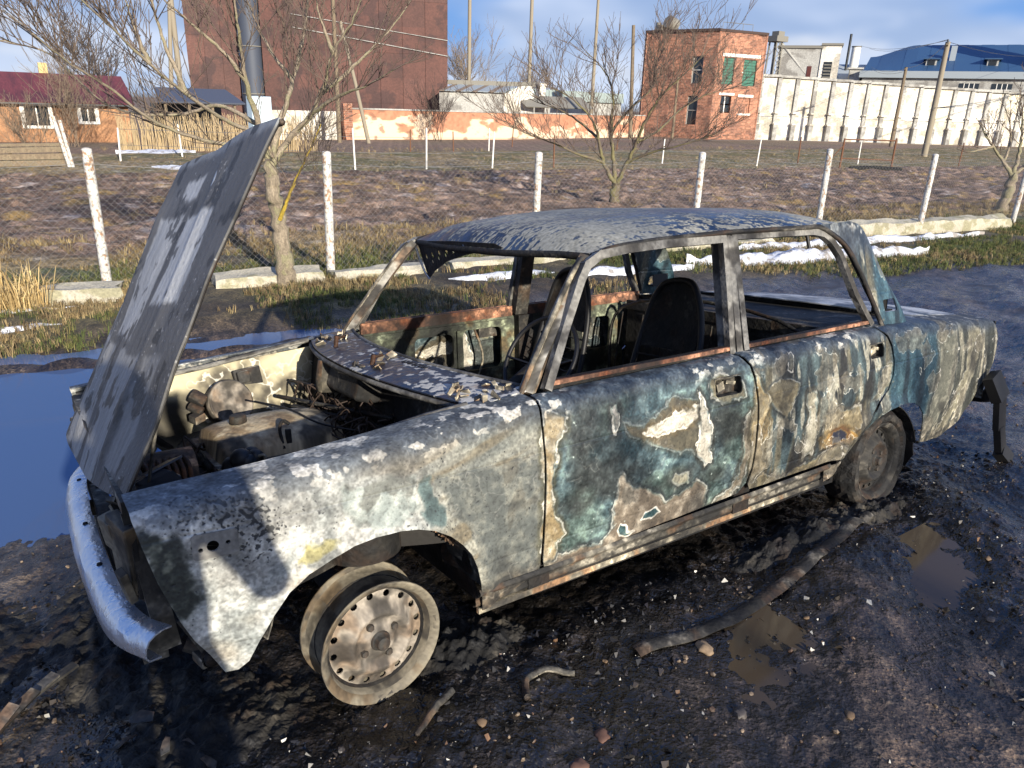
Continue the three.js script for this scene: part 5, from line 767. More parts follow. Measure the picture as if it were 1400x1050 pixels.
// kerb beams of old concrete
const concTile = tex(512, 512, 0, 2, 0, 2, (x, y) => { const n = tn(x, y, 2, 3, 4), f = tn(x + .4, y, 2, 24, 3), g = tn(x, y + .7, 2, 90, 2); let c = mix3([150, 144, 128], [196, 188, 166], n * .6 + f * .4); c = mix3(c, [120, 116, 82], sm(.58, .7, tn(x + .9, y + .2, 2, 6, 3)) * .5); const k = .86 + g * .28; return { c: c.map(v => v * k), r: .9, b: f * .5 + g * .5 }; }, { rough: false, wrap: true });
M.conc = stdmat(concTile, { bs: .012, roughness: .92 });
function beam(label, x0, z0, x1, z1, w, h, seed, tilt = 0) {
  const L = Math.hypot(x1 - x0, z1 - z0), g = new THREE.BoxGeometry(L, h, w, Math.ceil(L / .08), 4, 4), p = g.attributes.position;
  for (let i = 0; i < p.count; i++) { const x = p.getX(i), y = p.getY(i), z = p.getZ(i); let yy = y, zz = z; if (y > h * .3) { zz *= .72; } const e = (fbm(x * 3 + seed, z * 5 + y * 4, 3) - .5) * .07; yy += y > 0 ? e : 0; zz += (fbm(x * 4 + seed + 9, y * 7 + z * 2, 3) - .5) * .05; const c = Math.abs(x) > L / 2 - .12 ? (fbm(z * 9 + seed, y * 9, 2) - .3) * .12 : 0; p.setXYZ(i, x - Math.sign(x) * c, yy, zz); }
  g.computeVertexNormals(); g.rotateX(tilt); g.rotateY(-Math.atan2(z1 - z0, x1 - x0)); g.translate((x0 + x1) / 2, h / 2 - .07, (z0 + z1) / 2); single('concrete_beam', uvBox(g), M.conc, label, 'concrete beam', 'concrete beams along the fence foot');
}
beam('pale concrete kerb beam at the fence foot left of the hood', -1.9, -5.28, .18, -5.05, .34, .22, 3);
beam('broken concrete slab at the foot of the fruit tree', .95, -5.12, 2.0, -4.98, .36, .20, 8, .12);
beam('weathered concrete beam beside the fruit tree fence post', 2.05, -4.92, 3.2, -4.85, .3, .18, 12, -.1);
beam('low concrete beam seen through the windscreen opening', 3.4, -4.9, 5.5, -4.75, .28, .17, 17);
beam('concrete beam seen behind the rear side window', 5.7, -4.72, 8.4, -4.45, .28, .17, 19);
beam('long pale concrete beam leaning at the wire fence by the track', 9.4, -4.4, 13.65, -3.66, .30, .30, 23, .15);
// snow remnants
const snowTile = tex(256, 256, 0, 1, 0, 1, (x, y) => { const f = tn(x, y, 1, 14, 4), g = tn(x, y + .3, 1, 70, 2); const v = 198 + (f - .5) * 34 + (g - .5) * 30; const dd = sm(.60, .72, tn(x + .3, y + .6, 1, 9, 4)) * .55; return { c: mix3([v, v + 2, v + 6], [112, 98, 80], dd), r: .7, b: f * .6 + g * .4 }; }, { rough: false, wrap: true });
const snowMat = stdmat(snowTile, { bs: .02, roughness: .65 });
function snow(label, pts, w, h, seed) {
  const c = new THREE.CatmullRomCurve3(pts.map(p => V(p[0], 0, p[1]))), n = Math.ceil(c.getLength() / .05), m = 12;
  const g = grid(n, m, (u, v) => { const p = c.getPoint(u), t = c.getTangent(u), s = v * 2 - 1, e = Math.pow(Math.sin(Math.PI * clamp(u, .002, .998)), .75) * (.55 + .9 * fbm(u * n * .09 + seed, 2, 3)), wv = w * e, off = s * wv + (fbm(u * n * .06 + seed + 5, 8, 2) - .5) * w; const x = p.x - t.z * off, z = p.z + t.x * off; const k = 1 - s * s; return [x, (z < -6.3 ? fieldH(x, z) : hG(x, z)) - .012 + h * k * (.4 + 1.0 * fbm(x * 5 + seed, z * 9, 4)) - (1 - e) * .02, z]; }, (u, v, p) => [p[0], p[2]]);
  single('snow_patch', g, snowMat, label, 'snow', 'melting snow remnants');
}
snow('snow strip along the verge seen through the cabin', [[3.1, -4.35], [3.7, -4.2], [4.3, -4.1]], .10, .06, 1);
snow('snow strip behind the front seats', [[4.5, -3.9], [5.2, -3.75], [5.9, -3.55]], .16, .09, 2);
snow('long snow bank beside the track behind the rear window', [[6.0, -3.75], [7.2, -3.45], [8.4, -3.2], [9.7, -2.85]], .20, .14, 3);
snow('thin snow strip in front of the long concrete beam', [[7.2, -4.25], [8.6, -4.0], [10.2, -3.75], [12.4, -3.4]], .14, .09, 4);
snow('short snow strip beyond the fence behind the windscreen', [[3.7, -6.3], [4.3, -6.25], [5.0, -6.35]], .13, .07, 5);
snow('thin snow remnant on the grass beside the puddle', [[-1.5, -4.35], [-.9, -4.3], [-.38, -4.3]], .08, .04, 6);
snow('snow remnant against the kerb beam', [[-1.6, -4.85], [-.8, -4.86], [-.2, -4.82]], .045, .03, 7);
snow('snow patch by the dry reeds in the field', [[2.9, -18.9], [3.6, -18.6], [4.4, -18.0]], .35, .07, 8);
snow('far snow patch below the reed fence', [[2.9, -24.6], [4.2, -24.5], [5.2, -24.3]], .5, .10, 9);
snow('small snow patch on the field grass by the fence end', [[-.6, -6.5], [-.15, -6.45]], .08, .03, 10);
// grass
function grassPatch(name, label, n, seed, place, hmin, hmax, cols, bw = .03) {
  const bl = []; const r0 = mulberry(seed); for (let b = 0; b < 6; b++) { const a = r0() * 6.283, l = .35 + r0() * .55, w = bw, ox = (r0() - .5) * .5, oz = (r0() - .5) * .5; const g = new THREE.BufferGeometry(); const tx = ox + Math.cos(a) * l * .7, tz = oz + Math.sin(a) * l * .7, mx = ox + Math.cos(a) * l * .22, mz = oz + Math.sin(a) * l * .22, px = -Math.sin(a) * w, pz = Math.cos(a) * w; g.setAttribute('position', new THREE.Float32BufferAttribute([ox - px, -.05, oz - pz, ox + px, -.05, oz + pz, mx + px * .7, .6 + l * .2, mz + pz * .7, ox - px, -.05, oz - pz, mx + px * .7, .6 + l * .2, mz + pz * .7, mx - px * .7, .6 + l * .2, mz - pz * .7, mx - px * .7, .6 + l * .2, mz - pz * .7, mx + px * .7, .6 + l * .2, mz + pz * .7, tx, .85 + l * .2, tz], 3)); g.computeVertexNormals(); bl.push(g); }
  const geo = mg(bl), mat = new THREE.MeshStandardMaterial({ color: 0xffffff, roughness: .9, side: THREE.DoubleSide });
  const m = new THREE.InstancedMesh(geo, mat, n), r = mulberry(seed + 1), o = new THREE.Object3D(), c = new THREE.Color(); let k = 0;
  for (let tries = 0; k < n && tries < n * 6; tries++) { const p = place(r); if (!p) continue; const s = lerp(hmin, hmax, r() * r()); o.position.set(...p); o.rotation.set((r() - .5) * .5, r() * 6.283, (r() - .5) * .5); o.scale.set(s * (1 + r()), s * (.6 + r() * .7), s * (1 + r())); o.updateMatrix(); m.setMatrixAt(k, o.matrix); const q = cols(r, p); c.setRGB(s2l(q[0]), s2l(q[1]), s2l(q[2])); m.setColorAt(k, c); k++; }
  m.count = k; m.name = name; m.castShadow = m.receiveShadow = true; m.userData = { kind: 'stuff', label }; scene.add(m);
}
const greens = [[74, 84, 40], [90, 96, 48], [64, 72, 36], [104, 98, 58]], drys = [[138, 120, 84], [120, 102, 72], [156, 138, 98], [102, 86, 60]];
const pickc = (r, a) => { const q = a[Math.floor(r() * a.length)], k = .85 + r() * .3; return q.map(v => v * k); };
grassPatch('verge_grass', 'short green and straw grass on the verge', 17000, 81, r => { const x = -3.5 + Math.pow(r(), 1.3) * 18, z = lerp(vb(x) + .25, vf(x) - .1, r()); const d = fbm(x * 1.3 + 20, z * 1.6, 4); return d < .40 || r() > sm(.36, .6, d) ? null : [x, hG(x, z), z]; }, .035, .085, (r, p) => pickc(r, fbm(p[0] * 1.1 + 3, p[2] * 1.7, 3) + (r() - .5) * .3 > .47 ? greens : drys));
grassPatch('field_edge_grass', 'dry and green grass beyond the fence', 15000, 83, r => { const x = -4 + Math.pow(r(), 1.2) * 22, z = vf(x) - .15 - Math.pow(r(), 1.3) * 2.4; return fbm(x * 1.5 + 2, z * 1.9, 3) < .38 ? null : [x, fieldH(x, z), z]; }, .04, .12, (r, p) => pickc(r, (p[2] - vf(p[0])) + (r() - .5) * 1.2 > -.75 ? greens : drys));
grassPatch('dry_weeds', 'dry straw weeds scattered over the field', 6000, 85, r => { const x = -8 + r() * 48, z = -7.5 - r() * 20; return fbm(x * .6 + 2, z * .9, 3) < .48 ? null : [x, z > -24 ? fieldH(x, z) - .02 : -.03, z]; }, .04, .15, r => pickc(r, drys), .02);
grassPatch('dry_reeds', 'tall dry reed tuft at the fence end', 160, 87, r => { const x = -.92 + r() * .5, z = -4.95 + (r() - .5) * .25; return [x, hG(x, z) - .02, z]; }, .15, .42, r => pickc(r, [[196, 172, 122], [172, 146, 98]]), .012);
// ---------------------------------------------------------------- buildings and walls beyond the field
function tile2(a, b, d, T, f0, courses) { return tex(352, 352, 0, T, 0, T, (x, y) => { const n = tn(x, y, T, f0, 4), f = tn(x + T * .3, y, T, f0 * 7, 3), g = tn(x, y + T * .3, T, f0 * 25, 2); let c = mix3(a, b, clamp(n * .55 + f * .45)); c = mix3(c, d, sm(.56, .7, tn(x + T * .7, y + T * .2, T, f0 * 1.5, 4)) * .7); if (courses) { const row = y / courses, k = row - Math.floor(row), off = (Math.floor(row) & 1) * .5, cx = x / (courses * 3.2) + off, kx = cx - Math.floor(cx); const h = vn(Math.floor(cx) + 7, Math.floor(row) + 3); c = c.map(v => v * (.82 + .36 * h)); if (k < .16 || kx < .06) c = mix3(c, [168, 154, 138], .55); } const q = .86 + g * .28; return { c: c.map(v => v * q), r: .9, b: f * .6 + g * .4 }; }, { rough: false, wrap: true }); }
const brickT = stdmat(tile2([136, 90, 70], [170, 118, 92], [106, 72, 60], 3.2, 1.2, .1), { bs: .01, roughness: .92 }), plaster = stdmat(tile2([206, 200, 186], [234, 228, 216], [168, 160, 144], 4, .8), { bs: .01, roughness: .92 }), plasterGrey = stdmat(tile2([150, 148, 142], [186, 184, 176], [120, 116, 110], 4, .8), { bs: .01, roughness: .92 });
const plasters = [[206, 200, 186], [214, 208, 196], [196, 190, 176], [204, 194, 172]].map((a, i) => stdmat(tile2(a, a.map(v => v + 24), [164 - i * 6, 154 - i * 5, 136 - i * 4], 4 + i * .5, .7 + i * .13), { bs: .02, roughness: .92 }));
const rustT = [0, 1, 2, 3].map(i => { const m = stdmat(tile2([68, 48, 44], [98, 70, 62], [56, 42, 42], 5, .7), { bs: .004, roughness: .75 }); m.color.setRGB(1.05 + (i % 2) * .28 - i * .06, .96 + (i % 2) * .2 - i * .07, .94 + (i % 2) * .16 - i * .07); return m; }), rustOrange = stdmat(tile2([128, 66, 42], [160, 88, 54], [84, 42, 36], 5, .5), { bs: .004, roughness: .8 });
const dark = flat(34, 38, 42, .4), greenBoard = flat(62, 108, 92, .8), white = flat(228, 224, 214, .8), roofBlue = new THREE.MeshStandardMaterial({ color: new THREE.Color().setRGB(.035, .085, .17), roughness: .5, metalness: .1 }), roofGrey = flat(150, 158, 162, .6), roofRed = stdmat(tile2([92, 44, 46], [112, 56, 56], [76, 40, 42], 4, .8), { roughness: .6, bs: .01 }), woodOrange = stdmat(tile2([148, 106, 74], [172, 130, 94], [120, 88, 64], 3, 1), { roughness: .85, bs: .01 }), steel = flat(122, 118, 108, .7), poleConc = flat(140, 130, 112, .9), wood = stdmat(barkTile([96, 84, 70], [140, 124, 100], [120, 110, 90]), { roughness: .9 }), glassDark = new THREE.MeshStandardMaterial({ color: 0x252c32, roughness: .12, metalness: 0 });
// a straight wall face from (x0,z0) to (x1,z1): local u along, v up, n outwards to the viewer side
function faceFrame(x0, z0, x1, z1) { const L = Math.hypot(x1 - x0, z1 - z0), ux = (x1 - x0) / L, uz = (z1 - z0) / L; let nx = -uz, nz = ux; if (nx * (x0 - -.7) + nz * (z0 - 2.3) > 0) { nx = -nx; nz = -nz; } return { L, at: (u, v, d = 0) => [x0 + ux * u + nx * d, v, z0 + uz * u + nz * d], ry: -Math.atan2(uz, ux), n: [nx, nz] }; }
function fbox(F, u0, u1, v0, v1, d0, d1) { const c = F.at((u0 + u1) / 2, (v0 + v1) / 2, (d0 + d1) / 2); return box(u1 - u0, v1 - v0, d1 - d0, c[0], c[1], c[2], 0, F.ry, 0); }
function uvFace(g, F) { return g; }
function wallFace(parent, F, h, holes, mat, name = 'wall', th = .3) { const g = panel([[0, -.3], [F.L, -.3], [F.L, h], [0, h]], (u, v) => F.at(u, v), { holes: holes.map(([a, b, c, d]) => [[a, c], [b, c], [b, d], [a, d]]), h: 1.2, th: 0 }); return part(name, shell(g, th * (g.attributes.normal.getX(0) * F.n[0] + g.attributes.normal.getZ(0) * F.n[1] > 0 ? 1 : -1)), mat, parent); }
// brick pump house
{
  const b = thing('brick_building', 'two-storey brick building with green boarded upper windows beside the white wall', 'building');
  const C = [41.99, -35.65], Lf = [40.15, -40.8], Rt = [46.2, -35.06], H = 6.9;
  const F = faceFrame(...C, ...Rt), G = faceFrame(...Lf, ...C);
  const wF = [[.62, 1.6, 3.6, 5.3], [2.42, 3.6, 3.55, 5.25], [.72, 1.66, 1.75, 2.85], [2.38, 3.4, 1.75, 2.75]], wG = [[3.7, 4.5, 3.6, 5.35], [3.6, 4.4, .9, 2.8]];
  wallFace(b, F, H, wF, brickT); wallFace(b, G, H, wG, brickT);
  const bk = [Rt[0] - (C[0] - Lf[0]), Rt[1] - (C[1] - Lf[1])]; part('back_walls', [uvBox(boxTo(0, 1, 0, 1, 0, 1)), ...[[Rt, bk], [bk, Lf]].map(([p, q]) => bar([p[0], H / 2, p[1]], [q[0], H / 2, q[1]], .2, H))].slice(1), brickT, b);
  part('roof', [panel([[Lf[0], Lf[1]], [C[0], C[1]], [Rt[0], Rt[1]], [bk[0], bk[1]]], (x, z) => [x, H - .12, z], { h: 3, th: .1 })], dark, b);
  part('parapet', [fbox(F, -.06, F.L + .06, H - .02, H + .14, -.3, .05), fbox(G, -.06, G.L + .0, H - .02, H + .16, -.3, .05)], flat(66, 50, 44, .8), b);
  wF.forEach(([a, c, d, e], i) => { const w = new THREE.Group(); w.name = 'window'; b.add(w);
    if (i < 2) for (let k = 0; k < 9; k++) part('board', fbox(F, a + .02, c - .02, lerp(d, e, k / 9) + .01, lerp(d, e, (k + 1) / 9) - .01, -.16, -.10 + (k % 2) * .02), greenBoard, w);
    else if (i === 2) { for (const [p, q] of [[0, 1], [1, 1], [0, 0], [1, 0]]) part('pane', fbox(F, lerp(a, c, p / 2) + .05, lerp(a, c, (p + 1) / 2) - .04, lerp(d, e, q / 2) + .05, lerp(d, e, (q + 1) / 2) - .04, -.18, -.15), glassDark, w); part('frame', fbox(F, (a + c) / 2 - .04, (a + c) / 2 + .04, d, e, -.2, -.12), white, w); }
    else part('brick_infill', fbox(F, a, c, d, e, -.2, -.08), brickT, w); });
  part('lintel', fbox(F, .45, 3.85, 5.36, 5.56, -.05, .05), white, b); part('lintel', fbox(F, .5, 1.85, 2.9, 3.05, -.05, .05), white, b); part('lintel', fbox(F, 2.2, 3.6, 2.82, 2.98, -.05, .05), white, b); part('sill', fbox(F, 2.3, 3.5, 1.62, 1.74, -.05, .07), white, b);
  wG.forEach(([a, c, d, e]) => { const w = new THREE.Group(); w.name = 'window'; b.add(w); part('pane', fbox(G, a, c, d, e, -.2, -.17), glassDark, w); part('frame', [fbox(G, a, a + .07, d, e, -.16, -.1), fbox(G, c - .07, c, d, e, -.16, -.1), fbox(G, a, c, (d + e) / 2 - .03, (d + e) / 2 + .03, -.16, -.1)], plasterGrey, w); });
  part('roof_fan', [new THREE.CylinderGeometry(.42, .5, .7, 14).rotateZ(1.2).translate(40.9, H + .55, -39.2), box(.7, .35, .5, 40.7, H + .3, -39.8), new THREE.CylinderGeometry(.2, .2, .5, 10).translate(40.6, H + .4, -40.1)].map(g => uvBox(g)), steel, b);
  part('roof_railing', [0, 1, 2, 3].map(k => { const p = F.at(1.2 + k * .9, H, -1.2); return tube(pv([p, [p[0], H + .7, p[2]]]), .02, .02, 4); }).concat([tube(pv([[...F.at(1.2, H + .7, -1.2)], [...F.at(3.9, H + .7, -1.2)]]), .02, .02, 4)]), steel, b);
}
// long white buttressed wall
{
  const w = thing('panel_wall', 'long whitewashed concrete wall with dark buttresses beyond the field', 'wall'); const A = [47.2, -35.9], B = [70.5, -23.6], F = faceFrame(...A, ...B), n = 19;
  const hs = u => lerp(4.45, 3.70, u / F.L); const bw = F.L / n;
  for (let i = 0; i < n; i++) { const u0 = i * bw, u1 = u0 + bw, h = hs((u0 + u1) / 2); part('wall_panel', fbox(F, u0 + .14, u1 - .14, 1.62, h - .15, -.3, 0 + (i % 3) * .012), plasters[(i * 5 + 1) % 4], w); part('wall_panel', fbox(F, u0 + .14, u1 - .14, -.2, 1.58, -.3, .03 + (i % 2) * .012), plasters[(i * 3 + 2) % 4], w); part('buttress', fbox(F, u0 - .14, u0 + .14, -.2, h - .15, -.3, .16), plasterGrey, w); part('buttress_foot', fbox(F, u0 - .16, u0 + .16, -.2, 1.05, -.3, .34), plasterGrey, w); part('corbel', fbox(F, u0 - .18, u0 + .24, 1.05, 1.15, -.3, .42), plaster, w); part('corbel', fbox(F, u0 - .18, u0 + .24, 1.82, 1.93, -.3, .34), plaster, w); part('coping', fbox(F, u0 - .0, u1, h - .14, h + .02, -.4, .22), plasterGrey, w); }  // buttress grey holds both stain and painted-in shade of the side faces
}
// low brick yard wall and its pale continuation
{
  const w = thing('brick_wall', 'long low brick yard wall with flaking whitewash along its foot', 'wall'); const P = [[14.4, -33.9], [24.5, -34.6], [38.6, -38.6]];
  const stain = stdmat(tex(1024, 128, 0, 26, 0, 1.6, (x, y) => { const f = fbm(x * .9, y * 2 + 3, 5), g = fbm(x * 6, y * 6, 3); let c = mix3([166, 110, 84], [190, 140, 110], g); c = mix3(c, [226, 206, 176], sm(.42, .54, f + (.65 - y) * .35) * .85); c = mix3(c, [120, 88, 70], sm(.6, .72, fbm(x * 2 + 40, y * 3, 4)) * .6); return { c, r: .9, b: g }; }, { rough: false }), { roughness: .92, bs: .01 });
  for (let k = 0; k < 2; k++) { const F = faceFrame(...P[k], ...P[k + 1]); const g = fbox(F, 0, F.L, -.3, 1.36, -.25, 0), p = g.attributes.position, uv = g.attributes.uv; for (let i = 0; i < p.count; i++) { uv.setX(i, Math.hypot(p.getX(i) - P[0][0], p.getZ(i) - P[0][1])); uv.setY(i, p.getY(i)); } part('wall_run', g, stain, w); part('coping', fbox(F, 0, F.L, 1.36, 1.43, -.3, .05), plasterGrey, w); }
  part('pier', boxTo(14.15, 14.6, -.2, 1.62, -34.1, -33.6), brickT, w);
  const w2 = thing('plaster_wall', 'short pale plaster wall joining the brick wall', 'wall'); const F = faceFrame(10.6, -33.4, 14.1, -33.85); for (let i = 0; i < 3; i++) part('wall_panel', fbox(F, F.L / 3 * i + .02, F.L / 3 * (i + 1) - .02, -.2, 1.25, -.2, .01 * i), plaster, w2);
}
// rusty steel sheds
function rustShed(label, x0, z0, x1, z1, H, cols, rows, seed, depth, mats) {
  const b = thing('rusty_steel_shed', label, 'building'), F = faceFrame(x0, z0, x1, z1), r = mulberry(seed);
  part('frame', fbox(F, .05, F.L - .05, -.2, H, -depth, -.06), rustT[0], b);
  for (let i = 0; i < cols; i++) for (let j = 0; j < rows; j++) { const u0 = F.L * i / cols, u1 = F.L * (i + 1) / cols, v0 = H * j / rows, v1 = H * (j + 1) / rows; part('steel_sheet', fbox(F, u0 + .01, u1 - .01, v0 + .01, v1 + .05, -.05, .0 + .02 * (j % 2) + .012 * (i % 2)), r() < .12 ? (mats || rustT)[3] : rustT[Math.floor(r() * 4)], b); }
  return [b, F];
}
{
  const [b, F] = rustShed('tall rust-brown steel shed behind the brick wall', 16.6, -53.2, 28.1, -48.05, 13.2, 8, 8, 5, 9);
  part('cable', [tube(pv([F.at(2, 7.1, .08), F.at(F.L, 5.9, .08)]), .03, .03, 4), tube(pv([F.at(2, 6.3, .08), F.at(F.L, 4.9, .08)]), .035, .035, 4)], plasterGrey, b);
  rustShed('narrow rusty steel silo house with an orange-stained face', 12.3, -55.6, 15.5, -54.7, 13, 3, 7, 8, 6, [rustT[0], rustT[1], rustT[2], rustOrange]);
  const g = thing('shaded_gap_cylinder', 'dark blue-grey cylinder added as the shaded gap between the two rusty sheds', 'stack', [16.05, 0, -53.9]); part('shell', new THREE.CylinderGeometry(.75, .75, 13, 24).translate(0, 6.5, 0), flat(64, 70, 82, .6), g); for (const y of [2, 5, 8]) part('band', new THREE.TorusGeometry(.76, .04, 6, 24).rotateX(Math.PI / 2).translate(0, y, 0), steel, g);  // added cylinder, coloured as the shaded gap between the sheds
}
// grey shed with corrugated roof and long low roofs
{
  const b = thing('grey_shed', 'low grey shed with pale gable and corrugated roof', 'building'); const F = faceFrame(26.6, -46.6, 30.45, -44.2), G = faceFrame(30.45, -44.2, 32.6, -43.7);
  part('wall', fbox(F, 0, F.L, -.2, 2.6, -.3, 0), plasterGrey, b); part('gable', [fbox(G, 0, G.L, -.2, 2.5, -.3, 0), panel([[0, 2.5], [G.L, 2.5], [G.L * .95, 3.1], [G.L * .5, 3.05]], (u, v) => G.at(u, v, -.02), { h: 1, th: .1 })], plaster, b);
  for (let i = 0; i < 12; i++) { const u0 = F.L * i / 12, u1 = F.L * (i + 1) / 12; const a = F.at(u0 + .01, 2.62, .25), c = F.at(u1 - .01, 2.62, .25), d = F.at(u1 + .9, 3.12, -3), e = F.at(u0 + .9, 3.12, -3); part('roof_sheet', [panel([[0, 0], [1, 0], [1, 1], [0, 1]], (u, v) => [lerp(lerp(a[0], c[0], u), lerp(e[0], d[0], u), v), lerp(2.62, 3.12, v) + .015 * (i % 2), lerp(lerp(a[2], c[2], u), lerp(e[2], d[2], u), v)], { h: .6, th: .04 })], i % 3 ? roofGrey : flat(128, 112, 96, .8), b); }
  part('ridge_vent', fbox(F, 0, F.L + 3, 3.1, 3.4, -3.3, -2.9), steel, b); part('chimney', [boxTo(33.1, 33.6, 1.2, 3.15, -44.2, -43.7), boxTo(33.05, 33.65, 3.15, 3.3, -44.25, -43.65)], plaster, b);
  part('lean_to_roof', [panel([[0, 0], [4.5, 0], [4.5, 1.6], [0, 1.6]], (u, v) => [31.6 + u * .9, 1.75 + v * .45, -43.2 + u * .55 - v * .9], { h: 1, th: .06 })], steel, b);
  const l = thing('low_factory_range', 'long low grey-green roofed range behind the fruit tree', 'building'); const K = faceFrame(36, -52, 52, -56); part('wall', fbox(K, 0, K.L, -.2, 2.3, -4, 0), plasterGrey, l); for (let i = 0; i < 10; i++) part('roof_sheet', fbox(K, K.L * i / 10 + .02, K.L * (i + 1) / 10 - .02, 2.3, 3.15 + .02 * (i % 2), -3.9, .25), flat(146, 158, 154, .7), l);
}
// factory beyond the white wall
{
  const b = thing('concrete_block_house', 'grey concrete block building with pale stair bay above the white wall', 'building'); const F = faceFrame(66.95, -49.3, 68.9, -46.5), G = faceFrame(68.9, -46.5, 69.9, -45.1); part('wall', fbox(F, -.6, F.L, 0, 7.9, -3, 0), plasterGrey, b); part('stair_bay', fbox(G, 0, G.L, 0, 8.15, -2.5, .1), plaster, b); part('roof_edge', [fbox(F, -.7, F.L + .1, 7.9, 8.15, -3, .15), fbox(G, -.1, G.L + .15, 8.15, 8.35, -2.6, .25)], steel, b); const w = part('louvre_frame', fbox(G, .35, 1.1, 4.6, 6.7, .1, .14), dark, b); for (let k = 0; k < 7; k++) part('slat', fbox(G, .38, 1.07, 4.7 + k * .28, 4.8 + k * .28, .14, .2), steel, w); part('door', fbox(F, 2.3, 2.7, 5.2, 6.3, 0, .05), flat(84, 40, 36, .8), b);
  const h = thing('blue_roofed_hall', 'large factory hall with deep blue metal roof', 'building'); const K = faceFrame(71.2, -43.2, 79.5, -28); const e0 = 5.95;
  part('wall', fbox(K, 0, K.L, 0, 5.35, -6, 0), plasterGrey, h); part('eave_band', fbox(K, -.3, K.L + .3, 5.35, 5.95, -6, .35), roofGrey, h);
  for (let i = 0; i < 16; i++) { const f0 = i / 16, f1 = (i + 1) / 16; const Y1 = u => lerp(7.6, 8.7, sm(0, .25, u)); const a = K.at(K.L * f0, e0, .3), c = K.at(K.L * f1, e0, .3), d = K.at(K.L * f1, 0, -7), e = K.at(K.L * f0, 0, -7); part('roof_sheet', [panel([[0, 0], [1, 0], [1, 1], [0, 1]], (u, v) => [lerp(lerp(a[0], c[0], u), lerp(e[0], d[0], u), v), lerp(e0, Y1(lerp(f0, f1, u)), v) + .02 * (i % 2), lerp(lerp(a[2], c[2], u), lerp(e[2], d[2], u), v)], { h: .5, th: .06 })], roofBlue, h); }
  for (const u of [5.2, 10.2]) { const dm = new THREE.Group(); dm.name = 'roof_dormer'; h.add(dm); part('dormer_box', fbox(K, u, u + .9, 6.4, 7.05, -2.6, -1.2), plasterGrey, dm); part('dormer_roof', fbox(K, u - .25, u + 1.15, 7.05, 7.15, -2.8, -.9), roofBlue, dm); part('dormer_window', fbox(K, u + .15, u + .75, 6.55, 6.95, -1.2, -1.15), dark, dm); }
  part('roof_stack', fbox(K, 7.1, 7.6, 7.0, 8.3, -3, -2.5), roofGrey, h);
  for (const u of [8.3, 10.9, 13.6]) { const w = part('window', fbox(K, u, u + 1.6, 3.9, 4.95, 0, .04), glassDark, h); for (let k = 1; k < 4; k++) part('mullion', fbox(K, u + .4 * k - .03, u + .4 * k + .03, 3.9, 4.95, .04, .08), white, w); part('mullion', fbox(K, u, u + 1.6, 4.4, 4.46, .04, .085), white, w); }
  const a = thing('grey_roofed_annex', 'grey tin-roofed annex between the block building and the blue hall', 'building'); const J = faceFrame(69.9, -45.2, 72.6, -41.6); part('wall', fbox(J, 0, J.L, 0, 4.9, -4, -.4), plaster, a); part('roof_sheet', [panel([[0, 0], [1, 0], [1, 1], [0, 1]], (u, v) => J.at(u * J.L, 4.9 + v * 1.9, -.3 - v * 5), { h: .5, th: .06 })], roofGrey, a); part('dormer', [fbox(J, 1.2, 2.2, 4.9, 6.1, -1.6, -.3), fbox(J, 1.0, 2.4, 6.1, 6.25, -1.8, -.1)], plasterGrey, a);
  const c = thing('factory_chimney', 'short pale factory chimney beyond the annex', 'chimney', [74.5, 0, -46.5]); part('stack', new THREE.CylinderGeometry(.42, .48, 8.4, 18).translate(0, 4.2, 0), white, c); part('rim', new THREE.TorusGeometry(.43, .06, 6, 18).rotateX(Math.PI / 2).translate(0, 8.4, 0), steel, c); const c2 = thing('factory_chimney', 'thin dark steel flue beside the pale chimney', 'chimney', [73.4, 0, -46.6]); part('flue', new THREE.CylinderGeometry(.12, .12, 9.5, 10).translate(0, 4.75, 0), dark, c2);
  const t = thing('conveyor_tower', 'skeletal grain conveyor tower beside the brick building', 'tower', [66.3, 0, -50.0]); for (const [x, z] of [[-.5, -.5], [.5, -.5], [-.5, .5], [.5, .5]]) part('leg', tube(pv([[x, 4, z], [x * .8, 8.8, z * .8]]), .09, .09, 6), steel, t); part('head_box', [box(1.7, .5, 1.5, 0, 8.7, 0), box(.9, .6, .8, .2, 9.1, 0)], steel, t); for (let k = 0; k < 5; k++) part('brace', [tube(pv([[-.5, 4.4 + k * .85, .5], [.5, 5.2 + k * .85, .5]]), .04, .04, 4), tube(pv([[.5, 4.4 + k * .85, .5], [-.5, 5.2 + k * .85, .5]]), .04, .04, 4)], steel, t); part('chute', tube(pv([[.4, 8.4, .3], [2.1, 5.4, 2.6]]), .12, .12, 8), plasterGrey, t);
  const s = thing('concrete_silo', 'tall grey concrete silo tower beside the blue roof', 'silo', [79.6, 0, -31.2]); part('shaft', new THREE.CylinderGeometry(1.3, 1.35, 16, 28).translate(0, 8, 0), plasterGrey, s); part('ring', new THREE.CylinderGeometry(1.45, 1.45, .3, 28).translate(0, 15, 0), poleConc, s);
}
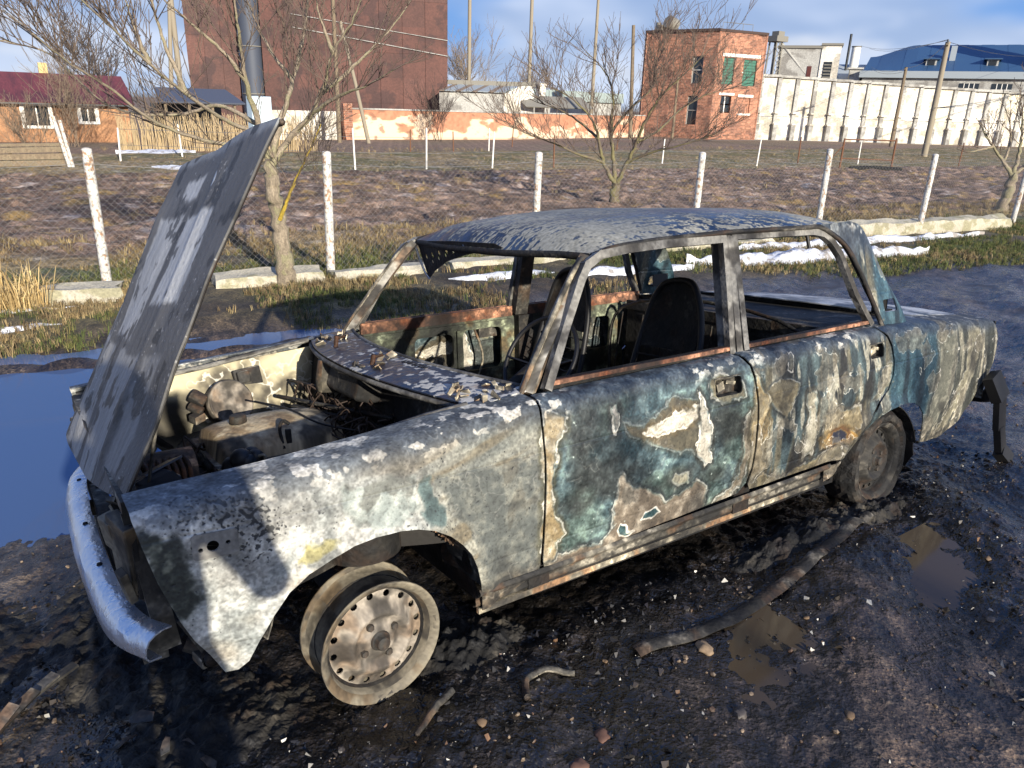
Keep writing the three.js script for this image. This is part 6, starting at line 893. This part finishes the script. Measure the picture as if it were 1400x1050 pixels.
// wooden house on the left
{
  const b = thing('wooden_house', 'low orange wooden house with red metal roof and white window frames', 'house'); const F = faceFrame(-3.2, -31.5, 4.45, -31.2);
  const wins = [[4.25, 5.0, .55, 1.22], [6.05, 6.5, .72, 1.2]]; wallFace(b, F, 1.42, wins, woodOrange, 'plank_wall', .2);
  part('gable_wall', fbox(F, F.L - .2, F.L, -.2, 1.42, -4, -.21), woodOrange, b);
  wins.forEach(([a, c, d, e]) => { const w = part('window', fbox(F, a, c, d, e, -.15, -.12), glassDark, b); part('frame', [fbox(F, a - .13, a, d - .1, e + .12, -.02, .06), fbox(F, c, c + .13, d - .1, e + .12, -.02, .06), fbox(F, a, c, e, e + .12, -.02, .06), fbox(F, a, c, d - .1, d, -.02, .06), fbox(F, (a + c) / 2 - .02, (a + c) / 2 + .02, d, e, -.1, -.06)], white, w); });
  for (let i = 0; i < 14; i++) { const u0 = F.L * i / 14, u1 = F.L * (i + 1) / 14, hip = .0; part('roof_sheet', [panel([[0, 0], [1, 0], [1, 1], [0, 1]], (u, v) => { const uu = lerp(u0, u1, u) + .2; return F.at(Math.min(uu, F.L + .25 - v * .1), 1.36 + v * 1.02, .35 - v * 2.6); }, { h: .4, th: .04 })], roofRed, b); }
  part('chimney', fbox(F, 5.0, 5.3, 2.2, 2.75, -2.6, -2.3), flat(196, 172, 120, .9), b); part('fascia', fbox(F, 0, F.L + .2, 1.28, 1.36, .26, .34), dark, b);
  const s = thing('open_shed', 'open timber shed with dark roof behind the reed fence', 'shed'); const G = faceFrame(6.1, -33, 9.0, -33.2); for (let k = 0; k < 4; k++) part('post', fbox(G, k * .95, k * .95 + .1, -.2, 1.45, -.1, 0), wood, s); part('beam', fbox(G, -.2, 3.2, 1.4, 1.52, -.12, .05), plaster, s); part('roof', [panel([[0, 0], [1, 0], [1, 1], [0, 1]], (u, v) => G.at(-.3 + u * 3.6 + v * .6 * (1 - u), 1.5 + v * .55, .2 - v * 2.4), { h: .5, th: .06 })], flat(72, 78, 92, .7), s); part('back', fbox(G, 0, 3, -.2, 1.4, -2.2, -2.1), dark, s);
}
// reed fence
{
  const r = mulberry(91), g = [], f2 = []; for (let i = 0; i < 620; i++) { const t = r(), x = lerp(3.3, 9.6, t), z = lerp(-26.3, -25.4, t) + (r() - .5) * .5, h = .7 + r() * .55; g.push(tube([V(x, -.1, z), V(x + (r() - .5) * .12, h * .6, z + (r() - .5) * .1), V(x + (r() - .5) * .25, h, z + (r() - .5) * .2)], .012, .006, 3, false)); }
  const m = single('reed_screen', g, flat(188, 166, 128, .9), 'screen of dry straw-coloured reeds beside the house', 'reed fence'); m.userData.kind = 'stuff';
}
// second row of thin posts and wires across the field
{
  const rusty = flat(110, 74, 52, .9), rows = [[7.6, -17.15, 1.07, 0], [9.5, -16.71, 1.11, 0], [11.66, -16.72, 1.03, 0], [13.76, -16.52, .95, 1], [18.8, -16.97, .84, 0], [21.83, -15.39, .92, 0], [24.72, -15.81, .99, 1], [31.66, -13.33, .91, 1], [19.82, -27.62, .96, 1], [14.83, -24.39, .74, 1], [16.38, -24.25, .89, 0], [2.5, -20.91, .88, 0], [4.43, -22.6, .93, 0], [12.9, -24.3, .8, 1], [23.0, -24, .9, 1], [27.5, -15.1, .9, 0]];
  const tags = ['thin white field post with a leaning neighbour', 'slim rusty field stake'];
  rows.forEach(([x, z, h, k], i) => { const p = single('field_stake', [tube(pv([[x, -.1, z], [x + (i % 3 - 1) * .04, h, z + .02]]), .026, .022, 7)], k ? rusty : white, k ? 'slim rusty stake in the row across the far side of the field' : 'slim whitewashed stake in the row across the far side of the field', 'stake', k ? 'rusty field stakes' : 'white field stakes'); });
  const wv = []; for (const y of [.45, .85]) wv.push(tube(pv([[2.5, y, -20.9], [7.6, y, -17.15], [9.5, y, -16.7], [11.66, y, -16.72], [13.76, y, -16.5], [18.8, y * .95, -16.97], [24.72, y, -15.8], [31.66, y, -13.3]]), .006, .006, 3, false)); single('field_wire', wv, wireMat, 'thin wires strung between the field stakes', 'wire');
  const l = thing('leaning_post', 'pair of peeling white posts leaning together before the house', 'post', [1.17, 0, -19.27]); part('post', tube(pv([[0, -.1, 0], [-.2, 1.18, 0]]), .05, .045, 8), postMats[1], l); part('post', tube(pv([[.06, -.1, .05], [-.08, 1.1, .05]]), .04, .04, 8), postMats[2], l);
  const gte = thing('rusty_gate_frame', 'rusty pipe gate frame standing in the field', 'gate', [23.73, 0, -13.42]); const ex = 1.53, ez = .96; part('post', tube(pv([[0, -.1, 0], [.02, 1.05, 0]]), .035, .035, 6), rusty, gte); part('post', tube(pv([[ex, -.1, ez], [ex, 1.1, ez]]), .035, .035, 6), rusty, gte); part('rail', tube(pv([[0, 1.02, 0], [ex, 1.02, ez]]), .022, .022, 5), rusty, gte); part('rail', tube(pv([[0, .4, 0], [ex, .38, ez]]), .018, .018, 5), rusty, gte); part('stay', tube(pv([[-.4, .3, -.2], [0, .8, 0]]), .015, .015, 5), rusty, gte);
  single('charred_log', [tube(smooth([[23.7, .08, -13.0], [24.4, .12, -12.7], [25.3, .1, -12.1]], 12), .09, .07, 8)], M.charRough, 'dark log lying under the rusty gate frame', 'log');
}
// poles and overhead lines
function pole(label, x, z, h, r0, r1, mat, dx = 0, dz = 0) { const p = thing('utility_pole', label, 'pole', [x, 0, z]); part('shaft', tube(pv([[0, -.3, 0], [dx / 2, h / 2, dz / 2], [dx, h, dz]]), r0, r1, 10), mat, p); return p; }
{
  const p1 = pole('concrete utility pole with cross-arm in front of the white wall', 37.58, -17.91, 5.15, .15, .11, poleConc); part('cross_arm', bar([-.7, 5.0, .35], [.7, 5.0, -.35], .08, .08), wood, p1); for (const k of [-.6, -.2, .2, .6]) part('insulator', new THREE.CylinderGeometry(.035, .05, .16, 8).translate(k, 5.12, -k / 2), dark, p1); part('cross_arm', bar([-.6, 2.2, .3], [.6, 2.2, -.3], .06, .06), steel, p1);
  const p2 = pole('weathered wooden pole leaning behind the concrete one', 49.6, -26.6, 4.85, .13, .09, wood); part('cross_arm', bar([-.6, 4.7, .3], [.6, 4.7, -.3], .07, .07), wood, p2);
  pole('tall thin steel mast beside the rusty shed', 30.4, -48.9, 16, .14, .12, poleConc); pole('tall thin steel mast rising from the low roofs', 34.15, -46.5, 16, .14, .12, poleConc);
  const p3 = pole('tall lamp mast with angled arm behind the fruit tree', 37.87, -43.6, 9.25, .15, .1, poleConc); part('lamp_arm', tube(pv([[0, 9.1, 0], [-1.2, 9.6, -.7]]), .05, .05, 6), steel, p3); part('lamp_head', box(.8, .14, .3, -1.5, 9.65, -.85, 0, .5, .2, .03), steel, p3);
  pole('rough wooden pole beside the brick building', 34.2, -35.2, 6.6, .13, .1, wood, -.3, -.2); pole('thin wooden post beside the brick building', 39.2, -36.4, 3.9, .09, .07, wood);
  const p4 = pole('leaning wooden pole braced against the rusty shed', 14.1, -30.6, 4.9, .09, .07, poleConc, -1.0, -.4); void p4; pole('upright wooden pole behind the fruit tree crown', 12.9, -31.2, 6.5, .1, .08, wood); const p5 = pole('lattice-braced concrete pole left of the rusty silo', 9.6, -46, 9, .16, .13, poleConc); part('brace', tube(pv([[-.7, 0, 0], [-.1, 6.5, 0]]), .13, .1, 8), poleConc, p5);
  const box1 = thing('meter_cabinet', 'pale blue meter cabinet on a pole behind the fruit tree', 'cabinet', [6.2, 0, -20.5]); part('post', tube(pv([[0, -.1, 0], [0, .9, 0]]), .05, .05, 8), wood, box1); part('cabinet', box(.62, .95, .3, 0, 1.3, 0, 0, .2, 0, .02), flat(178, 196, 206, .6), box1); part('door', box(.54, .86, .02, .03, 1.3, .16, 0, .2, 0, .005), flat(196, 210, 216, .6), box1);
  const sag = (a, b, s) => Array.from({ length: 13 }, (_, i) => { const t = i / 12; return V(lerp(a[0], b[0], t), lerp(a[1], b[1], t) - s * 4 * t * (1 - t), lerp(a[2], b[2], t)); });
  for (const [k, y, b] of [[-.6, 5.2, [76, 8.3, -46]], [-.2, 5.2, [76, 8.6, -47]], [.2, 5.2, [49.6, 4.85, -26.6]], [.6, 5.2, [80, 7.5, -31]], [-.5, 2.25, [80, 5.4, -30]], [.1, 2.25, [79.5, 5.1, -30.5]], [.5, 2.25, [79, 4.7, -31]]]) single('power_line', [tube(sag([37.58 + k, y, -17.91 - k / 2], b, .35), .014, .014, 3, false)], dark, 'sagging overhead line running from the concrete utility pole', 'power line', 'overhead lines');
  for (const y of [4.75, 4.6]) single('power_line', [tube(sag([49.6, y, -26.6], [72, y + 1.6, -43], .3), .014, .014, 3, false)], dark, 'overhead line running from the weathered wooden pole', 'power line', 'overhead lines from the wooden pole');
}

// cold frame of old planks and a pale sack by the house
{
  const f = thing('plank_frame', 'low weathered plank frame on the field edge before the house', 'plank frame', [.2, 0, -19.6]);
  for (let k = 0; k < 3; k++) part('plank', box(2.3, .13, .06, -.2, .1 + k * .15, .02 * k, 0, .03, .01 * k), wood, f); for (const x of [-1.3, -.2, .85]) part('stake', box(.07, .55, .07, x, .2, -.06), wood, f); part('top_rail', box(2.5, .07, .16, -.2, .52, -.02, 0, .04, .01), wood, f);
  const g = new THREE.IcosahedronGeometry(.22, 2), p = g.attributes.position; for (let i = 0; i < p.count; i++) { const k = .7 + .6 * fbm(p.getX(i) * 6 + 3, p.getY(i) * 6 + p.getZ(i) * 5, 3); p.setXYZ(i, p.getX(i) * k * 1.3, p.getY(i) * k * .8, p.getZ(i) * k); } g.computeVertexNormals(); g.translate(-.9, .75, -21.2); single('sack', uvBox(g), plaster, 'crumpled pale sack lying behind the plank frame', 'sack');
  part('heap', uvBox(new THREE.SphereGeometry(.5, 14, 8).scale(1.6, .9, 1).translate(-1.1, .15, -1.6)), wood, f);
}
// ---------------------------------------------------------------- debris on the ground
{
  const r = mulberry(101);
  function rock(name, label, x, z, s, mat, cat = 'stone', grp) { const g = new THREE.IcosahedronGeometry(1, 2), p = g.attributes.position, o = r() * 90; for (let i = 0; i < p.count; i++) { const k = .45 + 1.1 * fbm(p.getX(i) * 1.5 + o, p.getY(i) * 1.5 + p.getZ(i) * 1.3 + o, 3); p.setXYZ(i, p.getX(i) * k, p.getY(i) * k * .5, p.getZ(i) * k * .8); } g.scale(s, s, s); const w = mergeVertices((g.deleteAttribute('normal'), g.deleteAttribute('uv'), g), 1e-4); w.computeVertexNormals(); w.rotateY(r() * 6); const m = single(name, uvBox(w), mat, label, cat, grp); m.position.set(x, hG(x, z) + s * .1, z); return m; }
  const stoneA = flat(104, 84, 62, .75), stoneB = flat(70, 64, 60, .6), stoneC = flat(132, 112, 88, .8), brickS = flat(92, 66, 54, .8);
  rock('stone', 'rounded tan stone lying under the front door edge', .93, 1.08, .03, stoneC); rock('stone', 'flat dark stone on the mud below the front door', .80, 1.32, .024, stoneB); rock('brick_fragment', 'reddish brick fragment at the dark puddle edge', .42, 1.17, .022, brickS, 'brick fragment'); rock('brick_fragment', 'broken brick corner half sunk in mud', .30, 1.22, .026, brickS, 'brick fragment');
  const many = [[1.35, 1.15], [1.9, 1.5], [2.3, 1.3], [1.6, 1.75], [1.05, 1.5], [2.7, 1.15], [.62, .95], [1.2, 1.0], [2.05, 1.9], [1.75, 1.05], [.15, .98], [2.9, 1.6]]; many.forEach(([x, z], i) => rock('stone', i % 2 ? 'small wet grey stone on the open mud beside the car' : 'small brownish stone on the open mud beside the car', x, z, .008 + r() * .012, i % 2 ? stoneB : stoneA, 'stone', i % 2 ? 'wet grey stones on the mud' : 'brown stones on the mud'));
  // fine grit
  const geo = new THREE.IcosahedronGeometry(1, 0), mat = new THREE.MeshStandardMaterial({ color: 0xffffff, roughness: .6 }), n = 7000, m = new THREE.InstancedMesh(geo, mat, n), o = new THREE.Object3D(), c = new THREE.Color();
  for (let i = 0; i < n; i++) { let x, z; do { x = -1.8 + r() * 7; z = -1.2 + r() * 3.5; } while ((fbm(x * 1.4 + 5, z * 1.4, 3) < .42) || (x > -.6 && x < 3.3 && z > -.85 && z < .8)); const s = .0015 + .0065 * Math.pow(r(), 5); o.position.set(x, hG(x, z) + s * .3, z); o.rotation.set(r() * 6, r() * 6, r() * 6); o.scale.set(s * (.7 + r()), s * (.5 + r() * .5), s * (.7 + r())); o.updateMatrix(); m.setMatrixAt(i, o.matrix); const q = pickc(r, [[84, 70, 56], [58, 50, 44], [112, 96, 78], [40, 36, 34], [76, 58, 44]]); c.setRGB(...q.map(s2l)); m.setColorAt(i, c); }
  m.name = 'gravel'; m.castShadow = m.receiveShadow = true; m.userData = { kind: 'stuff', label: 'fine wet grit scattered over the mud' }; scene.add(m);
  // flakes of char, ash and broken glass
  { const fg = new THREE.TetrahedronGeometry(1), fm = new THREE.MeshStandardMaterial({ color: 0xffffff, roughness: .35 }), N = 7000, im = new THREE.InstancedMesh(fg, fm, N); let k = 0;
    while (k < N) { const x = -1.1 + r() * 4.6, z = -.6 + r() * 2.4; if (x > -.5 && x < 3.2 && z > -.8 && z < .72) continue; if (r() > sootAt(x, z) * 1.1 + .06 || fbm(x * 3.3 + 9, z * 3.3, 3) < .40) continue; const s = .0025 + .011 * Math.pow(r(), 4); o.position.set(x, hG(x, z) + s * .2, z); o.rotation.set(r() * 6, r() * 6, r() * 6); o.scale.set(s * (.8 + r()), s * .35, s * (.5 + r())); o.updateMatrix(); im.setMatrixAt(k, o.matrix); const q = r() < .92 ? pickc(r, [[26, 25, 25], [40, 38, 36], [58, 52, 46], [32, 28, 26]]) : pickc(r, [[112, 112, 112], [96, 92, 86], [140, 138, 132], [104, 80, 60]]); c.setRGB(...q.map(s2l)); im.setColorAt(k, c); k++; }
    im.name = 'char_flakes'; im.castShadow = im.receiveShadow = true; im.userData = { kind: 'stuff', label: 'flakes of char, ash and broken glass round the wreck' }; scene.add(im); }
  // long charred trim strip lying beside the sill
  const line = (pts, n = 30) => smooth(pts.map(([x, z, d = .02]) => [x, 0, z, d].slice(0, 3)), n).map(p => V(p.x, hG(p.x, p.z) + .012, p.z));
  { const P = line([[.72, .98], [1.05, 1.02], [1.45, .98], [1.8, .93], [2.08, .86], [2.2, .86]], 40); const g = grid(40, 3, (u, v) => { const i = Math.min(40, Math.round(u * 40)), p = P[i], q = P[Math.min(40, i + 1)], b = P[Math.max(0, i - 1)], t = V().subVectors(q, b).normalize(), s = (v - .5) * .05; return [p.x - t.z * s, p.y - .004 + .007 * Math.sin(v * 3.14) + .004 * Math.sin(u * 40) + (u > .93 ? (u - .93) * .5 : 0), p.z + t.x * s]; }); single('trim_strip', shell(g, .004), M.smoke, 'long charred trim strip lying on the mud along the sill', 'trim strip'); }
  { const P = line([[.30, .98], [.36, .90], [.44, .90], [.5, .95]], 14); single('hose_piece', [tube(P, .012, .009, 7)], M.burnt, 'burnt curved hose end behind the front wheel', 'hose'); }
  { const P = line([[-.02, .93], [.06, .88], [.14, .84]], 10); single('metal_strap', [tube(P.map(p => p.clone().add(V(0, .004, 0))), .009, .013, 5)], M.burnt, 'rusty scorched strap beside the bare front wheel', 'strap'); }
  // charred rubber lumps under wheel and nose
  const charMat = stdmat(burntTile, { bs: .012 }); charMat.color.setRGB(.2, .19, .18);
  const lump = (label, x, z, w, h, d, seed) => { const g = grid(64, 64, (u, v) => { const a = (u - .5) * 2, b = (v - .5) * 2, k = Math.max(0, 1 - Math.pow(Math.hypot(a, b), 2.2)); const X = x + a * w, Z = z + b * d; return [X, hG(X, Z) - .012 + h * k * (.1 + 1.5 * fbm(X * 26 + seed, Z * 26, 4)), Z]; }); single('charred_residue', g, charMat, label, 'residue', 'heaps of charred residue'); };
  lump('crumbly black residue heaped behind the bare front wheel', .30, .62, .26, .05, .16, 3); lump('black residue heap below the front fender tip', -.42, .55, .30, .04, .24, 7); lump('ash and char heaped at the foot of the rear door sill', 1.75, .80, .4, .05, .10, 9); lump('burnt residue at the rear wheel foot', 2.3, .80, .3, .045, .12, 12); lump('black melted mass below the bumper', -.55, -.1, .3, .05, .6, 15);
  // glass, foil and strips in front of the car
  const pale = stdmat(burntTile, { bs: .002 }), foil = stdmat(burntTile, { bs: .002, metalness: .5 }); pale.color.setRGB(1.5, 1.55, 1.7); foil.color.setRGB(2.2, 2.2, 2.3);
  const shard = (label, x, z, w, d, mt, ry) => { const g = panel(ccw([[-w, -d * .6], [-w * .2, -d], [w, -d * .3], [w * .7, d * .8], [-w * .5, d]]), (a, b) => [a, .006 * Math.sin(a * 90) + .02 * Math.abs(b / d) * d * 8 * .1, b], { h: .02, th: .002 }); const q = single('fragment', g, mt, label, 'fragment', 'pale fragments on the soot'); q.position.set(x, hG(x, z) + .012, z); q.rotation.set((r() - .5) * .5, ry, (r() - .5) * .5); };
  const lab = 'pale bent fragment of trim lying on the sooty ground before the bumper';
  for (const [x, z, w, d, k, ry] of [[-.66, .52, .04, .008, 0, .3], [-.57, .60, .028, .012, 1, 1.2], [-.52, .62, .02, .014, 1, 2], [-.70, .66, .014, .02, 0, .8], [-.44, .64, .045, .006, 1, .2], [-.62, .70, .03, .014, 1, 1.7], [-.75, .58, .018, .012, 0, 2.6], [-.60, .44, .02, .035, 1, .9], [-.49, .72, .025, .012, 0, 2.2], [-.70, .45, .035, .008, 1, 1.0], [-.36, .55, .02, .02, 1, .4]]) shard(lab, x, z, w, d, k ? pale : foil, ry);
  for (let k = 0; k < 4; k++) { const x = -.86 - k * .03, z = .14 + k * .06; single('metal_strip', [box(.26 - k * .03, .008, .03, x + .02, hG(x, z) + .03 + k * .012, z, .15 * k, .5 + .15 * k, .08)], k % 2 ? pale : M.smoke, 'flat metal strip stacked on the mud before the front bumper', 'metal strip', 'loose metal strips'); }
  // clods on the lit mud at the left
  lump('brown mud clod bank left of the bumper', -1.05, -.25, .3, .04, .5, 21);
}
// ---------------------------------------------------------------- things behind the camera that shade the place
{
  // the photographer, whose shadow falls on hood, fender and ground
  const p = thing('person', 'person in a dark jacket and jeans holding up a phone beside the wreck', 'person', [-.77, hG(-.77, 2.64), 2.64]); p.rotation.y = -.611 + Math.PI;    // faces the car (local +z)
  const J = { hip: [0, .88, 0], chest: [0, 1.22, -.01], neck: [0, 1.42, 0], head: [0, 1.55, .02], top: [0, 1.60, .01] };
  const bones = [[[0, .86, 0], [0, 1.05, 0], .145, .135], [[0, 1.05, 0], [0, 1.28, -.01], .14, .15], [[-.12, 1.33, 0], [.12, 1.33, 0], .085, .085], [J.neck, J.head, .055, .07], [[0, 1.54, .02], [0, 1.575, 0], .088, .092]];
  for (const s of [-1, 1]) bones.push([[s * .09, .86, 0], [s * .11, .48, .02], .09, .062], [[s * .11, .48, .02], [s * .12, .09, 0], .062, .042], [[s * .12, .06, -.03], [s * .13, .05, .14], .045, .04], [[s * .18, 1.33, 0], [s * .29, 1.10, .06], .058, .045], [[s * .29, 1.10, .06], [s * .08, 1.40, .27], .045, .032]);
  const sdf = (x, y, z) => { let d = 1e9; for (const [a, b, ra, rb] of bones) { const ex = b[0] - a[0], ey = b[1] - a[1], ez = b[2] - a[2], t = clamp(((x - a[0]) * ex + (y - a[1]) * ey + (z - a[2]) * ez) / (ex * ex + ey * ey + ez * ez + 1e-9)); let q = Math.hypot(x - a[0] - ex * t, (y - a[1] - ey * t), (z - a[2] - ez * t)) - lerp(ra, rb, t); const k = .03, h = Math.max(k - Math.abs(d - q), 0) / k; d = Math.min(d, q) - h * h * k * .25; } return d; };
  const R = 84, mc = new MarchingCubes(R, new THREE.MeshBasicMaterial(), false, false, 60000); mc.isolation = 0; const S2 = 1.0, cy = .83; for (let k = 0; k < R; k++) for (let j = 0; j < R; j++) for (let i = 0; i < R; i++) { const x = (i - R / 2) / (R / 2) * S2 * .92, y = (j - R / 2) / (R / 2) * S2 * .92 + cy, z = (k - R / 2) / (R / 2) * S2 * .92; mc.field[i + j * R + k * R * R] = -sdf(x, y, z); }
  mc.update(); const n = mc.count, g = new THREE.BufferGeometry(); g.setAttribute('position', new THREE.BufferAttribute(mc.positionArray.slice(0, n * 3), 3)); g.setAttribute('normal', new THREE.BufferAttribute(mc.normalArray.slice(0, n * 3), 3)); g.scale(.92, .92, .92); g.translate(0, cy, 0);
  const col = new Float32Array(n * 3), pp = g.attributes.position; for (let i = 0; i < n; i++) { const y = pp.getY(i), z = pp.getZ(i); const q = y > 1.44 && z < .26 ? [186, 142, 116] : y > .84 ? [44, 48, 58] : y > .11 ? [52, 62, 84] : [40, 34, 30]; for (let k = 0; k < 3; k++) col[i * 3 + k] = s2l(q[k]); } g.setAttribute('color', new THREE.BufferAttribute(col, 3));
  part('body', g, new THREE.MeshStandardMaterial({ vertexColors: true, roughness: .9 }), p);
  part('hair', new THREE.SphereGeometry(.102, 18, 12, 0, 6.2832, 0, 1.7).translate(0, 1.585, -.012), flat(52, 40, 32, .9), p);
  for (const s of [-1, 1]) part('hand', [uvBox(new THREE.SphereGeometry(.036, 10, 8).scale(1, 1.2, .7).translate(s * .075, 1.425, .285)), ...[0, 1, 2, 3].map(k => tube(smooth([[s * .09, 1.40 + k * .018, .29], [s * .10, 1.405 + k * .018, .305], [s * .085, 1.41 + k * .018, .315]], 6), .0085, .007, 6)), tube(smooth([[s * .07, 1.44, .28], [s * .055, 1.47, .285], [s * .04, 1.475, .29]], 6), .0095, .008, 6)], flat(186, 142, 116, .7), p);
  // bare tree on the near side of the track: its branches stripe door and ground
  const base = [1.35, .05, 13.2], L = [[[1.35, -.05, 13.2], [1.4, 1.0, 13.2], [1.35, 2.0, 13.2]], [[1.35, 1.9, 13.2], [.9, 3.2, 13.3], [.5, 4.6, 13.2], [.35, 6, 13]], [[1.35, 2.0, 13.2], [1.9, 3.3, 13.1], [2.2, 4.7, 13.2], [2.5, 6.2, 13.3]], [[1.38, 1.95, 13.2], [1.35, 3.4, 13.4], [1.5, 4.8, 13.5], [1.4, 6.4, 13.6]], [[1.9, 3.3, 13.1], [2.8, 4.2, 13], [3.6, 5.2, 13]], [[.9, 3.2, 13.3], [.0, 4.0, 13.3], [-.4, 5.2, 13.2]]];
  bareTree('fruit_tree', 'bare tree on the near side of the track behind the photographer', L, .12, .06, 131, bark2, twigMat, 3, .006);
}
renderer.render(scene, camera);
